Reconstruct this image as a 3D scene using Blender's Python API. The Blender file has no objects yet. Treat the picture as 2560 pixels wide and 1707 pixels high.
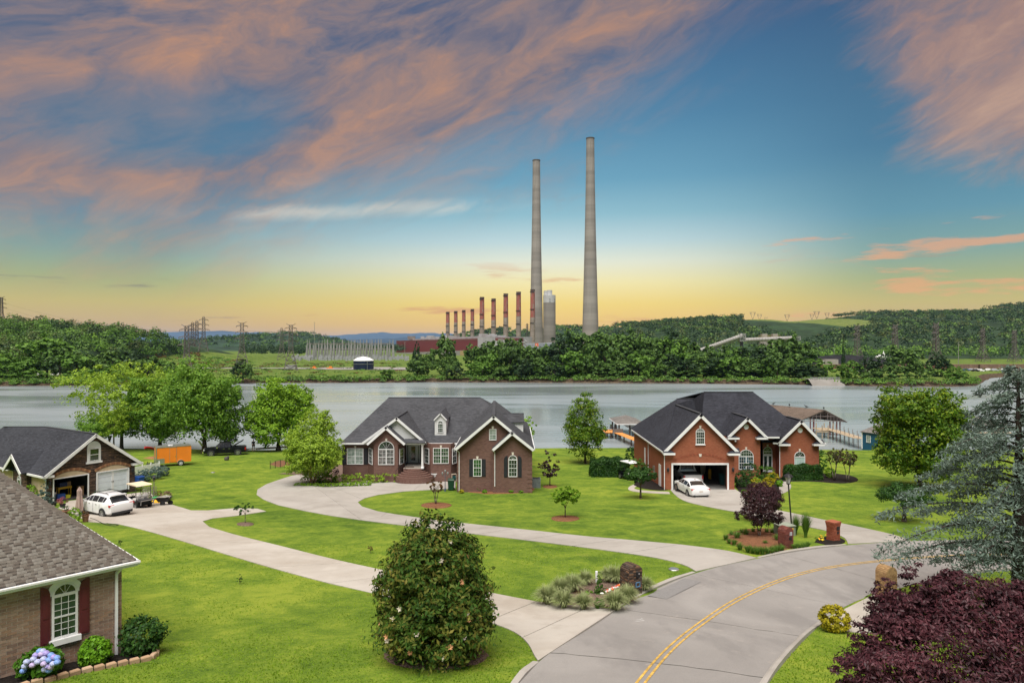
import bpy,bmesh,math,random
import numpy as np
from mathutils import Vector,Matrix
sc=bpy.context.scene;COL=sc.collection
R=math.radians
# ---------------------------------------------------------------- camera
F=1707.0;HY=862.0;CAMZ=14.0
cam_d=bpy.data.cameras.new('camera');cam=bpy.data.objects.new('camera',cam_d);COL.objects.link(cam)
cam_d.sensor_width=36;cam_d.lens=36*F/2560;cam_d.clip_start=.5;cam_d.clip_end=40000
cam.location=(0,0,CAMZ);cam.rotation_euler=(R(90)+math.atan((HY-853.5)/F),0,0)
sc.camera=cam
# ---------------------------------------------------------------- exposure
sc.view_settings.view_transform='Standard';sc.view_settings.look='None'
sc.view_settings.exposure=0.4;sc.view_settings.gamma=1;sc.view_settings.use_curve_mapping=False
sc.render.engine='CYCLES'
sc.cycles.max_bounces=5;sc.cycles.diffuse_bounces=3;sc.cycles.glossy_bounces=3;sc.cycles.transmission_bounces=3
sc.cycles.transparent_max_bounces=6;sc.cycles.volume_bounces=0;sc.cycles.use_denoising=True
sc.cycles.sample_clamp_indirect=6
def lin(c):return c/12.92 if c<=.04045 else((c+.055)/1.055)**2.4
def S(r,g,b):return(lin(r/255),lin(g/255),lin(b/255),1)
# ---------------------------------------------------------------- node expression helper
class X:
 def __init__(s,t,k):s.t,s.k=t,k
 def op(s,op,*o):
  n=s.t.nodes.new('ShaderNodeMath');n.operation=op
  for i,q in enumerate((s,)+o):
   if isinstance(q,X):s.t.links.new(q.k,n.inputs[i])
   else:n.inputs[i].default_value=q
  return X(s.t,n.outputs[0])
 def __add__(s,o):return s.op('ADD',o)
 __radd__=__add__
 def __mul__(s,o):return s.op('MULTIPLY',o)
 __rmul__=__mul__
 def __sub__(s,o):return s.op('SUBTRACT',o)
 def __rsub__(s,o):return s.op('MULTIPLY',-1.0).op('ADD',o)
 def __truediv__(s,o):return s.op('DIVIDE',o)
 def ss(s,a,b,lo=0.0,hi=1.0):
  n=s.t.nodes.new('ShaderNodeMapRange');n.interpolation_type='SMOOTHSTEP'
  s.t.links.new(s.k,n.inputs[0]);n.inputs[1].default_value=a;n.inputs[2].default_value=b
  n.inputs[3].default_value=lo;n.inputs[4].default_value=hi
  return X(s.t,n.outputs[0])
def mixc(t,f,a,b,mode='MIX'):
 n=t.nodes.new('ShaderNodeMix');n.data_type='RGBA';n.blend_type=mode
 for i,q in((0,f),(6,a),(7,b)):
  if isinstance(q,X):t.links.new(q.k,n.inputs[i])
  else:n.inputs[i].default_value=q
 return X(t,n.outputs[2])
def ramp(t,f,pts,interp='LINEAR'):
 n=t.nodes.new('ShaderNodeValToRGB');cr=n.color_ramp;cr.interpolation=interp
 while len(cr.elements)<len(pts):cr.elements.new(.5)
 for e,(p,c)in zip(cr.elements,pts):e.position=p;e.color=c
 t.links.new(f.k,n.inputs[0]);return X(t,n.outputs[0])
def comb(t,a,b,c):
 n=t.nodes.new('ShaderNodeCombineXYZ')
 for i,q in enumerate((a,b,c)):
  if isinstance(q,X):t.links.new(q.k,n.inputs[i])
  else:n.inputs[i].default_value=q
 return X(t,n.outputs[0])
def noise(t,v,scale,detail=4,rough=.55,dist=0.0,out=0):
 n=t.nodes.new('ShaderNodeTexNoise');n.inputs['Scale'].default_value=scale;n.inputs['Detail'].default_value=detail
 n.inputs['Roughness'].default_value=rough;n.inputs['Distortion'].default_value=dist
 if v is not None:t.links.new(v.k,n.inputs['Vector'])
 return X(t,n.outputs[out])
def sep(t,v):
 n=t.nodes.new('ShaderNodeSeparateXYZ');t.links.new(v.k,n.inputs[0]);return[X(t,o)for o in n.outputs]
def tc(t,which='Object'):
 n=t.nodes.new('ShaderNodeTexCoord');return X(t,n.outputs[which])
def mapped(t,v,scale=(1,1,1),rot=(0,0,0),loc=(0,0,0)):
 n=t.nodes.new('ShaderNodeMapping');t.links.new(v.k,n.inputs[0])
 n.inputs['Scale'].default_value=scale;n.inputs['Rotation'].default_value=rot;n.inputs['Location'].default_value=loc
 return X(t,n.outputs[0])
 # ---------------------------------------------------------------- world: sunset sky with a cloud deck
SUN_EL,SUN_AZ=64,192
def make_world():
 w=bpy.data.worlds.new('World');sc.world=w;w.use_nodes=True
 t=w.node_tree;t.nodes.clear()
 d=tc(t,'Generated');x,y,z=sep(t,d)
 r=(x*x+y*y).op('SQRT').op('MAXIMUM',1e-4)
 te=z/r;s=x/r;c=y/r
 tep=te.op('MAXIMUM',0.0)
 center=ramp(t,tep,[(0,S(246,186,104)),(.03,S(255,204,88)),(.06,S(255,222,112)),(.09,S(253,238,170)),(.12,S(236,238,214)),(.15,S(196,220,222)),(.19,S(146,192,206)),(.24,S(108,164,190)),(.33,S(80,134,168)),(.46,S(58,100,142)),(1,S(48,78,120))])
 side=ramp(t,tep,[(0,S(206,164,132)),(.025,S(214,174,106)),(.055,S(205,186,104)),(.085,S(168,178,122)),(.12,S(130,166,156)),(.17,S(98,150,168)),(.26,S(72,122,152)),(.45,S(58,94,130)),(1,S(52,80,118))])
 g=c.ss(.87,1.0);g2=s.ss(-.30,.05)*.35+.65
 base=mixc(t,g*g2,side,center)
 ca,sa=math.cos(R(27)),math.sin(R(27))
 al=s*ca+te*sa;ac=te*ca-s*sa
 pl=comb(t,al*2.1,ac*5.4,c*1.3)
 warp=noise(t,pl,1.1,4,.55,0,1)
 n=t.nodes.new('ShaderNodeVectorMath');n.operation='MULTIPLY_ADD'
 t.links.new(warp.k,n.inputs[0]);n.inputs[1].default_value=(.9,.75,.5);t.links.new(pl.k,n.inputs[2])
 pw=X(t,n.outputs[0])
 n1=noise(t,pw,.95,9,.58)
 n2=noise(t,mapped(t,pw,(1,1,1),(0,0,.12),(3.1,1.7,0)),1.5,12,.64)
 n3=noise(t,mapped(t,pw,(1,1.15,1),(0,0,.05),(7,2,0)),4.2,9,.66)
 elb=.272+.40*s+.22*s*s
 over=te-elb
 m1=(over+(n1-.5)*.26+(n3-.5)*.12).ss(-.06,.11)
 pit=((s+.44)*(s+.44)*34.0+(te-.30-.18*(s+.44))*(te-.30-.18*(s+.44))*210.0+(n1-.5)*2.4)
 m1=m1*(pit.ss(.1,1.4)*.62+.38)
 m2=(s+te*.25).ss(.36,.66)*te.ss(.12,.26)*c.ss(-.3,.2)
 m2=(m2+(n1-.5)*2.3+(n3-.5)*.8).ss(.34,.92)
 m=m1.op('MAXIMUM',m2*.9)
 thin=over.ss(.0,.12)*.22+.74
 hole=(n2*.62+n3*.38).ss(.33,.50,.62,1.0)
 dens=m*thin.op('MINIMUM',1.0)*hole
 warmth=(n2*.60+n3*.40+(0.0-s)*.06+.012+(.13-over).op('MAXIMUM',0.0)*.42+(s-.42).op('MAXIMUM',0.0)*(te-.36)*2.2)
 ccol=ramp(t,warmth,[(.34,S(72,86,114)),(.43,S(100,100,120)),(.50,S(130,118,124)),(.57,S(160,130,119)),(.65,S(190,142,112)),(.78,S(226,172,128))])
 col=mixc(t,dens,base,ccol)
 st=mapped(t,comb(t,s*3.0,te*26.0,c),(1,1,1))
 ns=noise(t,st,1.25,6,.55)
 low=te.ss(.012,.03)*te.ss(.135,.085)
 bars=(ns).ss(.60,.68)*low
 barc=mixc(t,g*.8+s.ss(.1,.5)*.55,S(120,112,108),S(238,150,92))
 col=mixc(t,bars*.62,col,barc)
 st2=noise(t,mapped(t,comb(t,s*4.0,te*22.0,c),(1,1,1),(0,0,.0),(4,9,2)),1.6,6,.6)
 cor=(st2+s.ss(.2,.55)*.14).ss(.66,.76)*te.ss(.015,.04)*te.ss(.22,.12)*s.ss(.12,.4)
 col=mixc(t,cor*.62,col,S(246,168,112))
 veil=((te-(.208+.075*s+(n3-.5)*.02)).op('ABSOLUTE')).ss(.016,.0)*(n2).ss(.40,.6)*s.ss(-.5,-.3)*s.ss(.06,-.05)
 col=mixc(t,veil*.5,col,S(236,224,205))
 col=mixc(t,te.ss(-.02,.0),(.16,.17,.15,1),col)
 sky=t.nodes.new('ShaderNodeTexSky');sky.sky_type='NISHITA';sky.sun_disc=False
 sky.sun_elevation=R(SUN_EL);sky.sun_rotation=R(SUN_AZ)
 b1=t.nodes.new('ShaderNodeBackground');t.links.new(col.k,b1.inputs[0]);b1.inputs[1].default_value=0.72
 b2=t.nodes.new('ShaderNodeBackground');t.links.new(sky.outputs[0],b2.inputs[0]);b2.inputs[1].default_value=.005
 ad=t.nodes.new('ShaderNodeAddShader');t.links.new(b1.outputs[0],ad.inputs[0]);t.links.new(b2.outputs[0],ad.inputs[1])
 o=t.nodes.new('ShaderNodeOutputWorld');t.links.new(ad.outputs[0],o.inputs[0])
 w.cycles.sampling_method='MANUAL';w.cycles.sample_map_resolution=512
make_world()
sl=bpy.data.lights.new('sun','SUN');sl.energy=4.6;sl.angle=R(50);sl.color=(1,.965,.90)
sun=bpy.data.objects.new('sun',sl);COL.objects.link(sun)
_sd=Vector((math.sin(R(SUN_AZ))*math.cos(R(SUN_EL)),math.cos(R(SUN_AZ))*math.cos(R(SUN_EL)),math.sin(R(SUN_EL))))
sun.rotation_euler=_sd.to_track_quat('Z','Y').to_euler()
# ---------------------------------------------------------------- terrain height, pixel rays
_hp=[(0,7.9),(12,8.3),(16,8.7),(20,9.2),(25,10.1),(30,10.8),(37,11.4),(47,12.3),(58,13.4),(68,14.0),(80,14.75),(95,15.5),(106.5,16.1),(111,17.8),(120,20),(140,22)]
_hd=np.arange(0,140,.25);_hh=np.interp(_hd,[p[0]for p in _hp],[p[1]for p in _hp])
_k=np.ones(13)/13;_hs=np.convolve(np.pad(_hh,6,mode='edge'),_k,'valid')
def Hd(d):return float(np.interp(d,_hd,_hs))
def Z(y):return CAMZ-Hd(y)
WATER=-3.0
def G(px,py,dz=0.0):
 a,b=4.0,106.0;k=(py-HY)/F
 for _ in range(40):
  m=(a+b)/2
  if Hd(m)-dz>k*m:a=m
  else:b=m
 return Vector(((px-1280)/F*a,a,Z(a)+dz))
def P(px,py,d):return Vector(((px-1280)/F*d,d,CAMZ-(py-HY)/F*d))
def PX(px,d):return(px-1280)/F*d
def PZ(py,d):return CAMZ-(py-HY)/F*d
D=1.08844
def GD(x,y,dz=0.0):return G(x*D,y*D,dz)
# ---------------------------------------------------------------- object helpers
WM={}
def tagp(o,label=None,cat=None,group=None,kind=None):
 if label:o['label']=label
 if cat:o['category']=cat
 if group:o['group']=group
 if kind:o['kind']=kind
 return o
def thing(name,label,cat,loc=(0,0,0),rz=0.0,group=None,kind=None):
 o=bpy.data.objects.new(name,None);COL.objects.link(o);o.empty_display_size=.3
 o.location=loc;o.rotation_euler=(0,0,rz)
 WM[o.name]=(Matrix.Translation(loc)@Matrix.Rotation(rz,4,'Z')).inverted()
 return tagp(o,label,cat,group,kind)
def link(name,me,mats=None,parent=None):
 if mats is not None and not me.materials:
  for m in(mats if isinstance(mats,(list,tuple))else[mats]):me.materials.append(m)
 o=bpy.data.objects.new(name,me);COL.objects.link(o)
 if parent is not None:o.parent=parent;WM[o.name]=WM.get(parent.name,Matrix())
 else:WM[o.name]=Matrix()
 return o
def copytree(o,parent=None):
 c=o.copy();COL.objects.link(c);c.parent=parent
 for k in list(o.children):
  copytree(k,c)
 return c
def mesh_quads(name,V,nper=4):
 n=len(V)//nper;me=bpy.data.meshes.new(name)
 me.vertices.add(len(V));me.vertices.foreach_set('co',np.ascontiguousarray(V,dtype=np.float32).ravel())
 me.loops.add(len(V));me.loops.foreach_set('vertex_index',np.arange(len(V),dtype=np.int32))
 me.polygons.add(n);me.polygons.foreach_set('loop_start',np.arange(n,dtype=np.int32)*nper)
 me.polygons.foreach_set('loop_total',np.full(n,nper,dtype=np.int32))
 me.update(calc_edges=True);return me
class MB:
 def __init__(s):s.v,s.f,s.m=[],[],[]
 def add(s,V,Fc,mi=0):
  b=len(s.v);s.v+=[Vector(q)for q in V];s.f+=[tuple(b+i for i in q)for q in Fc];s.m+=[mi]*len(Fc);return s
 def box(s,c,d,rz=0.0,mi=0,M=None):
  c=Vector(c);h=[q/2 for q in d];ca,sa=math.cos(rz),math.sin(rz);V=[]
  for k in(-1,1):
   for i,j in((-1,-1),(1,-1),(1,1),(-1,1)):
    x,y=i*h[0],j*h[1];q=c+Vector((x*ca-y*sa,x*sa+y*ca,k*h[2]));V.append(M@q if M else q)
  return s.add(V,[(3,2,1,0),(4,5,6,7),(0,1,5,4),(1,2,6,5),(2,3,7,6),(3,0,4,7)],mi)
 def poly(s,pts,mi=0):return s.add(pts,[tuple(range(len(pts)))],mi)
 def prism(s,pts,off,mi=0):
  off=Vector(off);n=len(pts);A=[Vector(p)for p in pts];B=[p+off for p in A]
  nn=Vector((0,0,0))
  for i in range(n):nn+=A[i].cross(A[(i+1)%n])
  if nn.dot(off)>0:A,B=B,A
  return s.add(A+B,[tuple(range(n)),tuple(range(2*n-1,n-1,-1))]+[((i+1)%n,i,n+i,n+(i+1)%n)for i in range(n)],mi)
 def tube(s,p0,p1,r0,r1=None,n=8,mi=0,cap=True):
  p0,p1=Vector(p0),Vector(p1);r1=r0 if r1 is None else r1;a=(p1-p0)
  if a.length<1e-6:return s
  a.normalize();u=a.orthogonal().normalized();w=a.cross(u);V=[]
  for p,r in((p0,r0),(p1,r1)):
   for i in range(n):
    t=2*math.pi*i/n;V.append(p+(u*math.cos(t)+w*math.sin(t))*r)
  Fc=[(i,(i+1)%n,n+(i+1)%n,n+i)for i in range(n)]
  if cap:Fc+=[tuple(range(n-1,-1,-1)),tuple(range(n,2*n))]
  return s.add(V,Fc,mi)
 def path(s,pts,r,n=7,mi=0):
  for i in range(len(pts)-1):
   rr=r if not isinstance(r,(list,tuple))else r[i];r2=r if not isinstance(r,(list,tuple))else r[i+1]
   s.tube(pts[i],pts[i+1],rr,r2,n,mi)
  return s
 def lathe(s,prof,c=(0,0,0),n=20,mi=0,axis=None,a0=0,a1=2*math.pi):
  c=Vector(c);V=[];full=abs(a1-a0-2*math.pi)<1e-6;k=n if full else n+1
  for(r,z)in prof:
   for i in range(k):
    t=a0+(a1-a0)*i/n;q=Vector((r*math.cos(t),r*math.sin(t),z));V.append((axis@q if axis else q)+c)
  Fc=[]
  for j in range(len(prof)-1):
   for i in range(n):i2=(i+1)%k;Fc.append((j*k+i,j*k+i2,(j+1)*k+i2,(j+1)*k+i))
  return s.add(V,Fc,mi)
 def ball(s,c,r,n=8,m=6,mi=0):
  if not isinstance(r,(tuple,list)):r=(r,r,r)
  c=Vector(c);V=[]
  for j in range(m+1):
   p=math.pi*j/m
   for i in range(n):
    t=2*math.pi*i/n;V.append(c+Vector((r[0]*math.sin(p)*math.cos(t),r[1]*math.sin(p)*math.sin(t),-r[2]*math.cos(p))))
  return s.add(V,[(j*n+i,j*n+(i+1)%n,(j+1)*n+(i+1)%n,(j+1)*n+i)for j in range(m)for i in range(n)],mi)
 def loft(s,rings,closed=True,cap=True,mi=0):
  n=len(rings[0]);V=[q for r in rings for q in r];Fc=[]
  for j in range(len(rings)-1):
   for i in range(n if closed else n-1):Fc.append((j*n+i,j*n+(i+1)%n,(j+1)*n+(i+1)%n,(j+1)*n+i))
  if cap:Fc+=[tuple(range(n-1,-1,-1)),tuple(range((len(rings)-1)*n,len(rings)*n))]
  return s.add(V,Fc,mi)
 def xf(s,M):s.v=[M@q for q in s.v];return s
 def mesh(s,name,inv=None,smooth=False,uv=True,fix=False):
  me=bpy.data.meshes.new(name)
  V=[inv@q for q in s.v]if inv is not None else s.v
  me.from_pydata([tuple(q)for q in V],[],s.f)
  if max(s.m,default=0):me.polygons.foreach_set('material_index',s.m)
  if fix:
   bm=bmesh.new();bm.from_mesh(me);bmesh.ops.remove_doubles(bm,verts=bm.verts,dist=1e-4);bmesh.ops.recalc_face_normals(bm,faces=bm.faces);bm.to_mesh(me);bm.free()
  if uv:
   L=me.uv_layers.new(name='uv').data
   for p in me.polygons:
    nn=p.normal
    if abs(nn.z)>.999:u,w=Vector((1,0,0)),Vector((0,1,0))
    else:u=Vector((-nn.y,nn.x,0)).normalized();w=nn.cross(u)
    for li in p.loop_indices:
     q=me.vertices[me.loops[li].vertex_index].co;L[li].uv=(q.dot(u),q.dot(w))
  if smooth:me.polygons.foreach_set('use_smooth',[True]*len(me.polygons))
  return me
 def obj(s,name,mats,parent=None,smooth=False,world=True,uv=True,fix=False):
  inv=WM.get(parent.name)if(parent is not None and world)else None
  me=s.mesh(name,inv,smooth,uv,fix)
  if smooth=='auto':
   me.polygons.foreach_set('use_smooth',[True]*len(me.polygons));me.set_sharp_from_angle(angle=R(38))
  return link(name,me,mats,parent)
def fr(o,ux,n):
 ux=Vector(ux).normalized();n=Vector(n).normalized();M=Matrix.Identity(4)
 for i,q in enumerate((ux,n,Vector((0,0,1)),Vector(o))):
  for j in range(3):M[j][i]=q[j]
 return M
def pieces(name,protos,mats4,parent,limit=300,stuffname=None):
 """Alike pieces as objects sharing mesh data; past the limit joined into one stuff part."""
 inv=WM.get(parent.name,Matrix())if parent is not None else Matrix()
 for k,(pi,M)in enumerate(mats4[:limit]):
  o=bpy.data.objects.new(name,protos[pi]);COL.objects.link(o);o.parent=parent;o.matrix_local=inv@M
 rest=mats4[limit:]
 if rest:
  bm=bmesh.new()
  for pi,M in rest:
   n0=len(bm.verts);nf=len(bm.faces);bm.from_mesh(protos[pi]);bm.verts.ensure_lookup_table();bm.faces.ensure_lookup_table()
   bmesh.ops.transform(bm,matrix=inv@M,verts=bm.verts[n0:])
   for q in bm.faces[nf:]:q.material_index=pi
  me=bpy.data.meshes.new(stuffname or name);bm.to_mesh(me);bm.free()
  for p in protos:me.materials.append(p.materials[0])
  o=link(stuffname or name,me,None,parent);o['kind']='stuff'
  # ---------------------------------------------------------------- materials
def newmat(name,spec=.3):
 m=bpy.data.materials.new(name);m.use_nodes=True;t=m.node_tree;b=t.nodes['Principled BSDF']
 b.inputs['Specular IOR Level'].default_value=spec;return m,t,b
def setc(t,sock,v):
 if isinstance(v,X):t.links.new(v.k,sock)
 else:sock.default_value=v
def bump(t,b,h,strength=.3,dist=.02):
 n=t.nodes.new('ShaderNodeBump');n.inputs['Strength'].default_value=strength;n.inputs['Distance'].default_value=dist
 t.links.new(h.k,n.inputs['Height']);t.links.new(n.outputs[0],b.inputs['Normal'])
def sh(c,k):return(c[0]*k,c[1]*k,c[2]*k,1)
def M_(name,c,rough=.65,var=.14,scale=3.0,spec=.3,metal=0.0,bmp=0.0,coat=0.0,streak=0.0):
 m,t,b=newmat(name,spec);c=tuple(c)+((1,)if len(c)==3 else())
 o=tc(t);n=noise(t,o,scale,5,.6)
 if streak:n=n*(1-streak)+noise(t,mapped(t,o,(1,1,.08)),scale*1.7,4,.6)*streak
 setc(t,b.inputs['Base Color'],mixc(t,n.ss(.3,.7),sh(c,1-var),sh(c,1+var)))
 b.inputs['Roughness'].default_value=rough;b.inputs['Metallic'].default_value=metal
 if coat:b.inputs['Coat Weight'].default_value=coat;b.inputs['Coat Roughness'].default_value=.08
 if bmp:bump(t,b,noise(t,o,scale*8,4,.6),bmp,.02)
 return m
def brickmat(name,c1,c2,mortar,bw=.215,bh=.076,ms=.010,rough=.85,mix=.5):
 m,t,b=newmat(name,.2);uv=tc(t,'UV')
 n=t.nodes.new('ShaderNodeTexBrick');t.links.new(uv.k,n.inputs['Vector'])
 n.inputs['Scale'].default_value=1;n.inputs['Brick Width'].default_value=bw;n.inputs['Row Height'].default_value=bh
 n.inputs['Mortar Size'].default_value=ms*.6;n.inputs['Mortar Smooth'].default_value=.2;n.inputs['Bias'].default_value=0
 n.inputs['Color1'].default_value=c1;n.inputs['Color2'].default_value=c2;n.inputs['Mortar'].default_value=mortar
 big=noise(t,uv,.45,4,.6)
 setc(t,b.inputs['Base Color'],mixc(t,big.ss(.3,.75,0,1)*.35,X(t,n.outputs[0]),sh(c1,.72)))
 b.inputs['Roughness'].default_value=rough
 bump(t,b,X(t,n.outputs['Fac']).op('MULTIPLY',-1.0),.5,.01)
 return m
def shinglemat(name,c,tab=.34,course=.145,var=.35):
 m,t,b=newmat(name,.15);uv=tc(t,'UV')
 n=t.nodes.new('ShaderNodeTexBrick');t.links.new(uv.k,n.inputs['Vector'])
 n.inputs['Scale'].default_value=1;n.inputs['Brick Width'].default_value=tab;n.inputs['Row Height'].default_value=course
 n.inputs['Mortar Size'].default_value=.011;n.inputs['Mortar Smooth'].default_value=.3;n.offset=.37
 n.inputs['Color1'].default_value=sh(c,1-var);n.inputs['Color2'].default_value=sh(c,1+var);n.inputs['Mortar'].default_value=sh(c,.35)
 w=noise(t,mapped(t,uv,(2.5,9,1)),1,3,.7);big=noise(t,uv,.25,4,.6)
 c0=mixc(t,w.ss(.42,.62)*.55,X(t,n.outputs[0]),sh(c,.62))
 setc(t,b.inputs['Base Color'],mixc(t,big.ss(.35,.7)*.45,c0,sh(c,1.35)))
 b.inputs['Roughness'].default_value=.9
 bump(t,b,X(t,n.outputs['Fac']).op('MULTIPLY',-1.0),.6,.012)
 return m
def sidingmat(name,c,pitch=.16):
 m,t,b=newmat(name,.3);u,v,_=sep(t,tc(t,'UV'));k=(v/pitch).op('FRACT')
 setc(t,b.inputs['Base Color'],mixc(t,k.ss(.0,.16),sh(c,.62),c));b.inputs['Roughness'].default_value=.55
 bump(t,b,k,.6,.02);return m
def leafmat(name,cols,trans=.35,nscale=.7,rough=.55,spec=.25):
 """cols: dark, mid, light foliage colours; tone varies per leaf and per clump."""
 m,t,b=newmat(name,spec);o=tc(t)
 g=t.nodes.new('ShaderNodeNewGeometry');rnd=X(t,g.outputs['Random Per Island'])
 n=noise(t,o,nscale,3,.6)
 f=(n*1.5-.25)*.55+rnd*.45
 c=ramp(t,f,[(.08,cols[0]),(.45,cols[1]),(.85,cols[2])])
 setc(t,b.inputs['Base Color'],c);b.inputs['Roughness'].default_value=rough
 tr=t.nodes.new('ShaderNodeBsdfTranslucent');t.links.new(c.k,tr.inputs[0])
 mx=t.nodes.new('ShaderNodeMixShader');mx.inputs[0].default_value=trans
 t.links.new(b.outputs[0],mx.inputs[1]);t.links.new(tr.outputs[0],mx.inputs[2])
 t.links.new(mx.outputs[0],t.nodes['Material Output'].inputs[0]);return m
def glassmat(name,c=(.035,.06,.045,1),c2=(.012,.018,.018,1),scale=1.2):  # default greens imitate reflected trees, put into the pane colour
 m,t,b=newmat(name,.8);o=tc(t)
 setc(t,b.inputs['Base Color'],mixc(t,noise(t,o,scale,3,.6).ss(.4,.6),c,c2));b.inputs['Roughness'].default_value=.06
 return m
def barkmat(name,c):
 m,t,b=newmat(name,.15);o=tc(t);n=noise(t,mapped(t,o,(6,6,1.2)),2.2,5,.65)
 setc(t,b.inputs['Base Color'],mixc(t,n.ss(.35,.65),sh(c,.55),sh(c,1.3)));b.inputs['Roughness'].default_value=.95
 bump(t,b,n,.8,.03);return m
L4=lambda r,g,b:(r,g,b,1)
WHITE=M_('white_paint',(.74,.75,.76),.45,.05)
WTRIM=M_('white_trim',(.70,.71,.72),.4,.06,2)
BLACK=M_('black_plastic',(.018,.018,.02),.45,.2)
RUBBER=M_('rubber',(.022,.022,.023),.8,.2)
DARK=M_('dark_metal',(.03,.032,.036),.4,.15,metal=.3)
STEEL=M_('steel',(.45,.46,.47),.35,.12,metal=.8)
CHROME=M_('chrome',(.7,.7,.72),.15,.05,metal=1)
GALV=M_('weathered_steel',(.20,.175,.155),.6,.25,.3,metal=.2)
GLASS=glassmat('window_glass')
GLASSCUR=glassmat('curtained_glass',(.30,.36,.33,1),(.16,.22,.19,1),2.5)
GLASSBLIND=glassmat('blind_glass',(.42,.58,.52,1),(.34,.48,.44,1),.8)
CARGLASS=glassmat('car_glass',(.02,.025,.03,1),(.012,.014,.016,1))
WOOD=M_('weathered_wood',(.36,.29,.20),.85,.22,2.5,bmp=.2,streak=.4)
ORDECK=M_('stained_deck',(.62,.27,.07),.7,.18,2.5)
BARK=barkmat('bark',L4(.10,.075,.055));BARKG=barkmat('grey_bark',L4(.16,.135,.11));BARKD=barkmat('dark_bark',L4(.055,.042,.035))
CONC=None
# ================================================================ ground, water, roads
def grassmat(name,cols,stripes=False,fine=1.0):
 m,t,b=newmat(name,.12);o=tc(t);x,y,z=sep(t,o)
 n1=noise(t,o,.09,4,.55);n2=noise(t,o,.55,5,.62,.6);n3=noise(t,o,3.2,5,.7);n4=noise(t,mapped(t,o,(1,.55,1)),22*fine,3,.7)
 f=(n1-.5)*.9+(n2-.5)*1.15+(n3-.5)*.7+(n4-.5)*.8+.53
 if stripes:
  w=((x*.34+y*.94)*1.55).op('SINE').ss(-.35,.35)*.045*y.ss(62,84)*x.ss(-6,8)
  f=f+w-.01
 c=ramp(t,f,[(.22,cols[0]),(.42,cols[1]),(.60,cols[2]),(.80,cols[3])])
 thin=(noise(t,o,.28,4,.6,1.0)).ss(.63,.74)*n3.ss(.4,.6)
 c=mixc(t,thin*.35,c,cols[4])
 setc(t,b.inputs['Base Color'],c);b.inputs['Roughness'].default_value=.95
 bump(t,b,n4*.6+n3*.4,.9,.06);return m
GRASS=grassmat('lawn_grass',[L4(.054,.104,.012),L4(.098,.164,.017),L4(.140,.208,.022),L4(.215,.27,.032),L4(.23,.22,.06)],True)
FIELD=grassmat('far_field_grass',[L4(.045,.085,.014),L4(.075,.125,.02),L4(.11,.165,.03),L4(.15,.19,.05),L4(.17,.15,.075)],False,.1)
def concmat(name,c,stain):
 m,t,b=newmat(name,.25);o=tc(t)
 big=noise(t,o,.16,5,.6,.8);md=noise(t,o,.9,6,.65);fi=noise(t,o,40,3,.7)
 g=t.nodes.new('ShaderNodeNewGeometry');rnd=X(t,g.outputs['Random Per Island'])
 k=mixc(t,big.ss(.35,.68),c,stain);k=mixc(t,md.ss(.5,.72)*.4,k,sh(c,1.18));k=mixc(t,md.ss(.48,.3)*.35,k,sh(stain,.8))
 k=mixc(t,fi.ss(.45,.7)*.18,k,sh(c,.6))
 k=mixc(t,rnd*.14,k,sh(stain,.85))
 setc(t,b.inputs['Base Color'],k);b.inputs['Roughness'].default_value=.9;bump(t,b,fi,.25,.01);return m
CONC=concmat('pale_concrete',L4(.43,.405,.365),L4(.34,.305,.26))
CONCG=concmat('grey_concrete',L4(.37,.352,.325),L4(.29,.272,.245))
def asphaltmat():
 m,t,b=newmat('worn_asphalt',.2);o=tc(t)
 big=noise(t,o,.12,5,.6,1.2);md=noise(t,mapped(t,o,(1,.35,1),(0,0,.9)),.55,5,.6);fi=noise(t,o,55,3,.75)
 c=mixc(t,big.ss(.35,.7),L4(.245,.235,.225),L4(.31,.298,.285));c=mixc(t,md.ss(.50,.66)*.55,c,L4(.19,.182,.177));c=mixc(t,noise(t,o,.9,6,.7,1.5).ss(.58,.68)*.4,c,L4(.36,.33,.30))
 c=mixc(t,fi.ss(.4,.65)*.30,c,L4(.11,.108,.105));setc(t,b.inputs['Base Color'],c)
 b.inputs['Roughness'].default_value=.92;bump(t,b,fi,.35,.012);return m
ASPH=asphaltmat()
def chipmat(name,c,v=.5,sc_=16):
 m,t,b=newmat(name,.1);o=tc(t);n=noise(t,o,sc_,4,.75);n2=noise(t,o,1.2,4,.6)
 c0=mixc(t,n.ss(.38,.62),sh(c,1-v),sh(c,1+v));setc(t,b.inputs['Base Color'],mixc(t,n2.ss(.4,.7)*.4,c0,sh(c,.6)))
 b.inputs['Roughness'].default_value=1;bump(t,b,n,1.0,.05);return m
MULCH=chipmat('red_brown_mulch',L4(.20,.095,.05));MULCHB=chipmat('black_mulch',L4(.022,.018,.016),.6);MULCHG=chipmat('grey_brown_mulch',L4(.17,.12,.095),.55)
SOIL=chipmat('red_soil',L4(.30,.15,.075),.3,6);ROCKM=chipmat('bank_rock',L4(.27,.25,.22),.35,2)
def watermat():
 m,t,b=newmat('lake_water',.35);o=tc(t);x,y,z=sep(t,o)
 big=noise(t,mapped(t,o,(.35,1.5,1),(0,0,.06)),.022,4,.6,.5)
 c=mixc(t,big.ss(.4,.62),L4(.20,.24,.255),L4(.265,.305,.325));setc(t,b.inputs['Base Color'],c)
 b.inputs['IOR'].default_value=1.33
 setc(t,b.inputs['Roughness'],big.ss(.38,.6,.10,.25))
 rip=noise(t,mapped(t,o,(.35,1.25,1),(0,0,.08)),1.1,4,.6,.4)
 wk=((y*2.1+noise(t,o,.05,2,.5)*5.0).op('SINE'))*(y.ss(175,130))*(noise(t,o,.018,3,.5).ss(.42,.58))
 h=rip*big.ss(.36,.58,.35,1.0)+wk*.20
 bump(t,b,h,.42,.22);return m
def zg(y):return Z(y)
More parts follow.
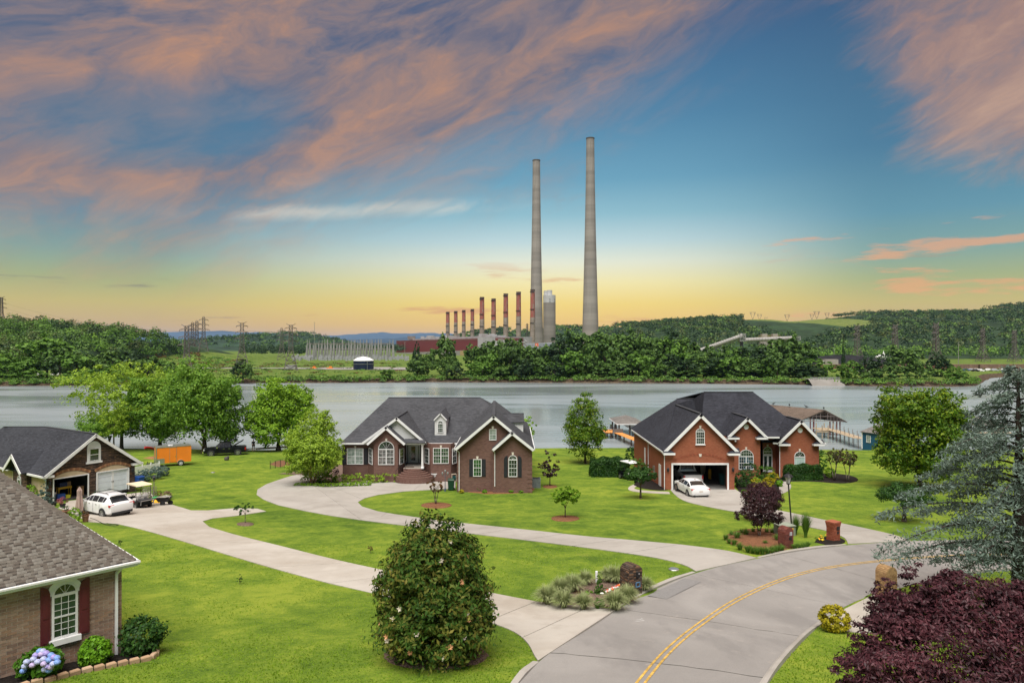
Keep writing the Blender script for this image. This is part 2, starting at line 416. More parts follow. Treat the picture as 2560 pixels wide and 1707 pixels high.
mb=MB();ys=list(np.arange(4,104,3.0))+[104,105.5,107,108,109,110.5,112,116]
xs=np.linspace(-120,120,33)
for j,y in enumerate(ys):
 for x in xs:mb.v.append(Vector((x,y+1.2*math.sin(x*.07+.5)*(1 if y>100 else 0),Z(y))))
nx=len(xs);mb.f=[(j*nx+i,j*nx+i+1,(j+1)*nx+i+1,(j+1)*nx+i)for j in range(len(ys)-1)for i in range(nx-1)];mb.m=[0]*len(mb.f)
tagp(mb.obj('lawn',GRASS,smooth=True),kind='structure')
mb=MB();mb.poly([(-1500,100,WATER),(1500,100,WATER),(1500,640,WATER),(-1500,640,WATER)]);tagp(mb.obj('lake_water',watermat()),kind='structure')
SHORE=[(-900,966),(0,965),(440,962),(620,957.5),(900,957),(1100,955),(1700,958),(2020,962),(2150,965),(2400,966),(2440,964),(2475,945),(2560,938),(3600,936)]
def shore_y(x):
 pts=[((p-1280)/F*(17*F/(q-HY)),17*F/(q-HY))for p,q in SHORE]
 return float(np.interp(x,[p[0]for p in pts],[p[1]for p in pts]))
mb=MB();xs=list(np.arange(-420,520,6.0));rows=[(-1.2,-3.6),(.3,-2.85),(1.2,-2.6),(6,-1.3),(30,-.9),(110,-.6),(380,-.4),(1200,0),(3000,0)]
rr=random.Random(5)
for off,z in rows:
 for x in xs:
  kx=x*(1+max(0,off-30)/300.0)
  mb.v.append(Vector((kx,shore_y(x)+off+(rr.uniform(-.5,.5)if off<6 else 0),z+(rr.uniform(-.15,.25)if off<6 else 0))))
nx=len(xs);mb.f=[(j*nx+i,j*nx+i+1,(j+1)*nx+i+1,(j+1)*nx+i)for j in range(len(rows)-1)for i in range(nx-1)]
mb.m=[0 if j>2 else 1 for j in range(len(rows)-1)for i in range(nx-1)]
tagp(mb.obj('far_bank_ground',[FIELD,chipmat('bank_soil',L4(.075,.055,.036),.55,1.0)]),kind='structure')
def resample(pts,n):
 pts=[Vector((p[0],p[1]))for p in pts];L=[0]
 for a,b in zip(pts,pts[1:]):L.append(L[-1]+(b-a).length)
 out=[]
 for k in range(n):
  s=L[-1]*k/(n-1);i=0
  while i<len(L)-2 and L[i+1]<s:i+=1
  u=(s-L[i])/max(1e-9,L[i+1]-L[i]);out.append(pts[i].lerp(pts[i+1],min(1,u)))
 return out
def smooth2(pts,it=2):
 for _ in range(it):
  q=[pts[0]]
  for a,b in zip(pts,pts[1:]):q+=[a.lerp(b,.25),a.lerp(b,.75)]
  pts=q+[pts[-1]]
 return pts
def gpts(L,d=True,it=0):
 q=[(GD(*p)if d else G(*p)).to_2d()for p in L]
 return smooth2(q,it)if it else q
ROUT=gpts([(1185,1573),(1240,1514),(1300,1474),(1410,1401),(1500,1352),(1600,1312),(1720,1285),(1830,1265),(1950,1250),(2060,1243),(2170,1239),(2300,1238),(2420,1240)],it=2)
RIN=gpts([(1742,1573),(1790,1510),(1850,1450),(1885,1423),(1935,1393),(1990,1368),(2100,1340),(2180,1322),(2250,1311),(2352,1304),(2470,1302)],it=2)
a0,a1=(ROUT[0]-ROUT[1]).normalized(),(RIN[0]-RIN[1]).normalized();ROUT=[ROUT[0]+a0*14]+ROUT;RIN=[RIN[0]+a0*14]+RIN
A,B=resample(ROUT,120),resample(RIN,120)
mb=MB();K=8
for a,b in zip(A,B):
 for k in range(K+1):
  q=a.lerp(b,k/K);mb.v.append(Vector((q.x,q.y,Z(q.y)+.012+.06*(1-(2*k/K-1)**2))))
mb.f=[(j*(K+1)+i,(j+1)*(K+1)+i,(j+1)*(K+1)+i+1,j*(K+1)+i+1)for j in range(119)for i in range(K)];mb.m=[0]*len(mb.f)
road=tagp(mb.obj('road',ASPH,fix=True),kind='structure')
def strip(pts,w,off,name,mat,parent=None,hfun=None):
 mb=MB();n=len(pts)
 for i,p in enumerate(pts):
  t=(pts[min(n-1,i+1)]-pts[max(0,i-1)]).normalized();nn=Vector((-t.y,t.x))
  for s in(-.5,.5):
   q=p+nn*w*s;mb.v.append(Vector((q.x,q.y,Z(q.y)+off)))
 mb.f=[(2*i,2*i+2,2*i+3,2*i+1)for i in range(n-1)];mb.m=[0]*len(mb.f)
 return mb.obj(name,mat,parent)
YEL=M_('yellow_road_paint',(.48,.31,.075),.9,.35,5)
mid=resample(gpts([(1604,1707),(1665,1633),(1741,1567),(1828,1507),(1916,1464),(2013,1431),(2122,1412),(2286,1396),(2420,1389),(2620,1387)],False,2),110)
mid=[mid[0]+(mid[0]-mid[1]).normalized()*9]+mid
for s in(-.10,.10):
 off=[]
 for i,p in enumerate(mid):
  t=(mid[min(len(mid)-1,i+1)]-mid[max(0,i-1)]).normalized();off.append(p+Vector((-t.y,t.x))*s)
 tagp(strip(off,.075,.083,'yellow_centre_line',YEL,road))
TAR=M_('tar_joint',(.055,.055,.045),.9,.3,8)
for f in(.17,.30,.42,.55,.68):
 i=int(f*119);q=[A[i].lerp(B[min(119,i+6)],k/14)+Vector((random.Random(i*20+k).uniform(-.05,.05),random.Random(i*31+k).uniform(-.06,.06)))for k in range(15)]
 mb=MB()
 for k,p in enumerate(q):
  hz=Z(p.y)+.012+.06*(1-(2*k/14-1)**2)+.006;w=.018
  mb.v+=[Vector((p.x-w,p.y+w,hz)),Vector((p.x+w,p.y-w,hz))]
 mb.f=[(2*k,2*k+1,2*k+3,2*k+2)for k in range(14)];mb.m=[0]*14;mb.obj('tar_joint',TAR,road)
mb=MB();mb.poly([GD(1486,1366,.05),GD(1572,1326,.05),GD(1610,1334,.05),GD(1530,1374,.05)]);mb.obj('asphalt_patch',M_('patch_asphalt',(.20,.197,.195),.95,.1,12),road)
mb=MB()
for(x,y,l,a)in((1465,1421,.42,20),(1470,1424,.34,22),(1462,1425,.30,18),(1473,1419,.16,80)):
 mb.box(GD(x,y,.05),(l,.028,.004),R(a))
mb.obj('white_spray_mark',M_('faded_white_paint',(.42,.42,.41),.9,.3,9),road)
def kerb(pts):
 mb=MB();n=len(pts);prof=[(-.02,-.1),(-.02,.075),(.04,.105),(.16,.115),(.175,-.1)]
 for i,p in enumerate(pts):
  t=(pts[min(n-1,i+1)]-pts[max(0,i-1)]).normalized();nn=Vector((-t.y,t.x));e=min(1,min(i,n-1-i)/2.5)
  for(u,h)in prof:
   q=p+nn*u;mb.v.append(Vector((q.x,q.y,Z(q.y)+.01+(h*max(.12,e)if h>0 else h))))
 k=len(prof);mb.f=[(i*k+j,(i+1)*k+j,(i+1)*k+j+1,i*k+j+1)for i in range(n-1)for j in range(k-1)]+[tuple(range(k)),tuple(range(n*k-1,(n-1)*k-1,-1))];mb.m=[0]*len(mb.f)
 tagp(mb.obj('kerb',CONCG,fix=True),kind='structure')
def kerbpx(L,flip=False,ext=0):
 q=gpts(L,it=2);q=resample(q,max(6,int(sum((b-a).length for a,b in zip(q,q[1:]))/.7)))
 if ext:q=[q[0]+(q[0]-q[1]).normalized()*ext]+q
 if flip:q=q[::-1]
 kerb(q)
kerbpx([(1185,1573),(1212,1543),(1236,1518)],False,8)
kerbpx([(1446,1378),(1500,1352),(1550,1331),(1596,1313)])
kerbpx([(1742,1280),(1830,1265),(1900,1256),(1943,1250)])
kerbpx([(1742,1573),(1790,1510),(1850,1450),(1880,1426)],True,8)
kerbpx([(2120,1336),(2180,1322),(2250,1311),(2352,1304),(2470,1302)],True)
def slab_faces(outline,cuts,gap=.02):
 bm=bmesh.new();bm.faces.new([bm.verts.new((p.x,p.y,0))for p in outline])
 for(p,dr)in cuts:
  nrm=Vector((-dr[1],dr[0],0)).normalized();p=Vector((p[0],p[1],0))
  for s in(-gap/2,gap/2):
   bmesh.ops.bisect_plane(bm,geom=bm.verts[:]+bm.edges[:]+bm.faces[:],plane_co=p+nrm*s,plane_no=nrm,dist=1e-5)
  kill=[f for f in bm.faces if abs((f.calc_center_median()-p).dot(nrm))<gap/2-1e-4 and max(abs((v.co-p).dot(nrm))for v in f.verts)<gap]
  bmesh.ops.delete(bm,geom=kill,context='FACES_ONLY')
 out=[[v.co.to_2d()for v in f.verts]for f in bm.faces];bm.free();return out
POLYS=[[v.copy()for v in A]+[v.copy()for v in B[::-1]]]
def slab(poly,parent,mat,off=.035,th=.09):
 POLYS.append(poly)
 from mathutils.geometry import tessellate_polygon
 ar=sum(a.x*b.y-b.x*a.y for a,b in zip(poly,poly[1:]+poly[:1]))
 if ar<0:poly=poly[::-1]
 n=len(poly);tri=tessellate_polygon([[Vector((p.x,p.y,0))for p in poly]])
 top=[Vector((p.x,p.y,Z(p.y)+off))for p in poly];bot=[q-Vector((0,0,th))for q in top]
 mb=MB();Fc=[]
 for a,b,c in tri:
  if(poly[b]-poly[a]).cross(poly[c]-poly[a])<0:b,c=c,b
  Fc.append((a,b,c))
 Fc+=[(i,n+i,n+(i+1)%n,(i+1)%n)for i in range(n)]
 mb.add(top+bot,Fc);return mb.obj('slab',mat,parent)
def ribbon(parent,L,Rt,n,per,mat,off=.035):
 A,B=resample(L,n),resample(Rt,n)
 for s in range(0,n-1,per):
  e=min(n-1,s+per);a,b=A[s:e+1],B[s:e+1]
  g=.02/max(.1,(a[1]-a[0]).length);a=[a[0].lerp(a[1],g)]+a[1:-1]+[a[-1].lerp(a[-2],g)];b=[b[0].lerp(b[1],g)]+b[1:-1]+[b[-1].lerp(b[-2],g)]
  slab(a+b[::-1],parent,mat,off)
d1=thing('driveway',kind='structure',label=None,cat=None)
fl=gpts([(1236,1517),(1226,1503),(1215,1478),(1192,1456),(1160,1440),(1118,1427)],it=2);frt=gpts([(1440,1382),(1406,1399),(1372,1394),(1300,1388),(1232,1381)],it=1)
ribbon(d1,fl,frt,13,6,CONC)
ribbon(d1,gpts([(1118,1427),(985,1393),(860,1362),(700,1325),(560,1285),(430,1245),(330,1216),(272,1203)],it=2),gpts([(1232,1381),(1120,1359),(1000,1336),(885,1310),(760,1283),(640,1252),(540,1228),(482,1210)],it=2),29,4,CONC)
ap=gpts([(272,1203),(205,1198),(165,1178),(135,1166),(160,1150),(240,1141),(345,1128),(352,1138),(400,1160),(440,1172),(478,1172),(540,1167),(592,1168),(612,1174),(545,1184),(490,1190),(466,1197),(482,1210)])
ga=GD(300,1160);gu=Vector((.54,.84))
for q in slab_faces(ap,[((ga.x,ga.y),gu),((ga.x+4,ga.y-2.4),gu),((GD(405,1180).x,GD(405,1180).y),(-.84,.54))]):slab(q,d1,CONC)
d2=thing('driveway',None,None,kind='structure')
fl=gpts([(1598,1312),(1578,1299),(1545,1289),(1500,1279),(1440,1270)],it=2);frt=gpts([(1738,1281),(1700,1271),(1662,1263),(1610,1256),(1560,1250)],it=1)
ribbon(d2,fl,frt,11,10,CONCG)
ribbon(d2,gpts([(1440,1270),(1330,1255),(1200,1239),(1080,1225),(1000,1215),(900,1203),(830,1194)],it=1),gpts([(1560,1250),(1440,1239),(1350,1232),(1200,1215),(1090,1204),(1000,1194),(910,1181)],it=1),25,4,CONCG)
lp=gpts([(830,1194),(760,1184),(700,1173),(640,1160),(606,1147),(590,1136),(592,1124),(612,1112),(640,1102),(668,1093),(700,1086),(760,1079),(795,1077),(800,1090),(860,1100),(925,1094),(1000,1091),(1046,1091),(1046,1122),(1000,1124),(930,1128),(870,1136),(838,1144),(822,1153),(832,1163),(868,1174),(910,1181)])
c1,c2,c3,c4=GD(745,1138),GD(790,1150),GD(822,1142),GD(968,1110)
for q in slab_faces(lp,[((c1.x,c1.y),(1.0,-2.1)),((c3.x,c3.y),(1.0,-1.6)),((c4.x,c4.y),(.02,1))]):slab(q,d2,CONCG)
d3=thing('driveway',None,None,kind='structure')
zq=lambda a:[(1380+x/3.0154,940+y/3.0154)for x,y in a]
dl=gpts(zq([(885,850),(930,900),(985,938),(1080,965),(1250,1000),(1400,1026),(1560,1062),(1720,1098),(1900,1130),(2050,1160),(2160,1193),(2215,1228),(2228,1264)]),False,1)
dr=gpts(zq([(1375,850),(1410,872),(1450,900),(1490,940),(1560,972),(1650,1000),(1760,1022),(1850,1040),(2000,1073),(2160,1105),(2352,1145),(2600,1200),(2700,1240)]),False,1)
ribbon(d3,dl,dr,29,4,CONCG)
wk=thing('footpath',None,None,kind='structure')
ribbon(wk,gpts(zq([(1640,740),(1655,775),(1690,810),(1712,850),(1700,900),(1680,935)]),False,2),gpts(zq([(1690,740),(1740,768),(1790,800),(1806,835),(1780,868),(1720,890)]),False,2),13,3,CONCG,.03)
ribbon(wk,gpts(zq([(630,812),(590,826),(566,848),(590,866),(700,880),(890,888)]),False,2),gpts(zq([(660,822),(625,836),(615,848),(650,858),(740,866),(882,872)]),False,2),13,3,CONC,.03)
sd=thing('driveway',None,None,kind='structure')
ribbon(sd,gpts([(1880,1427),(1905,1444),(1990,1455)]),gpts([(2010,1362),(2080,1372),(2160,1372)]),5,4,CONC)
def bed(name,pts,mat,h=.05,d=True,label=None):
 q=gpts(pts,d,2);POLYS.append(q);c=sum(q,Vector((0,0)))/len(q);mb=MB()
 for k,(s,z)in enumerate(((1.02,-.05),(1.0,.03),(.8,h),(.4,h+.03))):
  for p in q:r=c+(p-c)*s;mb.v.append(Vector((r.x,r.y,Z(r.y)+z)))
 n=len(q);mb.f=[(k*n+i,k*n+(i+1)%n,(k+1)*n+(i+1)%n,(k+1)*n+i)for k in range(3)for i in range(n)]+[tuple(range(3*n,4*n))];mb.m=[0]*len(mb.f)
 return tagp(mb.obj(name,mat,fix=True,smooth=True),kind='structure')
def ring(px,py,rx,ry,mat=MULCH,h=.05):bed('mulch_bed',[(px+rx*math.cos(a),py+ry*math.sin(a))for a in np.linspace(0,2*math.pi,12)[:-1]],mat,h)
ring(1000,1503,122,33,MULCHG,.08);ring(1002,1160,36,7);ring(1298,1190,33,7);ring(564,1203,20,4.5,MULCHG);ring(1263,1117,17,4)
bed('mulch_bed',[(1060,1128),(1063,1121),(1130,1118),(1222,1117),(1230,1125),(1200,1132),(1120,1134)],MULCH)
bed('mulch_bed',[(640,1088),(790,1062),(925,1080),(932,1092),(900,1099),(790,1109),(700,1118),(676,1114),(690,1105),(760,1092)],MULCHG)
bed('mulch_bed',[(1660,1232),(1690,1218),(1740,1212),(1795,1215),(1812,1232),(1818,1256),(1790,1266),(1742,1268),(1700,1256),(1672,1246)],MULCH,.06)
bed('mulch_bed',[(1870,1244),(1880,1234),(1915,1230),(1942,1240),(1938,1247),(1905,1253)],MULCHB)
bed('mulch_bed',[(1262,1372),(1300,1345),(1372,1325),(1450,1335),(1485,1352),(1470,1370),(1440,1385),(1400,1394),(1330,1390)],MULCHG,.06)
bed('mulch_bed',[(1690,1118),(1690,1098),(1730,1090),(1790,1082),(1790,1100),(1788,1125),(1800,1150),(1735,1152),(1700,1132)],MULCHB)
bed('mulch_bed',[(1760,1094),(1800,1088),(1900,1085),(1960,1092),(1975,1104),(1935,1111),(1860,1104),(1790,1106)],MULCHB)
bed('mulch_bed',[(1460,1105),(1500,1100),(1530,1112),(1545,1122),(1520,1127),(1475,1122),(1455,1114)],MULCHB)
bed('mulch_bed',[(620,1066),(636,1058),(668,1056),(672,1068),(640,1072)],MULCH)
bed('bare_soil',[(330,1052),(352,1047),(372,1049),(360,1055)],SOIL)
# ================================================================ building kit
CTX={'w':True}
def onplane(px,py,o,n):
 d=Vector(((px-1280)/F,1.0,-(py-HY)/F));c=Vector((0,0,CAMZ));n=Vector(n);t=(Vector(o)-c).dot(n)/d.dot(n);return c+d*t
def beam(mb,p0,p1,w,h,mi=0):
 """board along p0-p1: w across (horizontal), h down from the line"""
 p0,p1=Vector(p0),Vector(p1);a=(p1-p0).normalized();s=Vector((-a.y,a.x,0))
 s=s.normalized()if s.length>1e-4 else Vector((1,0,0));u=s.cross(a)
 if u.z>0:u=-u
 V=[p0-s*w/2,p0+s*w/2,p0+s*w/2+u*h,p0-s*w/2+u*h,p1-s*w/2,p1+s*w/2,p1+s*w/2+u*h,p1-s*w/2+u*h]
 return mb.add(V,[(0,1,2,3),(7,6,5,4),(0,4,5,1),(1,5,6,2),(2,6,7,3),(3,7,4,0)],mi)
def obj(mb,name,mats,parent,**k):return mb.obj(name,mats,parent,world=CTX['w'],**k)
def arcpts(w,ah,z0,n=14):
 r=(w*w/4+ah*ah)/(2*ah);a=math.asin(min(1,w/2/r));a=a if ah<=w/2+1e-6 else math.pi-a
 return[(r*math.sin(t),z0+ah-r+r*math.cos(t))for t in np.linspace(-a,a,n+1)]
def window(parent,o,ux,n,w,h,ah=0.0,units=1,cols=3,rows=2,glass=GLASS,fw=.055,dp=.075,sill=False,name='window',frame=WTRIM,sashes=2,key=None,each=False,fan=True,label=None):
 M=fr(o,ux,n);mb=MB()
 def bx(x0,x1,z0,z1,y0=.0,y1=dp,m=mb):m.box(((x0+x1)/2,(y0+y1)/2,(z0+z1)/2),(abs(x1-x0),y1-y0,abs(z1-z0)),M=M)
 H2,W2=h,w/2
 bx(-W2,-W2+fw,0,H2);bx(W2-fw,W2,0,H2);bx(-W2+fw,W2-fw,0,fw)
 bx(-W2+fw,W2-fw,H2-fw,H2 if not ah else H2+fw*.4)
 for k in range(1,units):x=-W2+w*k/units;bx(x-fw*.75,x+fw*.75,fw,H2-fw)
 if ah:
  A=arcpts(w,ah,H2);B=arcpts(w-2*fw,ah-fw*.9,H2)
  for i in range(len(A)-1):mb.prism([M@Vector((A[i][0],0,A[i][1])),M@Vector((A[i+1][0],0,A[i+1][1])),M@Vector((B[i+1][0],0,B[i+1][1])),M@Vector((B[i][0],0,B[i][1]))],M.to_3x3()@Vector((0,dp,0)))
 if sill:bx(-W2-.06,W2+.06,-.075,-.002,0,dp+.07)
 win=obj(mb,name,frame,parent)
 if label:win['label']=label
 mu=MB();uw=(w-2*fw)/units;mt=.016 if not each else.014;pns=[]
 for k in range(units):
  x0=-W2+fw+uw*k+(fw*.75 if k else 0);x1=-W2+fw+uw*(k+1)-(fw*.75 if k<units-1 else 0)
  zs=np.linspace(fw,H2-fw,sashes+1)
  for q in range(sashes):
   a,b=zs[q],zs[q+1];yy=.028 if q%2==0 else.034
   if sashes>1 and q:bx(x0,x1,a-.022,a+.022,.03,.058,mu)
   for c in range(1,cols):x=x0+(x1-x0)*c/cols;bx(x-mt/2,x+mt/2,a,b,yy+.002,yy+.012,mu)
   for r in range(1,rows):z=a+(b-a)*r/rows;bx(x0,x1,z-mt/2,z+mt/2,yy+.002,yy+.0125,mu)
   cells=[(x0+(x1-x0)*i/cols,x0+(x1-x0)*(i+1)/cols,a+(b-a)*j/rows,a+(b-a)*(j+1)/rows)for i in range(cols)for j in range(rows)]if each else[(x0,x1,a,b)]
   for(u0,u1,w0,w1)in cells:
    pm=MB();pm.poly([M@Vector((u0,yy,w0)),M@Vector((u1,yy,w0)),M@Vector((u1,yy,w1)),M@Vector((u0,yy,w1))]);obj(pm,'pane',glass,win)
 if ah:
  B=arcpts(w-2*fw,ah-fw*.9,H2+.01);pm=MB();pm.poly([M@Vector((x,.03,z))for x,z in B]);obj(pm,'pane',GLASS,win)
  if fan:
   for t in np.linspace(-1,1,5)[1:-1]*R(62):
    r=(ah-fw)*.97;x,z=r*math.sin(t),H2+r*math.cos(t)*(1 if ah>=w/2-.05 else.9);mu.tube(M@Vector((0,.04,H2)),M@Vector((x*min(1.6,(w/2)/max(.05,ah)),.04,z)),mt*.6,n=4)
   mu.lathe([(ah*.28,.032),(ah*.28+mt,.045)],n=10)if False else None
  else:
   for c in range(1,cols*units):
    x=-W2+fw+(w-2*fw)*c/(cols*units);zz=np.interp(x,[q[0]for q in B],[q[1]for q in B]);bx(x-mt/2,x+mt/2,H2,zz,.032,.044,mu)
   bx(-W2+fw*1.6,W2-fw*1.6,H2+ah*.5-mt/2,H2+ah*.5+mt/2,.032,.0445,mu)
 if mu.v:obj(mu,'muntin',frame,win)
 if key:
  km=MB();z=H2+ah+.02;km.prism([M@Vector((-.07,0,z)),M@Vector((.07,0,z)),M@Vector((.11,0,z+.24)),M@Vector((-.11,0,z+.24))],M.to_3x3()@Vector((0,.07,0)));obj(km,'keystone',key,parent)
 return win
def shutter(parent,o,ux,n,w,h,mat,ah=0.0,side=0,panels=2):
 M=fr(o,ux,n);mb=MB()
 if ah:
  pts=[(-w/2,0),(w/2,0)];N=8
  prof=[(-w/2+w*i/N,h+ah*math.sin(math.acos(max(-1,min(1,1-i/N)))))for i in range(N+1)]if side<0 else[(-w/2+w*i/N,h+ah*math.sin(math.acos(i/N)))for i in range(N+1)]
  if side<0:prof=[(-w/2+w*i/N,h+ah*math.sqrt(max(0,1-(i/N)**2)))for i in range(N+1)]
  else:prof=[(-w/2+w*i/N,h+ah*math.sqrt(max(0,1-(1-i/N)**2)))for i in range(N+1)]
  pts+=prof[::-1]
 else:pts=[(-w/2,0),(w/2,0),(w/2,h),(-w/2,h)]
 mb.prism([M@Vector((x,.004,z))for x,z in pts],M.to_3x3()@Vector((0,.04,0)))
 s=obj(mb,'shutter',mat,parent);pm=MB();e=w*.16;hh=(h-e)/panels
 for k in range(panels):
  z0,z1=e+k*hh,(k+1)*hh
  for(x0,x1,a,b)in((-w/2+e,w/2-e,z0,z1),(-w/2+e*1.5,w/2-e*1.5,z0+e*.5,z1-e*.5)):
   pm.box((0,.048 if x0<-w/2+e*1.2 else.054,(a+b)/2),(x1-x0,.01,b-a),M=M)
 obj(pm,'panel',mat,s);return s
def roof(parent,planes,mat,th=.13,name='roof',cap=None):
 mb=MB()
 for p in planes:mb.prism([Vector(q)for q in p],(0,0,-th))
 r=obj(mb,name,mat,parent)
 if cap:
  c=MB()
  for a,b in cap:beam(c,Vector(a)+Vector((0,0,.02)),Vector(b)+Vector((0,0,.02)),.30,.04)
  obj(c,'ridge_cap',CAPM,r)
 return r
def trim(parent,segs,w=.05,h=.2,name='fascia',mat=None,dz=-.02):
 mb=MB()
 for a,b in segs:beam(mb,Vector(a)+Vector((0,0,dz)),Vector(b)+Vector((0,0,dz)),w,h)
 return obj(mb,name,mat or WTRIM,parent)
def downspout(parent,pts,r=.045,mat=None):
 mb=MB()
 for a,b in zip(pts,pts[1:]):beam(mb,a,b,r*2,r*1.6)if abs(Vector(a).z-Vector(b).z)<.02 else mb.tube(a,b,r,n=4)
 return obj(mb,'downspout',mat or WTRIM,parent)
def wall(parent,pts,off,mat,name='wall'):
 mb=MB();mb.prism(pts,off);return obj(mb,name,mat,parent)
def archbricks(parent,o,ux,n,w,ah,z0,bw=.2,mats=None,dep=.035,k=None):
 """ring of separate arch bricks, each a part"""
 M=fr(o,ux,n);L=arcpts(w,ah,z0,40);r=(w*w/4+ah*ah)/(2*ah);a=math.asin(min(1,w/2/r));N=k or int(2*a*r/.105)
 for i in range(N):
  t0,t1=-a+2*a*(i+.04)/N,-a+2*a*(i+.96)/N;mb=MB();q=[]
  for(t,rr)in((t0,r),(t1,r),(t1,r+bw),(t0,r+bw)):q.append(M@Vector((rr*math.sin(t),0,z0+ah-r+rr*math.cos(t))))
  mb.prism(q,M.to_3x3()@Vector((0,dep+random.Random(i).uniform(-.006,.006),0)));obj(mb,'brick',mats[i%len(mats)],parent,uv=False)
SHD=shinglemat('dark_shingles',L4(.040,.043,.052),.32,.15);SHG=shinglemat('charcoal_shingles',L4(.062,.065,.073),.32,.15)
SHB=shinglemat('black_shingles',L4(.034,.036,.046),.32,.15)
CAPM=M_('ridge_cap',(.05,.053,.06),.9,.2,4)
BRK2=brickmat('dark_red_brick',L4(.120,.058,.046),L4(.180,.094,.075),L4(.24,.19,.165))
BRK3=brickmat('red_brick',L4(.275,.078,.038),L4(.345,.112,.058),L4(.28,.17,.12))
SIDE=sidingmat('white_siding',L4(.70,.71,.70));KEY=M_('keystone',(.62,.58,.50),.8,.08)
SHUTB=M_('black_shutter',(.022,.024,.03),.5,.15);SHUTR=M_('maroon_shutter',(.11,.022,.028),.45,.12)
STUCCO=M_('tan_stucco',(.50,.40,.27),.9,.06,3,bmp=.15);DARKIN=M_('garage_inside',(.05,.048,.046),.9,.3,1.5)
SOLD=M_('soldier_brick',(.25,.075,.04),.9,.25,6)
up=Vector((0,0,1));FRONT=Vector((0,-1,0));XR=Vector((1,0,0))
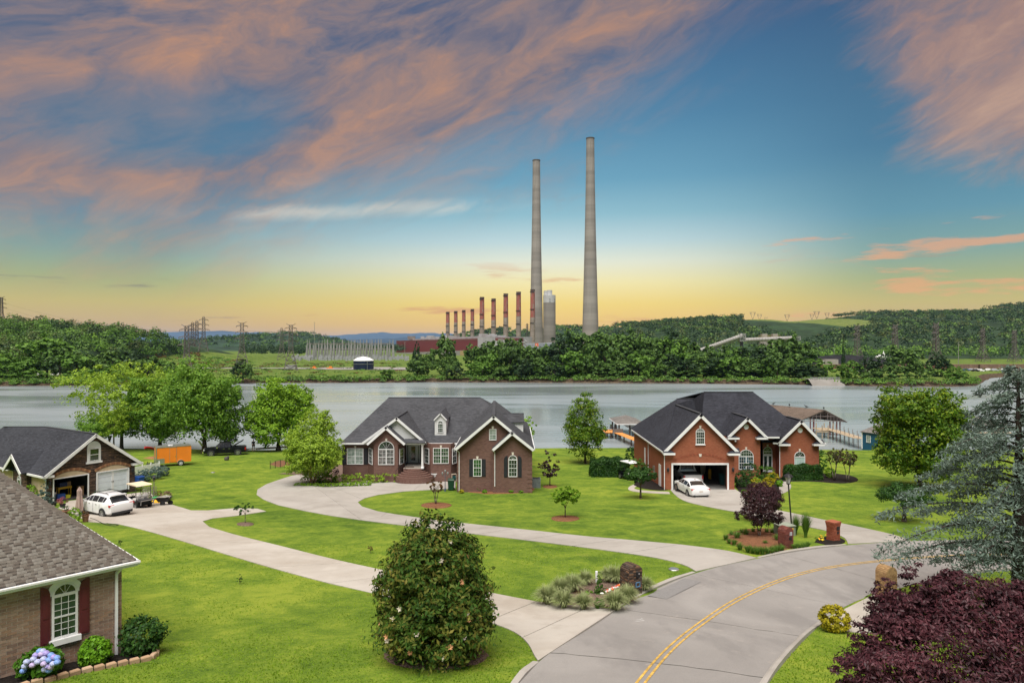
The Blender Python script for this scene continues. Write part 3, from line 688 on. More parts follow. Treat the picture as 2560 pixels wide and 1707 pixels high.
# ================================================================ house with circular drive (dark red brick)
def house_centre():
 h=thing('brick_house','long dark red brick house with charcoal hip roof, white entry gable and curved steps','house',(PX(1080,72),72,Z(70)))
 b=-.6+Z(66)
 dm,dg,ds=72.0,63.9,63.35
 ze,zg_=PZ(1106,71.6),PZ(1121,63.4)
 def rect(x0,x1,d,z0,z1):return[(x0,d,z0),(x1,d,z0),(x1,d,z1),(x0,d,z1)]
 X=lambda p,d=dm:PX(p,d)
 T=(0,.3,0)
 wall(h,rect(X(857),X(1010),dm,b,ze),T,BRK2);wall(h,rect(X(1066),X(1146),dm,b,ze),T,BRK2)
 wall(h,rect(X(1008,74),X(1068,74),74,b,ze),T,BRK2)
 wall(h,[(X(857),dm+.3,b),(X(857),89,b),(X(857),89,ze),(X(857),dm+.3,ze)],(.3,0,0),BRK2)
 xr=PX(1329,dg);xl=PX(1143,dg);xp=PX(1234,dg);xs0=PX(1232,ds)
 g0=PZ(1041,dg)
 wall(h,[(xl,dg,b),(xr,dg,b),(xr,dg,zg_),(xp,dg,g0),(xl,dg,zg_)],T,BRK2)
 wall(h,[(xr-.3,dg+.3,b),(xr-.3,80,b),(xr-.3,80,zg_-.3),(xr-.3,dg+.3,zg_-.3)],(.3,0,0),BRK2)
 wall(h,[(xl,dg+.3,b),(xl,dm,b),(xl,dm,zg_),(xl,dg+.3,zg_)],(.3,0,0),BRK2)
 wall(h,[(X(857)+.3,89,b),(xr-.3,89,b),(xr-.3,89,ze),(X(857)+.3,89,ze)],(0,-.3,0),BRK2)
 xs1=xr+.03
 wall(h,[(xs0,ds,b),(xs1,ds,b),(xs1,ds,PZ(1123,ds)),(PX(1280,ds),ds,PZ(1081,ds)),(xs0,ds,PZ(1123,ds))],(0,dg-ds,0),BRK2)
 for k in range(9):
  z=.35+k*.42
  for x in(xl,xs1):wall(h,rect(x-.02 if x==xl else x-.42,x+.42 if x==xl else x+.02,dg-.03 if x==xl else ds-.03,z,z+.21),(0,.03,0),BRK2,'quoin')
 bl,br_=70.4,70.8
 def bay(p0,p1,q0,q1,d,gable=None):
  pts=[(X(p0),dm),(X(q0,d),d),(X(q1,d),d),(X(p1),dm)]
  top=ze
  for i,((ax,ay),(bx,by))in enumerate(zip(pts,pts[1:])):
   wall(h,[(ax,ay,b),(bx,by,b),(bx,by,top),(ax,ay,top)],(0,.2,0),BRK2,'bay_wall')
  return pts
 L=bay(921,1012,935,995,bl);Rb=bay(1060,1143,1077,1127,br_)
 wall(h,[(PX(924,bl),bl,ze),(PX(1005,bl),bl,ze),(PX(965,bl),bl,PZ(1068,bl))],(0,.2,0),BRK2,'gable_wall')
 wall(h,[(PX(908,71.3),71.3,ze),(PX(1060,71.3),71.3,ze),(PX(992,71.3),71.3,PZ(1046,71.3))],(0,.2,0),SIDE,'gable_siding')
 rz=PZ(993,81);rl,rr_=PX(972,81),PX(1201,81);el,er=PX(852,71.6),PX(1335,63.4)
 main=[[(el,71.6,ze),(er,71.6,ze),(rr_,81,rz),(rl,81,rz)],[(el,90,ze),(el,71.6,ze),(rl,81,rz)],[(er,90,ze),(el,90,ze),(rl,81,rz),(rr_,81,rz)],[(er,71.6,ze),(er,90,ze),(rr_,81,rz)]]
 roof(h,main,SHG,cap=[((rl,81,rz),(rr_,81,rz))])
 wl=PX(1136,63.3);pk=(PX(1234,63.3),PZ(1038,63.3));zt=PZ(1121,63.3)
 roof(h,[[(wl,63.4,zt),(pk[0],63.4,pk[1]),(pk[0]-.35,80.5,pk[1]),(wl,80.5,zt)],[(pk[0],63.4,pk[1]),(er,63.4,zt),(er,80.5,zt),(pk[0]-.35,80.5,pk[1])]],SHG,cap=[((pk[0],63.5,pk[1]),(pk[0]-.35,79.8,pk[1]))])
 sp=(PX(1280,62.9),PZ(1078,62.9));sl_=PX(1230,62.9);sr=PX(1336,62.9);sz=PZ(1122,62.9)
 roof(h,[[(sl_,62.9,sz),(sp[0],62.9,sp[1]),(sp[0],65.5,sp[1]),(sl_,64.4,sz)],[(sp[0],62.9,sp[1]),(sr,62.9,sz),(sr,65.5,sz),(sp[0],65.5,sp[1])]],SHG,.1)
 bp=(PX(965,70),PZ(1065,70));b0,b1,bz=PX(916,70),PX(1014,70),PZ(1108,70)
 roof(h,[[(b0,70,bz),(bp[0],70,bp[1]),(bp[0],76.3,bp[1]),(b0,73,bz)],[(bp[0],70,bp[1]),(b1,70,bz),(b1,73,bz),(bp[0],76.3,bp[1])]],SHG,.1)
 wp=(PX(992,70.9),PZ(1042,70.9));w0,w1,wz=PX(905,70.9),PX(1066,70.9),PZ(1105,70.9)
 roof(h,[[(w0,70.9,wz),(wp[0],70.9,wp[1]),(wp[0],78.4,wp[1]),(w0,74,wz)],[(wp[0],70.9,wp[1]),(w1,70.9,wz),(w1,74,wz),(wp[0],78.4,wp[1])]],SHG,.1,cap=[(wp[:1]+(71.2,)+wp[1:],wp[:1]+(77.5,)+wp[1:])])
 roof(h,[[(PX(1008,70),70,PZ(1106,70)),(PX(1064,70),70,PZ(1106,70)),(PX(1060,71.2),71.2,PZ(1096,71.2)),(PX(1012,71.2),71.2,PZ(1096,71.2))]],SHG,.08,'porch_roof')
 e=.03
 trim(h,[((el,71.6-e,ze),(b0,71.6-e,ze)),((PX(1066,71.6),71.6-e,ze),(wl,71.6-e,ze)),((el-e,71.6,ze),(el-e,90,ze)),((er+e,63.4,zt),(er+e,80,zt))],.12,.16,'gutter')
 trim(h,[((wl,63.35,zt),(pk[0],63.35,pk[1])),((pk[0],63.35,pk[1]),(er,63.35,zt)),((sl_,62.85,sz),(sp[0],62.85,sp[1])),((sp[0],62.85,sp[1]),(sr,62.85,sz)),((b0,69.95,bz),(bp[0],69.95,bp[1])),((bp[0],69.95,bp[1]),(b1,69.95,bz)),((w0,70.85,wz),(wp[0],70.85,wp[1])),((wp[0],70.85,wp[1]),(w1,70.85,wz)),((wl-.03,63.4,zt),(wl-.03,71.4,zt))],.06,.24)
 fz=PZ(1168,71)
 wall(h,[(PX(1014,dm),70.6,fz-.9),(PX(1062,dm),70.6,fz-.9),(PX(1062,dm),70.6,fz-.05),(PX(1014,dm),70.6,fz-.05)],(0,3.4,0),BRK2,'porch_base')
 mb=MB();mb.box(((PX(1014,dm)+PX(1062,dm))/2,72.3,fz-.02),(PX(1062,dm)-PX(1014,dm),3.4,.06));obj(mb,'porch_floor',CONC,h)
 xc=(PX(1010,70)+PX(1072,70))/2-.25
 for k in range(5):
  z1=fz-.06-.165*k;r0=.95+.30*k;mb=MB();n=16
  pts=[Vector((xc+.92*r0*math.cos(t),70.6+r0*.72*math.sin(t),z1))for t in np.linspace(math.pi,2*math.pi,n)]
  mb.prism(pts,(0,0,-.164 if k<4 else-.6));obj(mb,'step',BRK2,h)
 mb=MB();mb.box(((PX(1013,70.3)+PX(1062,70.3))/2,70.4,PZ(1108,70.3)),(PX(1062,70.3)-PX(1013,70.3),.3,.24));obj(mb,'porch_beam',WHITE,h)
 cx=PX(1056,70.3);mb=MB();mb.lathe([(.17,0),(.17,.12),(.125,.16),(.11,2.0),(.13,2.05),(.17,2.1),(.17,2.2)],(cx,70.4,fz),14);mb.v=[Vector((q.x,q.y,fz+(q.z-fz)*(PZ(1109,70.4)-fz)/2.2))for q in mb.v];obj(mb,'column',WHITE,h,smooth='auto')
 dz0,dz1=fz,PZ(1112,74)
 mb=MB();x0,x1=PX(1016,74),PX(1051,74);mid_=(x0+x1)/2
 for(a,c_)in((x0,x0+.12),(x1-.12,x1),(mid_-.55,mid_-.45),(mid_+.45,mid_+.55)):mb.box(((a+c_)/2,73.95,(dz0+dz1)/2),(c_-a,.14,dz1-dz0))
 mb.box((mid_,73.95,dz1+.05),(x1-x0,.14,.14));fx=obj(mb,'door_frame',WHITE,h)
 for a,c_ in((x0+.12,mid_-.55),(mid_+.55,x1-.12)):mb=MB();mb.box(((a+c_)/2,73.98,(dz0+dz1)/2),(c_-a-.02,.03,dz1-dz0-.1));obj(mb,'sidelight',GLASS,fx)
 mb=MB();mb.box((mid_,73.95,(dz0+dz1)/2),(.88,.06,dz1-dz0-.02));dr=obj(mb,'door',WHITE,h)
 mb=MB();mb.box((mid_,73.91,(dz0+dz1)/2+.05),(.46,.03,(dz1-dz0)*.78));obj(mb,'door_glass',GLASS,dr)
 mb=MB();mb.lathe([(.13,0),(.2,.02),(.2,.06),(.13,.08)],(mid_,73.88,0),14,axis=Matrix.Rotation(R(90),3,'X'));mb.v=[q+Vector((0,0,dz0+1.55))for q in mb.v];mb.poly([(mid_-.2,73.86,dz0+1.52),(mid_-.1,73.86,dz0+1.36),(mid_+.1,73.86,dz0+1.36),(mid_+.2,73.86,dz0+1.52)])
 obj(mb,'wreath',M_('dry_wreath',(.34,.16,.06),.9,.3,12),dr)
 mb=MB();mb.tube((mid_-.36,73.9,dz0+.95),(mid_-.36,73.9,dz0+1.15),.02,n=6);obj(mb,'handle',DARK,dr)
 mb=MB();mb.box((mid_,71.2,fz+.025),(1.0,.55,.025));tagp(obj(mb,'door_mat',M_('door_mat',(.10,.06,.045),1,.2,20),None),'brown door mat lying on the porch before the white front door','door mat')
 mb=MB();q0=Vector((PX(1013,70.4),70.4,fz+.75));mb.path([q0+Vector((0,1.2,.1)),q0,q0+Vector((-.75,-1.1,-.75)),q0+Vector((-.75,-1.1,-1.4))],.022);mb.tube(q0,q0-Vector((0,0,.8)),.02);obj(mb,'handrail',BLACK,h)
 def win(p0,p1,y0,y1,d,**k):
  w=PX(p1,d)-PX(p0,d);z0=PZ(y1,d);return window(h,((PX(p0,d)+PX(p1,d))/2,d,z0),XR,FRONT,w,PZ(y0,d)-z0,key=KEY,**k)
 win(868,909,1120,1160,dm,units=2,cols=2,rows=2,glass=GLASSCUR)
 for p in(861,915.5):shutter(h,(PX(p,dm),dm,PZ(1160,dm)),XR,FRONT,.42,PZ(1120,dm)-PZ(1160,dm),SHUTB)
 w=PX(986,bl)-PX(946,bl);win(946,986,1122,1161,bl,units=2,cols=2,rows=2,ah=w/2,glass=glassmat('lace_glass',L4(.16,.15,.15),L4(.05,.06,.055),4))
 win(1083,1122,1119,1158,br_,units=2,cols=3,rows=2,glass=glassmat('green_reflection_glass',L4(.05,.10,.055),L4(.02,.03,.028),2.5))  # green reflection painted into the pane colour
 for pts,(i,j)in((L,(0,1)),(L,(2,3)),(Rb,(0,1)),(Rb,(2,3))):
  a,c_=Vector((*pts[i],0)),Vector((*pts[j],0));u=(c_-a).normalized();nn=Vector((u.y,-u.x,0));m=(a+c_)/2;wd=(c_-a).length
  window(h,(m.x+nn.x*.01,m.y+nn.y*.01,PZ(1160,71)),u,nn,wd*.62,PZ(1121,71)-PZ(1160,71),cols=2,rows=2)
 win(1223,1241,1072,1100,dg,cols=2,rows=2,glass=GLASSCUR);win(1183,1204,1147,1190,dg,cols=3,rows=2,glass=glassmat('lawn_reflection_glass',L4(.03,.11,.03),L4(.015,.05,.02),2))  # lawn reflection painted into the lower window's pane colour
 for p in(1178,1209.5):shutter(h,(PX(p,dg),dg,PZ(1190,dg)),XR,FRONT,.36,PZ(1147,dg)-PZ(1190,dg),SHUTB)
 w=PX(1293,ds)-PX(1271,ds);win(1271,1293,1148,1191,ds,cols=3,rows=2,ah=w/2)
 for p,s in((1264.5,-1),(1299.5,1)):shutter(h,(PX(p,ds),ds,PZ(1192,ds)),XR,FRONT,.34,PZ(1148,ds)-PZ(1192,ds),SHUTB,.34,-s)
 dd=73.0;x0,x1=PX(1087,dd),PX(1115.5,dd);zb,zt2,zp=PZ(1088,dd),PZ(1046,dd),PZ(1032,dd);xm=(x0+x1)/2
 wall(h,[(x0,dd,zb),(x1,dd,zb),(x1,dd,zt2),(xm,dd,zp),(x0,dd,zt2)],(0,5.5,0),SIDE,'dormer')
 roof(h,[[(x0-.12,dd-.15,zt2-.1),(xm,dd-.15,zp+.06),(xm,79.2,zp+.06),(x0-.12,79,zt2-.1)],[(xm,dd-.15,zp+.06),(x1+.12,dd-.15,zt2-.1),(x1+.12,79,zt2-.1),(xm,79.2,zp+.06)]],SHG,.07,'dormer_roof')
 trim(h,[((x0-.12,dd-.18,zt2-.1),(xm,dd-.18,zp+.06)),((xm,dd-.18,zp+.06),(x1+.12,dd-.18,zt2-.1))],.05,.12,'dormer_trim')
 w=PX(1108,dd)-PX(1094,dd);window(h,(xm,dd,PZ(1081,dd)),XR,FRONT,w,PZ(1058,dd)-PZ(1081,dd),ah=w/2,cols=3,rows=2)
 X0,X1=-2.6,PX(1308,69.5);zt3=PZ(1053,69.5)
 wall(h,[(X0,69.5,3.9),(X1,69.5,3.9),(X1,69.5,zt3),(X0,69.5,zt3)],(0,4,0),SIDE,'side_dormer')
 roof(h,[[(X0,69.3,zt3-.03),(X1+.1,69.3,zt3-.03),(X1+.1,71.5,zt3+.62),(X0,71.5,zt3+.62)],[(X0,71.5,zt3+.62),(X1+.1,71.5,zt3+.62),(X1+.1,73.7,zt3-.03),(X0,73.7,zt3-.03)]],SHG,.1,'dormer_roof',cap=[((X0,71.5,zt3+.62),(X1+.1,71.5,zt3+.62))])
 for(p,d,y0,yb,dx)in((1148,dg-.08,1124,1227,.05),(1237,ds-.1,1124,1215,0)):
  downspout(h,[(PX(p,d)-.25,d-.15,PZ(y0,d)),(PX(p,d),d,PZ(y0+6,d)),(PX(p,d),d,PZ(yb,d))])
 return h
HC=house_centre()
# ================================================================ house with open double garage (orange red brick)
def house_right():
 h=thing('brick_house','orange red brick house with black roof, three white-trimmed gables and an open double garage','house',(PX(1860,70),72,Z(70)))
 b=-1.0;dg,d2,d3=65.3,73.0,74.0;T=(0,.3,0)
 xl,xr=PX(1663,dg),PX(1835.5,dg);ze=PZ(1131,dg);xp=PX(1752,dg)
 o0,o1,oz=PX(1682,dg),PX(1817,dg),PZ(1161,dg)
 wall(h,[(xl,dg,b),(o0,dg,b),(o0,dg,oz),(o1,dg,oz),(o1,dg,b),(xr,dg,b),(xr,dg,ze),(xp,dg,PZ(1037,dg)),(xl,dg,ze)],T,BRK3)
 wall(h,[(xl,dg+.3,b),(xl,82,b),(xl,82,ze),(xl,dg+.3,ze)],(.3,0,0),BRK3);wall(h,[(xr-.3,dg+.3,b),(xr-.3,d2+.3,b),(xr-.3,d2+.3,ze+1),(xr-.3,dg+.3,ze)],(.3,0,0),BRK3)
 gz=Z(dg)+.03
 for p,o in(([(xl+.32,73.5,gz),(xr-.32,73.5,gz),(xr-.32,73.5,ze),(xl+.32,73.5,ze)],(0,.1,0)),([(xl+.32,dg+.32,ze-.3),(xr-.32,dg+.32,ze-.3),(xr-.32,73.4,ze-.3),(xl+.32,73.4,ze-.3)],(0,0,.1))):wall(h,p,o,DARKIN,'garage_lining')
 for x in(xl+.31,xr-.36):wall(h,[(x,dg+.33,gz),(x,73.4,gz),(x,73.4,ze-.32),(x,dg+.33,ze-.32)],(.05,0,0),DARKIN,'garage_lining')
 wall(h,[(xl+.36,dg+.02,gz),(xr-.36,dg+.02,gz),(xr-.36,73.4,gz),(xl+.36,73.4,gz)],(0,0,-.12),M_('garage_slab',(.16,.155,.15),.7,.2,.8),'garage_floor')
 mb=MB();f=.16
 for(a,c)in((o0-f,o0),(o1,o1+f)):mb.box(((a+c)/2,dg-.02,(gz+oz+f)/2),(f,.12,oz+f-gz))
 mb.box(((o0+o1)/2,dg-.02,oz+f/2),(o1-o0,.12,f));obj(mb,'garage_door_frame',WHITE,h)
 mb=MB();[mb.box(((o0+o1)/2,dg+.55+.55*k,oz-.06-.012*k),(o1-o0-.1,.5,.05))for k in range(4)];gd=obj(mb,'garage_door',WHITE,h);gd['label']='white sectional door rolled up under the ceiling'
 archbricks(h,((o0+o1)/2,dg,oz+.22),XR,FRONT,o1-o0-.2,.62,.05,.2,[SOLD],.02,58)
 def key(px,y0,y1,d):
  mb=MB();x=PX(px,d);z0,z1=PZ(y1,d),PZ(y0,d);mb.prism([(x-.09,d,z0),(x+.09,d,z0),(x+.14,d,z1),(x-.14,d,z1)],(0,-.07,0));obj(mb,'keystone',KEY,h)
 key(1750,1134,1141,dg)
 e2,e3=PZ(1091,d2),PZ(1106,d3)
 wall(h,[(xr,d2,b),(PX(1906,d2),d2,b),(PX(1906,d2),d2,e2),(PX(1868.7,d2),d2,PZ(1046,d2)),(PX(1831,d2),d2,e2),(xr,d2,e2)],T,BRK3)
 wall(h,[(PX(1906,d2),d2,b),(PX(1906,d2),d2+2.2,b),(PX(1906,d2),d2+2.2,e2),(PX(1906,d2),d2,e2)],(-.25,0,0),BRK3)
 wall(h,[(PX(1900,75.2),75.2,b),(PX(1955,75.2),75.2,b),(PX(1955,75.2),75.2,e3+.3),(PX(1900,75.2),75.2,e3+.3)],T,BRK3)
 x0,x1=PX(1949.6,d3),PX(2047,d3)
 wall(h,[(x0,d3,b),(x1,d3,b),(x1,d3,e3),(PX(2001,d3),d3,PZ(1054,d3)),(x0,d3,e3)],T,BRK3)
 wall(h,[(x0,d3+.3,b),(x0,75.3,b),(x0,75.3,e3),(x0,d3+.3,e3)],(.25,0,0),BRK3);wall(h,[(x1-.3,d3+.3,b),(x1-.3,88,b),(x1-.3,88,e3),(x1-.3,d3+.3,e3)],(.3,0,0),BRK3)
 wall(h,[(xl+.3,81.7,b),(x1-.3,88,b),(x1-.3,88,e3),(xl+.3,81.7,e3)],(0,.3,0),BRK3)
 A=P(1657.6,1128,64.9);Pk=P(1752,1033,64.9);C=P(1847.5,1128,64.9)
 zr=Pk.z
 s1=P(1693,996,76);s2=P(1735.5,996,76.5)
 r1=[[A,Pk,(Pk.x,74.8,zr)],[A,(Pk.x,74.8,zr),s1],[A,s1,(A.x,83,A.z)],[Pk,C,(C.x,77.5,C.z),(Pk.x,77.5,zr)]]
 ex0,ex1=A.x,x1+.45;y0,y1=75.0,83.0;ez=PZ(1104,75)
 ml,mr=P(1760.5,979,80.5),P(1882,979,80.5)
 dl_,drr=P(1911,999,79.5),P(1972.7,1043,76.5)
 lowl=(ex0,82.3,A.z)
 r2=[[(C.x-1.0,y0,ez),(ex1,y0,ez),(mr.x,mr.y,mr.z),(ml.x,ml.y,ml.z),s2],[(Pk.x,74.8,zr),(C.x-1.0,y0,ez),s2],[(Pk.x,74.8,zr),s2,s1],[(s1.x,s1.y,s1.z),(ex0,y1,A.z),(ml.x,ml.y,ml.z)],[(ex0,y1,A.z),(ex1,89,ez),(mr.x,mr.y,mr.z),(ml.x,ml.y,ml.z)],[(ex1,y0,ez),(ex1,89,ez),(mr.x,mr.y,mr.z)]]
 tri=[]
 for p in r2:
  for i in range(1,len(p)-1):tri.append([p[0],p[i],p[i+1]])
 roof(h,r1+tri,SHB,.12,cap=[(Pk+Vector((0,.2,0)),(Pk.x,74.6,zr)),(ml,mr),(s1,s2)])
 G2=[P(1818,1090.5,72.5),P(1868.7,1042,72.5),P(1918,1090.5,72.5)]
 G3=[P(1944,1106,73.5),P(2003,1049,73.5),P(2059,1107,73.5)]
 roof(h,[[P(1902,1091,72.9),P(1952,1091,72.9),P(1952,1070,78),P(1902,1070,78)]],SHB,.1,'porch_roof')
 for g,bk in((G2,79.5),(G3,79.5)):
  a,p,c=g;roof(h,[[a,p,(p.x,bk,p.z),(a.x,bk,a.z)],[p,c,(c.x,bk,c.z),(p.x,bk,p.z)]],SHB,.1,cap=[(p+Vector((0,.2,0)),(p.x,bk-2.2,p.z))])
 v=Vector((0,-.04,0))
 trim(h,[(A+v,Pk+v),(Pk+v,C+v)]+[s for g in(G2,G3)for s in((g[0]+v,g[1]+v),(g[1]+v,g[2]+v))],.07,.27)
 trim(h,[(A,(A.x,82,A.z)),(P(1916,1091,72.4),P(1948,1091,72.4)),(P(1932,1105,73.4),P(1944,1106,73.4)),((ex1+.04,73.5,G3[2].z),(ex1+.04,88.5,G3[2].z))],.12,.15,'gutter')
 for(p0,p1,y,d)in((1657,1686,1130,65),(1818,1848,1131,65),(1817,1846,1092,72.7),(1889,1917,1092,72.7),(1944,1973,1108,73.7),(2031,2058,1108,73.7)):
  a,c=PX(p0,d),PX(p1,d);z=PZ(y,d);mb=MB();mb.box(((a+c)/2,d-.08,z-.12),(c-a,.5,.2));rt=obj(mb,'gable_return',WHITE,h)
  mb=MB();inn=a if p1<(1752 if d<70 else(1868 if p0<1930 else 2001))else c;out=c if inn==a else a
  mb.add([(a,d-.33,z-.015),(c,d-.33,z-.015),(c,d+.16,z-.015),(a,d+.16,z-.015),(inn,d+.16,z+.42),(inn*.75+out*.25,d+.16,z+.40)],[(0,1,5,4)if inn==a else(0,1,4,5),(1,2,5)if inn==a else(1,2,4),(3,0,4)if inn==a else(3,0,5)]);obj(mb,'return_roof',SHB,rt)
 trim(h,[(P(1836,1098,72.6),P(1839,1098,72.6))],.3,.2,'gutter')
 def win(p0,p1,y0,y1,d,**k):
  w=PX(p1,d)-PX(p0,d);z0=PZ(y1,d);return window(h,((PX(p0,d)+PX(p1,d))/2,d,z0),XR,FRONT,w,PZ(y0,d)-z0,key=KEY,**k)
 win(1739,1761,1078,1110,dg,ah=.30,cols=4,rows=2,fan=False,sill=True)
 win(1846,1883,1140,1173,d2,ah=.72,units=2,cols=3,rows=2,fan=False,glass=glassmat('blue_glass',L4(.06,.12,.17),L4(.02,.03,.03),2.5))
 w=PX(2011.6,d3)-PX(1985,d3);win(1985,2011.6,1141,1171,d3,ah=w/2,cols=6,rows=3,sashes=1,glass=GLASSBLIND)
 for(p,y,d)in((1865,1066.5,d2),(1999.5,1075,d3)):
  mb=MB();mb.lathe([(0,.02),(.2,.02),(.2,.05),(.27,.06),(.28,0)],(0,0,0),18,axis=Matrix.Rotation(R(90),3,'X'));mb.v=[q+Vector((PX(p,d),d,PZ(y,d)))for q in mb.v];obj(mb,'gable_vent',WHITE,h)
 dx0,dx1=PX(1907,75.1),PX(1930,75.1);zb,zt=PZ(1179,75.1),PZ(1136,75.1);w=dx1-dx0
 window(h,((dx0+dx1)/2,75.15,zt+.04),XR,FRONT,w,.32,ah=w/2,cols=3,rows=1,sashes=1,name='transom',key=KEY)
 mb=MB();mb.box(((dx0+dx1)/2,75.1,(zb+zt)/2),(w,.12,zt-zb));dr=obj(mb,'door',WHITE,h);mb=MB()
 for k in(-.25,.25):mb.box(((dx0+dx1)/2+k*w,75.03,(zb+zt)/2+.05),(w*.3,.03,(zt-zb)*.8))
 obj(mb,'door_glass',GLASS,dr)
 def side(y,z0,z1,w,nm,mat,dp=.06):
  mb=MB();mb.box((xl-dp/2,y,(z0+z1)/2),(dp,w,z1-z0));return obj(mb,nm,mat,h)
 side(75.2,.9,2.7,.5,'side_window',WHITE);side(67.6,.1,2.2,.9,'side_door',WHITE);side(70.2,1.0,1.6,.4,'meter_box',STEEL,.16);side(69.9,.2,1.0,.25,'meter_box',STEEL,.12)
 downspout(h,[(xl-.06,73.2,ze-.1),(xl-.06,73.2,0)]);downspout(h,[(xl-.1,dg-.06,ze-.15),(xl-.1,dg-.06,.1)]);downspout(h,[(PX(1948,d3),d3-.07,e3),(PX(1948,d3),d3-.07,-.5)])
 for p in(1669,1831):
  x,z=PX(p,dg),PZ(1173,dg);mb=MB();mb.box((x,dg-.05,z),(.1,.06,.3));mb.lathe([(.02,-.2),(.10,-.12),(.13,.12),(.02,.24)],(x,dg-.17,z),8);obj(mb,'wall_lantern',DARK,h)
 return h
HR=house_right()
# ================================================================ house with stone garage gable, far side of the first drive
def house_left():
 o=Vector((PX(119,58),58,Z(58)-.05));rz=math.atan2(.84,.54)
 h=thing('stone_house','low tan stucco house with brown ledge stone garage gable and two arched garage doors','house',o,rz)
 CTX['w']=False
 W=7.4;e=2.75;pkz=5.55;xm=W/2;N_=Vector((0,-1,0));b=-.8
 M3,t,bs=newmat('ledge_stone',.2);uv=tc(t,'UV');n=t.nodes.new('ShaderNodeTexBrick');t.links.new(uv.k,n.inputs['Vector'])
 for k_,v_ in(('Scale',1),('Brick Width',.46),('Row Height',.085),('Mortar Size',.007)):n.inputs[k_].default_value=v_
 n.inputs['Color1'].default_value=L4(.055,.040,.033);n.inputs['Color2'].default_value=L4(.19,.125,.09);n.inputs['Mortar'].default_value=L4(.012,.01,.01);n.inputs['Bias'].default_value=-.2
 tint=noise(t,mapped(t,uv,(2.2,11,1)),1.0,3,.6);setc(t,bs.inputs['Base Color'],mixc(t,tint.ss(.60,.68),X(t,n.outputs[0]),L4(.34,.17,.085)));bs.inputs['Roughness'].default_value=.9;bump(t,bs,X(t,n.outputs['Fac'])*-1.0+tint*.6,.9,.03)
 STONE=M3
 ARB=[M_('arch_brick_tan',(.34,.19,.10),.9,.2,5),M_('arch_brick_brown',(.23,.115,.065),.9,.2,5),M_('arch_brick_rust',(.27,.13,.07),.9,.2,5)]
 gd=[(.42,3.32),(3.95,6.85)];gh=2.02;ah=.42
 outer=[(0,b)]
 for x0,x1 in gd:outer+=[(x0,b),(x0,gh),(x1,gh),(x1,b)]
 outer+=[(W,b),(W,e),(xm,pkz-.1),(0,e)]
 wall(h,[(x,0,z)for x,z in outer],(0,.3,0),STONE)
 wall(h,[(0,.3,b),(0,2.9,b),(0,2.9,e),(0,.3,e)],(.3,0,0),STUCCO);wall(h,[(0,5.6,b),(0,18,b),(0,18,e),(0,5.6,e)],(.3,0,0),STUCCO);wall(h,[(W-.3,.3,b),(W-.3,18,b),(W-.3,18,e),(W-.3,.3,e)],(.3,0,0),STUCCO)
 wall(h,[(.3,17.7,b),(W-.3,17.7,b),(W-.3,17.7,e),(.3,17.7,e)],(0,.3,0),STUCCO)
 wall(h,[(-.35,2.9,b),(-.35,5.6,b),(-.35,5.6,e),(-.35,4.25,e+1.15),(-.35,2.9,e)],(.6,0,0),STONE,'bump_out_wall')
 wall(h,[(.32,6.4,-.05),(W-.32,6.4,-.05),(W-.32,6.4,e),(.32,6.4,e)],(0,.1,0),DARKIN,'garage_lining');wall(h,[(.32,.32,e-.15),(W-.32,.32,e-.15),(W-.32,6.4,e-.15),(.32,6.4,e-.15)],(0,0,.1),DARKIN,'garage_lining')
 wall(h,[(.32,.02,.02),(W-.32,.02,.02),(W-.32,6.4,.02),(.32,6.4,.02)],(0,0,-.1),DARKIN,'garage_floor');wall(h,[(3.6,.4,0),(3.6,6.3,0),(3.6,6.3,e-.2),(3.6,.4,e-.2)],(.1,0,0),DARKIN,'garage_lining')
 for k,(x0,x1)in enumerate(gd):
  w=x1-x0;c=(x0+x1)/2
  A=arcpts(w,ah,gh);mb=MB();mb.prism([Vector((c+x,-.02,z))for x,z in A],(0,.05,0));obj(mb,'arch_panel',STUCCO,h)
  archbricks(h,(c,-.02,0),(1,0,0),N_,w+.12,ah+.02,gh+.02,.24,ARB,.05,22)
  mb=MB();[mb.box((x,-.03,gh/2),(.09,.1,gh))for x in(x0+.045,x1-.045)];mb.box((c,-.03,gh-.045),(w-.18,.1,.09));obj(mb,'garage_door_frame',WHITE,h)
 x0,x1=gd[1];LBL=M_('pale_blue_white_paint',(.62,.68,.74),.5,.05);mb=MB()
 c=(x0+x1)/2
 for s in(-1,1):
  for r_ in range(4):mb.box((c+s*(x1-x0)/4*.96,.08,.25+r_*.48),((x1-x0)/2*.92,.06,.465))
 g=obj(mb,'garage_door',LBL,h);g['label']='closed pale blue white garage door';mb=MB()
 for s in(-1,1):
  mb.box((c+s*.05,.035,gh/2),(.085,.03,gh-.12));mb.box((c+s*((x1-x0)/2-.14),.035,gh/2),(.08,.03,gh-.12));A=arcpts((x1-x0)/2-.2,.25,gh-.42,8)
  for(a0_,a1_)in zip(A,A[1:]):mb.tube((c+s*(x1-x0)/4+a0_[0],.04,a0_[1]),(c+s*(x1-x0)/4+a1_[0],.04,a1_[1]),.03,n=4)
 obj(mb,'door_batten',WHITE,g);mb=MB();[mb.box((c+s*.06,.01,.95),(.03,.03,.16))for s in(-1,1)];obj(mb,'handle',DARK,g)
 mb=MB();wx=xm+.05;A=arcpts(1.16,.58,4.25);mb.prism([Vector((wx+x,-.05,z))for x,z in[(-.58,3.02),(.58,3.02)]+A[::-1]],(0,.05,0));mb.box((wx,-.06,2.95),(1.36,.14,.16));obj(mb,'window_surround',WHITE,h)
 A=arcpts(.8,.4,4.25);mb=MB();mb.prism([Vector((wx+x,-.062,z))for x,z in A],(0,.01,0));obj(mb,'arch_insert',WHITE,h)
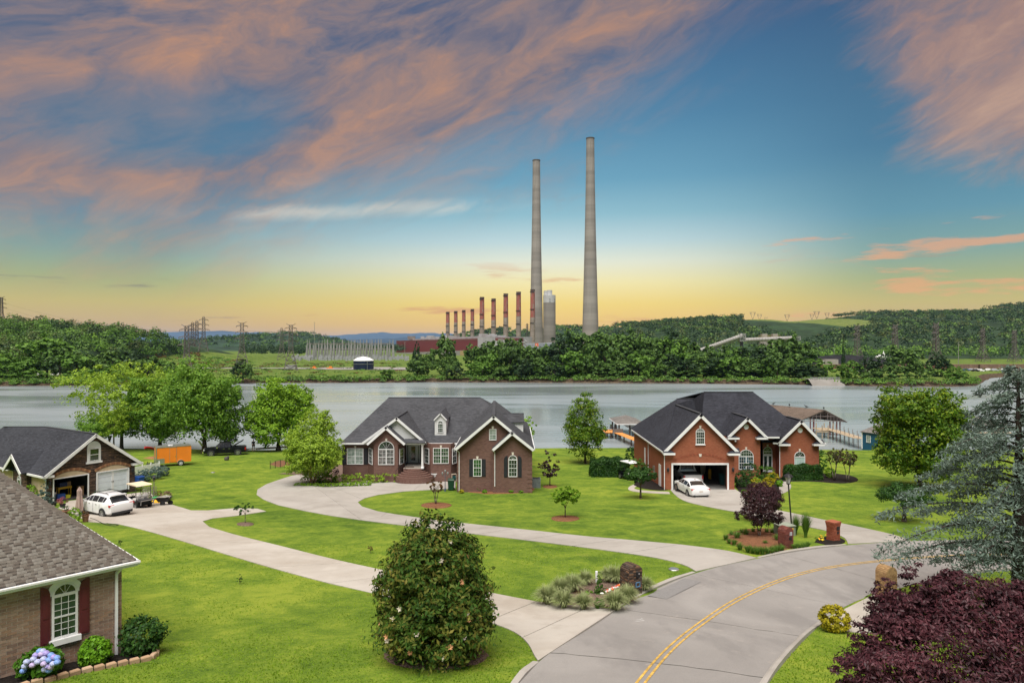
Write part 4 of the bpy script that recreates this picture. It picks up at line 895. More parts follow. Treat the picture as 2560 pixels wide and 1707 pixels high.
 window(h,(wx,-.052,3.08),(1,0,0),N_,.84,1.12,cols=1,rows=1,glass=glassmat('tree_reflection_glass',L4(.03,.065,.02),L4(.015,.03,.012),2))  # pane colour carries a painted reflection of trees
 window(h,(-.36,4.25,.5),(0,1,0),(-1,0,0),.62,1.15,ah=.31,cols=1,rows=1)
 ov=.45;rr_=(pkz-e)/(W/2);ez=e-ov*rr_
 yb=9.0;rend=(xm-1.0,15.5,pkz-.32)
 roof(h,[[(-ov,-ov,ez),(xm,-ov,pkz),(xm,yb,pkz),rend,(-ov,19,ez)],[(xm,-ov,pkz),(W+ov,-ov,ez),(W+ov,19,ez),rend,(xm,yb,pkz)],[(-ov,19,ez),rend,(W+ov,19,ez)]],SHD,.13,cap=[((xm,-ov,pkz),(xm,yb,pkz)),((xm,yb,pkz),rend)])
 roof(h,[[(-.95,2.45,e-.3),(-.95,4.25,e+1.2),(1.6,4.25,e+1.2),(.2,2.45,e-.3)],[(-.95,4.25,e+1.2),(-.95,6.05,e-.3),(.2,6.05,e-.3),(1.6,4.25,e+1.2)]],SHD,.1)
 v=Vector((0,-.04,0));trim(h,[(Vector((-ov,-ov,ez))+v,Vector((xm,-ov,pkz))+v),(Vector((xm,-ov,pkz))+v,Vector((W+ov,-ov,ez))+v),(Vector((-1.0,2.45,e-.3)),Vector((-1.0,4.25,e+1.2))),(Vector((-1.0,4.25,e+1.2)),Vector((-1.0,6.05,e-.3)))],.06,.25)
 trim(h,[((-ov-.05,-ov,ez),(-ov-.05,2.4,ez)),((-ov-.05,6.1,ez),(-ov-.05,19,ez)),((W+ov+.05,-ov,ez),(W+ov+.05,19,ez))],.13,.15,'gutter')
 mb=MB();mb.box((-.05,-.22,ez-.12),(.85,.45,.2));mb.box((W+.05,-.22,ez-.12),(.85,.45,.2));obj(mb,'gable_return',WHITE,h)
 for y in(.12,6.3):downspout(h,[Vector((-ov,y,ez-.1)),Vector((-.06,y,ez-.35)),Vector((-.06,y,0))])
 for x in(.12,W-.25):mb=MB();mb.lathe([(.02,-.2),(.10,-.12),(.13,.12),(.02,.24)],(x,-.16,1.7),8);mb.box((x,-.06,1.7),(.08,.12,.3));obj(mb,'wall_lantern',DARK,h)
 CTX['w']=True;return h
HL=house_left()
# ================================================================ near house: built brick by brick and shingle by shingle
def house_near():
 a,c=Vector((PX(5,18.8),18.8,0)),Vector((PX(306,20.6),20.6,0));u=Vector((.69,.724,0)).normalized();rz=math.atan2(u.y,u.x)
 o=Vector((c.x,c.y,Z(20.6)-.02));nn=Vector((u.y,-u.x,0))
 h=thing('brick_house','near taupe brick house corner with grey-brown shingle roof and maroon shutters beside an arched window','house',o,rz)
 CTX['w']=False;inv=WM[h.name]
 def loc(px,py):return inv@onplane(px,py,o,nn)
 top=2.78;x0=-9.0
 MORT=M_('pale_mortar',(.42,.36,.30),.95,.14,4)
 wall(h,[(x0,.005,-.9),(0,.005,-.9),(0,.005,top),(x0,.005,top)],(0,.25,0),MORT)
 wall(h,[(-.25,.27,-.9),(-.25,9,-.9),(-.25,9,top),(-.25,.27,top)],(.25,0,0),brickmat('taupe_brick',L4(.20,.13,.10),L4(.26,.175,.135),L4(.33,.29,.25),.247,.084))
 wall(h,[(x0,8.7,-.9),(-.25,8.7,-.9),(-.25,8.7,top),(x0,8.7,top)],(0,.25,0),MORT)
 l,r_=loc(131,1541),loc(196,1525);sl_=loc(134,1610);spr=loc(131,1487);wc=(l.x+r_.x)/2;ww=r_.x-l.x;zb=sl_.z+.14;hh=spr.z-zb-.02
 NG=glassmat('near_glass',L4(.035,.07,.045),L4(.012,.028,.022),2.2)  # mottled greens in the colour stand for reflected trees
 tr=MB();A=arcpts(ww+.26,(ww+.26)/2,zb+hh);B=arcpts(ww-.01,ww/2,zb+hh)
 for i in range(len(A)-1):tr.prism([Vector((wc+A[i][0],-.03,A[i][1])),Vector((wc+A[i+1][0],-.03,A[i+1][1])),Vector((wc+B[i+1][0],-.03,B[i+1][1])),Vector((wc+B[i][0],-.03,B[i][1]))],(0,.05,0))
 obj(tr,'arch_trim',WHITE,h)
 window(h,(wc,.015,zb),(1,0,0),(0,-1,0),ww,hh,ah=ww/2,cols=3,rows=3,glass=NG,fw=.06,dp=.055,each=True)
 mb=MB();mb.box((wc,-.05,zb-.075),(ww+.14,.16,.15));obj(mb,'sill',WHITE,h)
 for s,pxa,pya,pyb in((-1,(103,127),1485,1610),(1,(200,225),1464,1580)):
  q0,q1=loc(pxa[0],(pya+pyb)/2),loc(pxa[1],(pya+pyb)/2);xm=(q0.x+q1.x)/2;w=q1.x-q0.x;z0=loc(sum(pxa)/2,pyb).z;z1=loc(sum(pxa)/2,pya).z
  shutter(h,(xm,.0,z0),(1,0,0),(0,-1,0),w,z1-z0,SHUTR,w*.95,s,2)
 BR=[M_('taupe_brick_'+n,cc,.9,.16,9,.15)for n,cc in(('mid',(.265,.178,.136)),('pale',(.325,.23,.18)),('dark',(.205,.138,.11)),('warm',(.30,.19,.135)))]
 bl,bh=.230,.069;pl,ph=.247,.084;protos=[]
 for m in BR:
  q=MB();q.box((0,0,0),(bl,.03,bh));protos.append(q.mesh('brick'));protos[-1].materials.append(m)
 q=MB();q.box((0,0,0),(bl/2-.006,.03,bh));half=q.mesh('half_brick');half.materials.append(BR[0])
 rnd=random.Random(4);mats=[];Mw=Matrix.Translation(o)@Matrix.Rotation(rz,4,'Z')
 row=0;z=-.28
 while z<top-.05:
  x=-bl/2-(row%2)*pl/2
  if row%2:mats.append((4,z,-bl/4))
  while x>x0:
   ins=abs(x-wc)<ww/2-.12 and zb+.05<z<zb+hh+.0
   arch=z>=zb+hh and((x-wc)**2+(z-zb-hh)**2)<(ww/2-.05)**2
   if not ins and not arch:mats.append((rnd.choice((0,0,0,1,1,2,3)),z,x))
   x-=pl
  z+=ph;row+=1
 wl=loc(0,1540).x-.25
 lst=[(k,Mw@Matrix.Translation((x,.012+rnd.uniform(-.003,.003),z)))for k,z,x in mats if x>wl-2.5]
 lst.sort(key=lambda q:0 if(q[1].translation.y>0 and 0<(q[1].translation.x/q[1].translation.y*F+1280)and abs((inv@q[1].translation).x-wc)>ww/2)else 1)
 pieces('brick',protos+[half],lst,h,300,'brickwork')
 ov=.28;p=.92;zE=top+.08;xe=ov;ye=-ov
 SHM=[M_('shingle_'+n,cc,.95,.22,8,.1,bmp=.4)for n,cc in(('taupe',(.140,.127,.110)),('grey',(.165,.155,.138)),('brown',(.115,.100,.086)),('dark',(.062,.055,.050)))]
 t=4.4;rb=1.0;hip=lambda k:Vector((xe-k*rb,ye+k,zE+p*k))
 mb=MB();mb.prism([(x0-1,ye,zE-.03),hip(0)-Vector((0,0,.03)),hip(t)-Vector((0,0,.03)),(x0-1,ye+t,zE+p*t-.03)],(0,0,-.1));mb.prism([hip(0)-Vector((0,0,.03)),(xe,14,zE-.03),(xe-t*rb,14-t,zE+p*t-.03),hip(t)-Vector((0,0,.03))],(0,0,-.1));mb.prism([(x0-1,ye+t,zE+p*t-.03),hip(t)-Vector((0,0,.03)),(xe-t*rb,14-t,zE+p*t-.03),(x0-1,14-t,zE+p*t-.03)],(0,0,-.1))
 rf=obj(mb,'roof',shinglemat('taupe_shingles',L4(.145,.125,.108),.3,.145),h)
 sl2=math.sqrt(1+p*p);ang=math.atan(p);ex=.102;protos=[]
 for w in(.10,.155,.22):
  for m in SHM:
   q=MB();q.add([(-w/2,-.01,0),(w/2,-.01,0),(w/2,.165,0),(-w/2,.165,0),(-w/2,-.01,.014),(w/2,-.01,.014),(w/2,.165,.002),(-w/2,.165,.002)],[(0,1,5,4),(1,2,6,5),(3,0,4,7),(4,5,6,7)])
   me=q.mesh('shingle');me.materials.append(m);protos.append(me)
 lst=[];k=0;Rx=Matrix.Rotation(ang,4,'X')
 while True:
  s=.0+k*ex;hz=s/sl2
  if hz>t-.2:break
  x=xe-hz*rb-.03;cnt=0;dk=rnd.random()
  while True:
   wi=rnd.choice((0,1,1,2));w=(.10,.155,.22)[wi];xc=x-w/2
   q=Mw@Vector((xc,ye+hz,zE+p*hz));pxx=q.x/q.y*F+1280 if q.y>1 else-999
   if pxx<-70 or q.y<5:break
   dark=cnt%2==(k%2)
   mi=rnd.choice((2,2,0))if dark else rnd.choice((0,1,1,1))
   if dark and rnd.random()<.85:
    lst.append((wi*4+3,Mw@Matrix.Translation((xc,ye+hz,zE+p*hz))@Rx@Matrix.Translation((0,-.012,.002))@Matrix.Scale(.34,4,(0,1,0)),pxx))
    lst.append((wi*4+mi,Mw@Matrix.Translation((xc,ye+hz,zE+p*hz))@Rx@Matrix.Translation((0,.03,.004)),pxx))
   else:lst.append((wi*4+mi,Mw@Matrix.Translation((xc,ye+hz,zE+p*hz))@Rx@Matrix.Translation((0,0,.008 if dark else.003)),pxx))
   x-=w+.004;cnt+=1
  k+=1
 big=sorted(lst,key=lambda q:(0 if q[2]>0 and q[0]%4!=3 else 1,q[1].translation.y))
 pieces('shingle',protos,[(q[0],q[1])for q in big],h,300,'shingle_field')
 n_=26;q=MB();q.prism([(-.15,-.02,-.12),(0,-.02,.02),(0,.32,.02),(-.15,.32,-.12)],(0,0,-.012));q.prism([(.15,-.02,-.12),(0,-.02,.02),(0,.32,.02),(.15,.32,-.12)],(0,0,-.012));cm=q.mesh('hip_shingle');cm.materials.append(SHM[2])
 dirv=Vector((-rb,1,p)).normalized();side=Vector((1,rb,0)).normalized();nv=side.cross(dirv);Mh=Matrix.Identity(4)
 for i,vv in enumerate((side,dirv,nv)):
  for j in range(3):Mh[j][i]=vv[j]
 pieces('hip_shingle',[cm],[(0,Mw@Matrix.Translation(hip(0)+dirv*(.02+.25*i))@Mh@Matrix.Translation((0,0,.03+.0006*(i%2))))for i in range(n_)],h,300)
 mb=MB();beam(mb,(x0-1,ye-.06,zE-.02),(xe+.12,ye-.06,zE-.02),.13,.05);beam(mb,(x0-1,ye-.02,zE-.07),(xe+.06,ye-.02,zE-.07),.05,.09);beam(mb,(xe+.06,ye-.05,zE-.02),(xe+.06,14,zE-.02),.12,.12);obj(mb,'gutter',WHITE,h)
 mb=MB();mb.box(((x0+xe)/2,ye/2-.02,zE-.17),(xe-x0,ov-.06,.03));mb.box((xe/2+.02,4.5,zE-.17),(ov-.06,9,.03));obj(mb,'soffit',WTRIM,h)
 dx=loc(291,1520).x;downspout(h,[Vector((dx+.12,ye+.02,zE-.12)),Vector((dx,-.07,zE-.34)),Vector((dx,-.07,-.02))],.05,WHITE)
 mb=MB();[mb.lathe([(.03,0),(.055,.05),(.055,.12)],(xe-.14+k*.14,ye+.36,zE-.28),8)for k in(0,1)];mb.box((xe-.07,ye+.36,zE-.19),(.2,.08,.05));obj(mb,'floodlight',DARK,h)
 CTX['w']=True;return h
HN=house_near()
# ================================================================ foliage
rng=np.random.default_rng(11)
def unit(n,rg):v=rg.normal(size=(n,3));return v/np.maximum(1e-6,np.linalg.norm(v,axis=1,keepdims=True))
def leaf_quads(C,Nn,size,rg,elong=.55,droop=None):
 """a small four-cornered leaf at every centre C with normal Nn"""
 n=len(C);a=unit(n,rg)
 if droop is not None:a=a*(1-droop)+np.array([0,0,-1.0])*droop
 u=np.cross(Nn,a);u/=np.maximum(1e-6,np.linalg.norm(u,axis=1,keepdims=True));w=np.cross(u,Nn)
 s=(size*rg.uniform(.65,1.3,n))[:,None]
 V=np.stack([C-w*s*.5,C+u*s*elong*.5-w*s*.05,C+w*s*.5,C-u*s*elong*.5-w*s*.05],1)
 return V.reshape(-1,3)
def cloud(blobs,n,leaf,rg,ncl=40,cr=.22,elong=.55,upb=.35,shell=(.62,1.0),flat=.7,zmin=None):
 ncl=max(ncl,n//38);cr*=1.12
 B=np.array(blobs,float);wt=(B[:,3]*B[:,4]*B[:,5])**.66;wt/=wt.sum()
 k=rg.choice(len(B),ncl,p=wt);d=unit(ncl,rg);r=rg.uniform(*shell,ncl)[:,None]
 cc=B[k,:3]+d*r*B[k,3:];rad=cr*B[k,3:].mean(1)*rg.uniform(.6,1.35,ncl)
 j=rg.integers(0,ncl,n);off=unit(n,rg)*(rg.uniform(0,1,n)**.45)[:,None];off[:,2]*=flat
 C=cc[j]+off*rad[j][:,None]
 Nn=off*.8+d[j]*.5+np.array([0,0,upb])+rg.normal(size=(n,3))*.45;Nn/=np.linalg.norm(Nn,axis=1,keepdims=True)
 if zmin is not None:C[:,2]=np.maximum(C[:,2],zmin+rg.uniform(0,.1,n))
 return leaf_quads(C,Nn,leaf,rg,elong)
def lobes(rg,w,h,z0,k=7,sq=1.0,wide=.5):
 a=w/2;c=z0+h*wide;out=[(0,0,z0+h*.5,a*.80,a*.80,h*.45)]
 for i in range(k):
  t=2*math.pi*(i+rg.uniform(-.3,.3))/k;ph=rg.uniform(-.75,.95)
  zz=z0+h*(.5+.36*ph);rr=a*math.sqrt(max(.05,1-(abs(ph)*.8)**2))*.62*sq
  s=rg.uniform(.36,.5);out.append((rr*math.cos(t),rr*math.sin(t),zz,a*s,a*s,h*s*.55))
 return out
def trunk_mb(h,r,forks=3,spread=.3,z1=None,rg=None,stems=1,lean=.0,n=8,sub=2):
 rg=rg or np.random.default_rng(1);mb=MB()
 for s in range(stems):
  t0=2*math.pi*s/max(1,stems)+.5;b=Vector((math.cos(t0),math.sin(t0),0))*(r*1.3 if stems>1 else 0);out=b.normalized()*(spread*h*.5)if stems>1 else Vector((lean,0,0))
  m=b+out*.4+Vector((0,0,h*.5));mb.tube(b-Vector((0,0,.15)),b+Vector((0,0,r*1.2)),r*1.45,r*1.02,n);mb.path([b+Vector((0,0,r*1.2)),m,b+out+Vector((0,0,h))],[r*1.02,r*.8,r*.62],n)
  for f in range(forks):
   t=2*math.pi*f/forks+rg.uniform(-.4,.4);e=b+out+Vector((math.cos(t)*spread*h,math.sin(t)*spread*h,h+h*rg.uniform(.4,.9)));k=b+out+Vector((0,0,h*.92));q=k.lerp(e,.5)+Vector((0,0,h*.06))
   mb.path([k,q,e],[r*.55,r*.36,r*.14],6)
   for _ in range(sub):
    d=Vector(rg.normal(size=3));d.z=abs(d.z);mb.tube(q,q+d.normalized()*h*.4,r*.24,r*.07,5)
 return mb
def plant(name,label,cat,loc,crown,mat,trunk=None,tmat=None,group=None,crownname='crown',extra=None,rz=0.0):
 t=thing(name,label,cat,loc,rz,group)
 me=crown if isinstance(crown,bpy.types.Mesh)else mesh_quads(crownname,crown)
 link(crownname,me,mat,t)
 if trunk is not None:
  o=trunk.obj('trunk' if cat=='tree' else 'stem',tmat or BARK,t,world=False,smooth=True,uv=False)
 return t
LF={'maple':leafmat('yellow_green_leaves',[L4(.036,.10,.007),L4(.085,.185,.012),L4(.27,.34,.02)],.35,.8),'bright':leafmat('bright_green_leaves',[L4(0.062,0.133,0.010),L4(0.189,0.355,0.024),L4(0.353,0.542,0.044)],.4,.8),'birch':leafmat('birch_leaves',[L4(0.081,0.145,0.012),L4(0.246,0.389,0.034),L4(0.431,0.578,0.061)],.4,.7),'mid':leafmat('mid_green_leaves',[L4(0.024,0.068,0.009),L4(0.062,0.150,0.017),L4(0.124,0.247,0.029)],.35,.5),'dark':leafmat('dark_green_leaves',[L4(0.011,0.037,0.007),L4(0.025,0.077,0.013),L4(0.058,0.143,0.019)],.25,.8),'lake':leafmat('lakeside_leaves',[L4(0.046,0.111,0.014),L4(0.161,0.318,0.040),L4(0.323,0.516,0.070)],.45,.35),'plum':leafmat('purple_leaves',[L4(.010,.005,.007),L4(.028,.010,.013),L4(.060,.020,.020)],.2,1.2,.4,.4),'jmap':leafmat('maroon_maple_leaves',[L4(.013,.005,.009),L4(.050,.015,.022),L4(.135,.042,.054)],.22,1.1,.5,.3),'mag':leafmat('magnolia_leaves',[L4(0.014,0.040,0.006),L4(.040,.092,.012),L4(.175,.15,.03)],.12,1.3,.62,.12),'cedar':leafmat('blue_cedar_needles',[L4(.062,.092,.074),L4(.128,.182,.150),L4(.225,.300,.252)],.25,.9,.7),'yellow':leafmat('golden_leaves',[L4(.16,.15,.008),L4(.34,.30,.012),L4(.52,.44,.02)],.3,2),'lime':leafmat('lime_leaves',[L4(.06,.15,.006),L4(.12,.29,.010),L4(.20,.42,.016)],.35,2),'blue':leafmat('blue_green_foliage',[L4(.04,.075,.065),L4(.085,.14,.12),L4(.15,.22,.19)],.2,1.4),'red':leafmat('reddish_leaves',[L4(.05,.045,.012),L4(.11,.065,.020),L4(.20,.085,.035)],.3,1.5),'fescue':leafmat('striped_grass_blades',[L4(.15,.20,.07),L4(.28,.33,.14),L4(.46,.50,.27)],.3,3,.7),'blade':leafmat('green_grass_blades',[L4(.05,.11,.015),L4(.09,.19,.025),L4(.16,.28,.05)],.35,3),'farA':leafmat('far_tree_leaves',[L4(0.021,0.053,0.013),L4(0.070,0.149,0.028),L4(0.176,0.292,0.054)],.25,.16),'farB':leafmat('far_tree_light_leaves',[L4(0.039,0.099,0.015),L4(0.106,0.225,0.030),L4(0.195,0.351,0.047)],.3,.16),'farC':leafmat('far_tree_dark_leaves',[L4(.010,.028,.012),L4(.024,.058,.018),L4(.050,.10,.026)],.2,.16),}
def pxtree(name,label,cat,bx,by,wpx,toppy,kind,n,leaf,mat,z0=.25,k=7,seed=1,ncl=60,cr=.24,group=None,trunk=True,stems=1,tmat=None,d=True,tr=None,zoff=0.0,asp=1.0,elong=.55,sq=1.0,shell=(.62,1.0),depth=1.0):
 """tree standing at ground point (bx,by) of the photograph, wpx wide, top at toppy"""
 if d:bx,by,wpx,toppy=bx*D,by*D,wpx*D,toppy*D
 g=G(bx,by);W=wpx*g.y/F;top=CAMZ-(toppy-HY)/F*g.y;h=top-g.z;rg=np.random.default_rng(seed)
 zb=h*z0;ch=h-zb
 if kind=='round':B=lobes(rg,W,ch,zb,k,sq)
 elif kind=='cone':B=[(0,0,zb+ch*(i+.5)/6,W/2*(1-.80*(i/5)**1.1),W/2*(1-.80*(i/5)**1.1),ch*.14)for i in range(6)]
 elif kind=='egg':B=[(0,0,zb+ch*f,W/2*r,W/2*r,ch*.2)for f,r in((.10,.80),(.26,1.0),(.45,1.0),(.63,.90),(.79,.72),(.91,.47))]+[(W*.28*math.cos(t),W*.28*math.sin(t),zb+ch*(.3+.08*i%.3),W*.22,W*.22,ch*.12)for i,t in enumerate(np.linspace(0,6,7))]
 elif kind=='umb':B=[(rr*math.cos(t),rr*math.sin(t),zb+ch*z,W*.24,W*.24,ch*.26)for rr,t,z in[(0,0,.72)]+[(W*.29,2*math.pi*i/6+.3,.5+.16*(i%2))for i in range(6)]]
 elif kind=='vase':B=[(W*.12*math.cos(t),W*.12*math.sin(t),zb+ch*.5,W*.22,W*.22,ch*.4)for t in(0,2,4)]+[(W*.34*math.cos(t),W*.34*math.sin(t),zb+ch*(.45+.25*(i%3)),W*.16,W*.16,ch*.22)for i,t in enumerate(np.linspace(0,5.5,7))]
 elif kind=='ball':B=[(0,0,zb+ch*.5,W/2,W/2*depth,ch*.5)]
 V=cloud(B,n,leaf,rg,ncl,cr,elong,shell=shell,zmin=.03)
 T=None
 if trunk:T=trunk_mb(max(.2,zb+ch*.12),tr or max(.03,h*.022),4,.35,rg=rg,stems=stems)
 return plant(name,label,cat,g+Vector((0,0,zoff)),V,LF[mat]if isinstance(mat,str)else mat,T,tmat,group)
 # ---- foreground magnolia
mg=pxtree('magnolia_tree','dense cone-shaped magnolia with bronze-green leaves and pale blossoms in a mulch ring','tree',1000,1508,278,1212,'egg',36000,.15,'mag',.03,seed=3,ncl=900,cr=.26,tr=.12,elong=.42,shell=(.72,1.03))
gm=mg.location;rg=np.random.default_rng(8);PET=M_('magnolia_petal',(.60,.55,.44),.6,.06,8);PETO=M_('faded_magnolia_petal',(.62,.33,.16),.7,.2,8)
def blossom(r):
 q=MB()
 for i in range(8):
  t=2*math.pi*i/8;c,s=math.cos(t),math.sin(t);o=.35 if i%2 else.8
  q.add([(0,0,0),(r*(.5*c-.32*s),r*(.5*s+.32*c),r*o*.6),(r*c,r*s,r*o),(r*(.5*c+.32*s),r*(.5*s-.32*c),r*o*.6)],[(0,1,2,3)])
 return q
bm_=[blossom(.085).mesh('blossom'),blossom(.085).mesh('blossom')];bm_[0].materials.append(PET);bm_[1].materials.append(PETO)
for(x,y,c)in((1097,1277,1),(1065,1303,1),(1037,1228,0),(886,1290,0),(893,1315,0),(1020,1258,0),(1090,1355,1),(1082,1371,1),(1078,1360,0),(1072,1400,0),(905,1410,1),(890,1465,1),(1000,1465,1),(975,1385,0),(983,1470,1),(1108,1472,1),(918,1372,0),(906,1420,0),(872,1428,1),(885,1425,0),(990,1350,1),(1045,1415,1),(960,1425,1),(1030,1435,0),(945,1300,1),(935,1345,0),(985,1240,1)):
 h_=(1508-y)/(1508-1212)
 if h_<.17:continue
 wr=139*D*gm.y/F*np.interp(h_,[0,.15,.35,.6,.8,1],[.62,.85,.93,.80,.52,.3]);px=(x-1000)*D*gm.y/F;px=max(-wr,min(wr,px));yy=-math.sqrt(max(0,wr*wr-px*px))*.98
 p=Vector((px,yy,(y-1508)*-D*gm.y/F*1.0-.0));p.z-=(-yy)*.47*.35
 o=bpy.data.objects.new('blossom',bm_[c]);COL.objects.link(o);o.parent=mg;o.location=p;o.rotation_euler=(R(60)+rg.uniform(-.4,.4),0,px*.35+rg.uniform(-.4,.4));o.scale=(1,1,1)
 if c:o['label']='faded orange-brown blossom'
 # ---- foreground purple maple (base below the frame)
gb=Vector((PX(2395,13.8),13.8,Z(13.8)));rg=np.random.default_rng(21)
B=[(x,y,z,r,r*.9,r*.62)for x,y,z,r in((0,0,1.9,1.55),(-1.25,-.2,1.75,.85),(-.9,-.5,.9,1.0),(1.3,0,1.8,1.05),(.3,.2,2.85,.85),(-.65,.3,2.65,.72),(1.35,.2,2.65,.7),(2.1,-.2,1.5,.95),(-1.5,-.2,.75,.6),(.5,-.8,1.2,1.2),(-1.15,.1,2.5,.42),(-.85,.1,3.0,.28),(-.2,.1,3.2,.34),(.9,.3,3.15,.34),(-1.75,-.1,1.35,.4))]
B=[(x*1.12,y,z+.28,r*1.12,s*1.1,q*1.12)for x,y,z,r,s,q in B]
B+=[(-1.75,.2,2.45,.3,.3,.5),(-1.2,.5,3.0,.32,.32,.6),(-.55,.5,3.3,.36,.36,.6),(.1,.4,3.3,.45,.45,.55),(1.5,.4,3.1,.45,.45,.55),(-2.1,0,1.9,.4,.4,.4),(-.9,.4,2.8,.5,.5,.5)]
V=cloud(B,105000,.092,rg,1300,.25,.36,.5,(.55,1.08),.42)
plant('maple_tree','spreading dark maroon-purple maple filling the near corner beside the road','tree',gb,V,LF['jmap'],trunk_mb(1.0,.13,5,.6,rg=rg),BARKD)
# ---- blue cedar: tiers of drooping sprays
def cedar():
 g=GD(2338,1398);top=PZ(835*D,g.y);H_=top-g.z;rg=np.random.default_rng(5);t=thing('cedar_tree','tall blue-grey cedar with drooping layered boughs over the road bend','tree',g)
 mb=MB();mb.path([Vector((0,0,-.2)),Vector((0,0,.4)),Vector((.03,0,H_*.5)),Vector((0,0,H_*.98))],[.34,.27,.17,.03],10)
 Cs,Ns=[],[]
 NB=78
 for i in range(NB):
  f=(i+.5)/NB;z=H_*(.16+.83*f);Lb=5.9*(1-f)**.80*rg.uniform(.55,1.18)+.35
  if f<.15:Lb*=rg.uniform(.7,1.05)
  a=i*2.399+rg.uniform(-.35,.35);dx,dy=math.cos(a),math.sin(a);pts=[]
  for s in np.linspace(0,1,9):
   pts.append(Vector((dx*Lb*s,dy*Lb*s,z+Lb*(.20*s-.38*s*s)-.02)))
  mb.path(pts,[.055*(1-.9*s)*(1.2-f*.6)for s in np.linspace(0,1,9)],5)
  n=int(60+400*(Lb/5)**1.15);s=rg.uniform(.12,1.0,n)**.8;side=rg.normal(size=n)*.19*Lb*(.35+s*.55)*np.sqrt(1.08-s)
  drop=-rg.uniform(0,1,n)**1.6*.42*(.3+np.abs(side))-np.abs(side)*.10
  C=np.stack([dx*Lb*s-dy*side,dy*Lb*s+dx*side,z+Lb*(.20*s-.38*s*s)+drop+rg.normal(size=n)*.03],1)
  Cs.append(C);N_=rg.normal(size=(n,3))*.6+np.array([0,0,.9]);Ns.append(N_/np.linalg.norm(N_,axis=1,keepdims=True))
 C=np.concatenate(Cs);N_=np.concatenate(Ns);n=len(C)
 k=2;C=np.repeat(C,k,0)+rg.normal(size=(n*k,3))*.06;N_=np.repeat(N_,k,0)+rg.normal(size=(n*k,3))*.5;N_/=np.linalg.norm(N_,axis=1,keepdims=True)
 V=leaf_quads(C,N_,.18,rg,.28,.35);link('crown',mesh_quads('crown',V),LF['cedar'],t);mb.obj('trunk',BARKD,t,world=False,smooth=True,uv=False)
cedar()
# ---- garden trees
pxtree('maple_tree','large round yellow-green maple on the lawn between blue shed and cedar','tree',2112,1122,208,893,'round',34000,.29,'maple',.04,12,2,170,.26,tr=.24,shell=(.6,1.05))
pxtree('maple_tree','upright bright green maple on the lawn between the two main brick houses','tree',1344,1064,100,911,'egg',14000,.25,'maple',.15,seed=4,ncl=120,cr=.30,tr=.16)
pxtree('birch_tree','bright green multi-stemmed birch standing in the bed by the circular drive','tree',718,1113,138,953,'round',32000,.21,'birch',.08,14,6,260,.24,stems=3,tmat=barkmat('birch_bark',L4(.30,.17,.11)),tr=.13,shell=(.55,1.04))
pxtree('weeping_tree','small dark green weeping tree half hidden behind the cedar','tree',2076,1197,118,1108,'umb',9000,.13,'dark',.30,seed=9,ncl=60,cr=.34,tr=.15)
pxtree('plum_tree','small upright dark purple plum on the lawn beside the air conditioner','tree',1263,1116,50,1036,'egg',1700,.18,'plum',.22,seed=10,ncl=50,tr=.06)
pxtree('young_tree','young bright green tree in a brown mulch ring on the front lawn','tree',1298,1189,70,1112,'umb',3600,.17,'bright',.22,seed=12,ncl=55,tr=.05)
pxtree('crape_myrtle','small bronze crape myrtle with bare forked stems in a mulch ring','tree',1001,1158,46,1101,'vase',900,.13,'red',.42,seed=13,ncl=30,stems=3,tr=.035,tmat=BARKG)
pxtree('young_tree','tiny dark sapling with spreading tiers by the spur of the drive','tree',564,1202,60,1154,'umb',700,.10,'dark',.40,seed=14,ncl=26,tr=.03,tmat=BARKG)
for(x,y,w,t_,m,lb,s)in((851,1269,15,1246,'red','tiny bronze sapling alone on the lawn above the magnolia',1),(552,1340,15,1322,'dark','small dark seedling in the near lawn below the first drive',2),(277,1251,9,1239,'dark','tiny dark seedling on the lawn beyond the near house roof',3)):
 pxtree('sapling',lb,'plant',x,y,w,t_,'vase',140,.07,m,.05,seed=s,ncl=12,tr=.012)
pxtree('japanese_maple','low spreading green maple with crooked trunk beside the garage wall','tree',1471,1145,76,1070,'umb',7000,.14,'dark',.38,seed=16,ncl=70,tr=.10)
LF['topi']=leafmat('clipped_plum_leaves',[L4(.018,.007,.010),L4(.045,.016,.022),L4(.085,.033,.040)],.2,1.4)
pxtree('plum_tree','clipped flat-topped purple plum tree behind the purple myrtle','tree',1750,1196,90,1106,'ball',15000,.10,'topi',.16,seed=17,ncl=300,cr=.16,stems=1,tr=.09)
pxtree('crape_myrtle','black-purple crape myrtle with thin bare stems in the mulch island','tree',1743,1232,108,1146,'vase',6000,.12,'plum',.20,seed=18,ncl=110,cr=.34,stems=4,tr=.04,tmat=BARKG)
for(x,y,w,t_,s,lb)in((1916,1104,40,1028,19,'crape myrtle with bare grey stems nearest the red brick house corner'),(1947,1107,46,1033,20,'crape myrtle with reddish top at the outer tip of the bark bed')):
 pxtree('crape_myrtle',lb,'tree',x,y,w,t_,'round',1900,.17,leafmat('myrtle_leaves',[L4(.03,.06,.012),L4(.07,.09,.02),L4(.16,.07,.03)],.3,.9),.48,6,s,50,stems=3,tr=.05,tmat=BARKG,group='crape myrtles at the bed end')
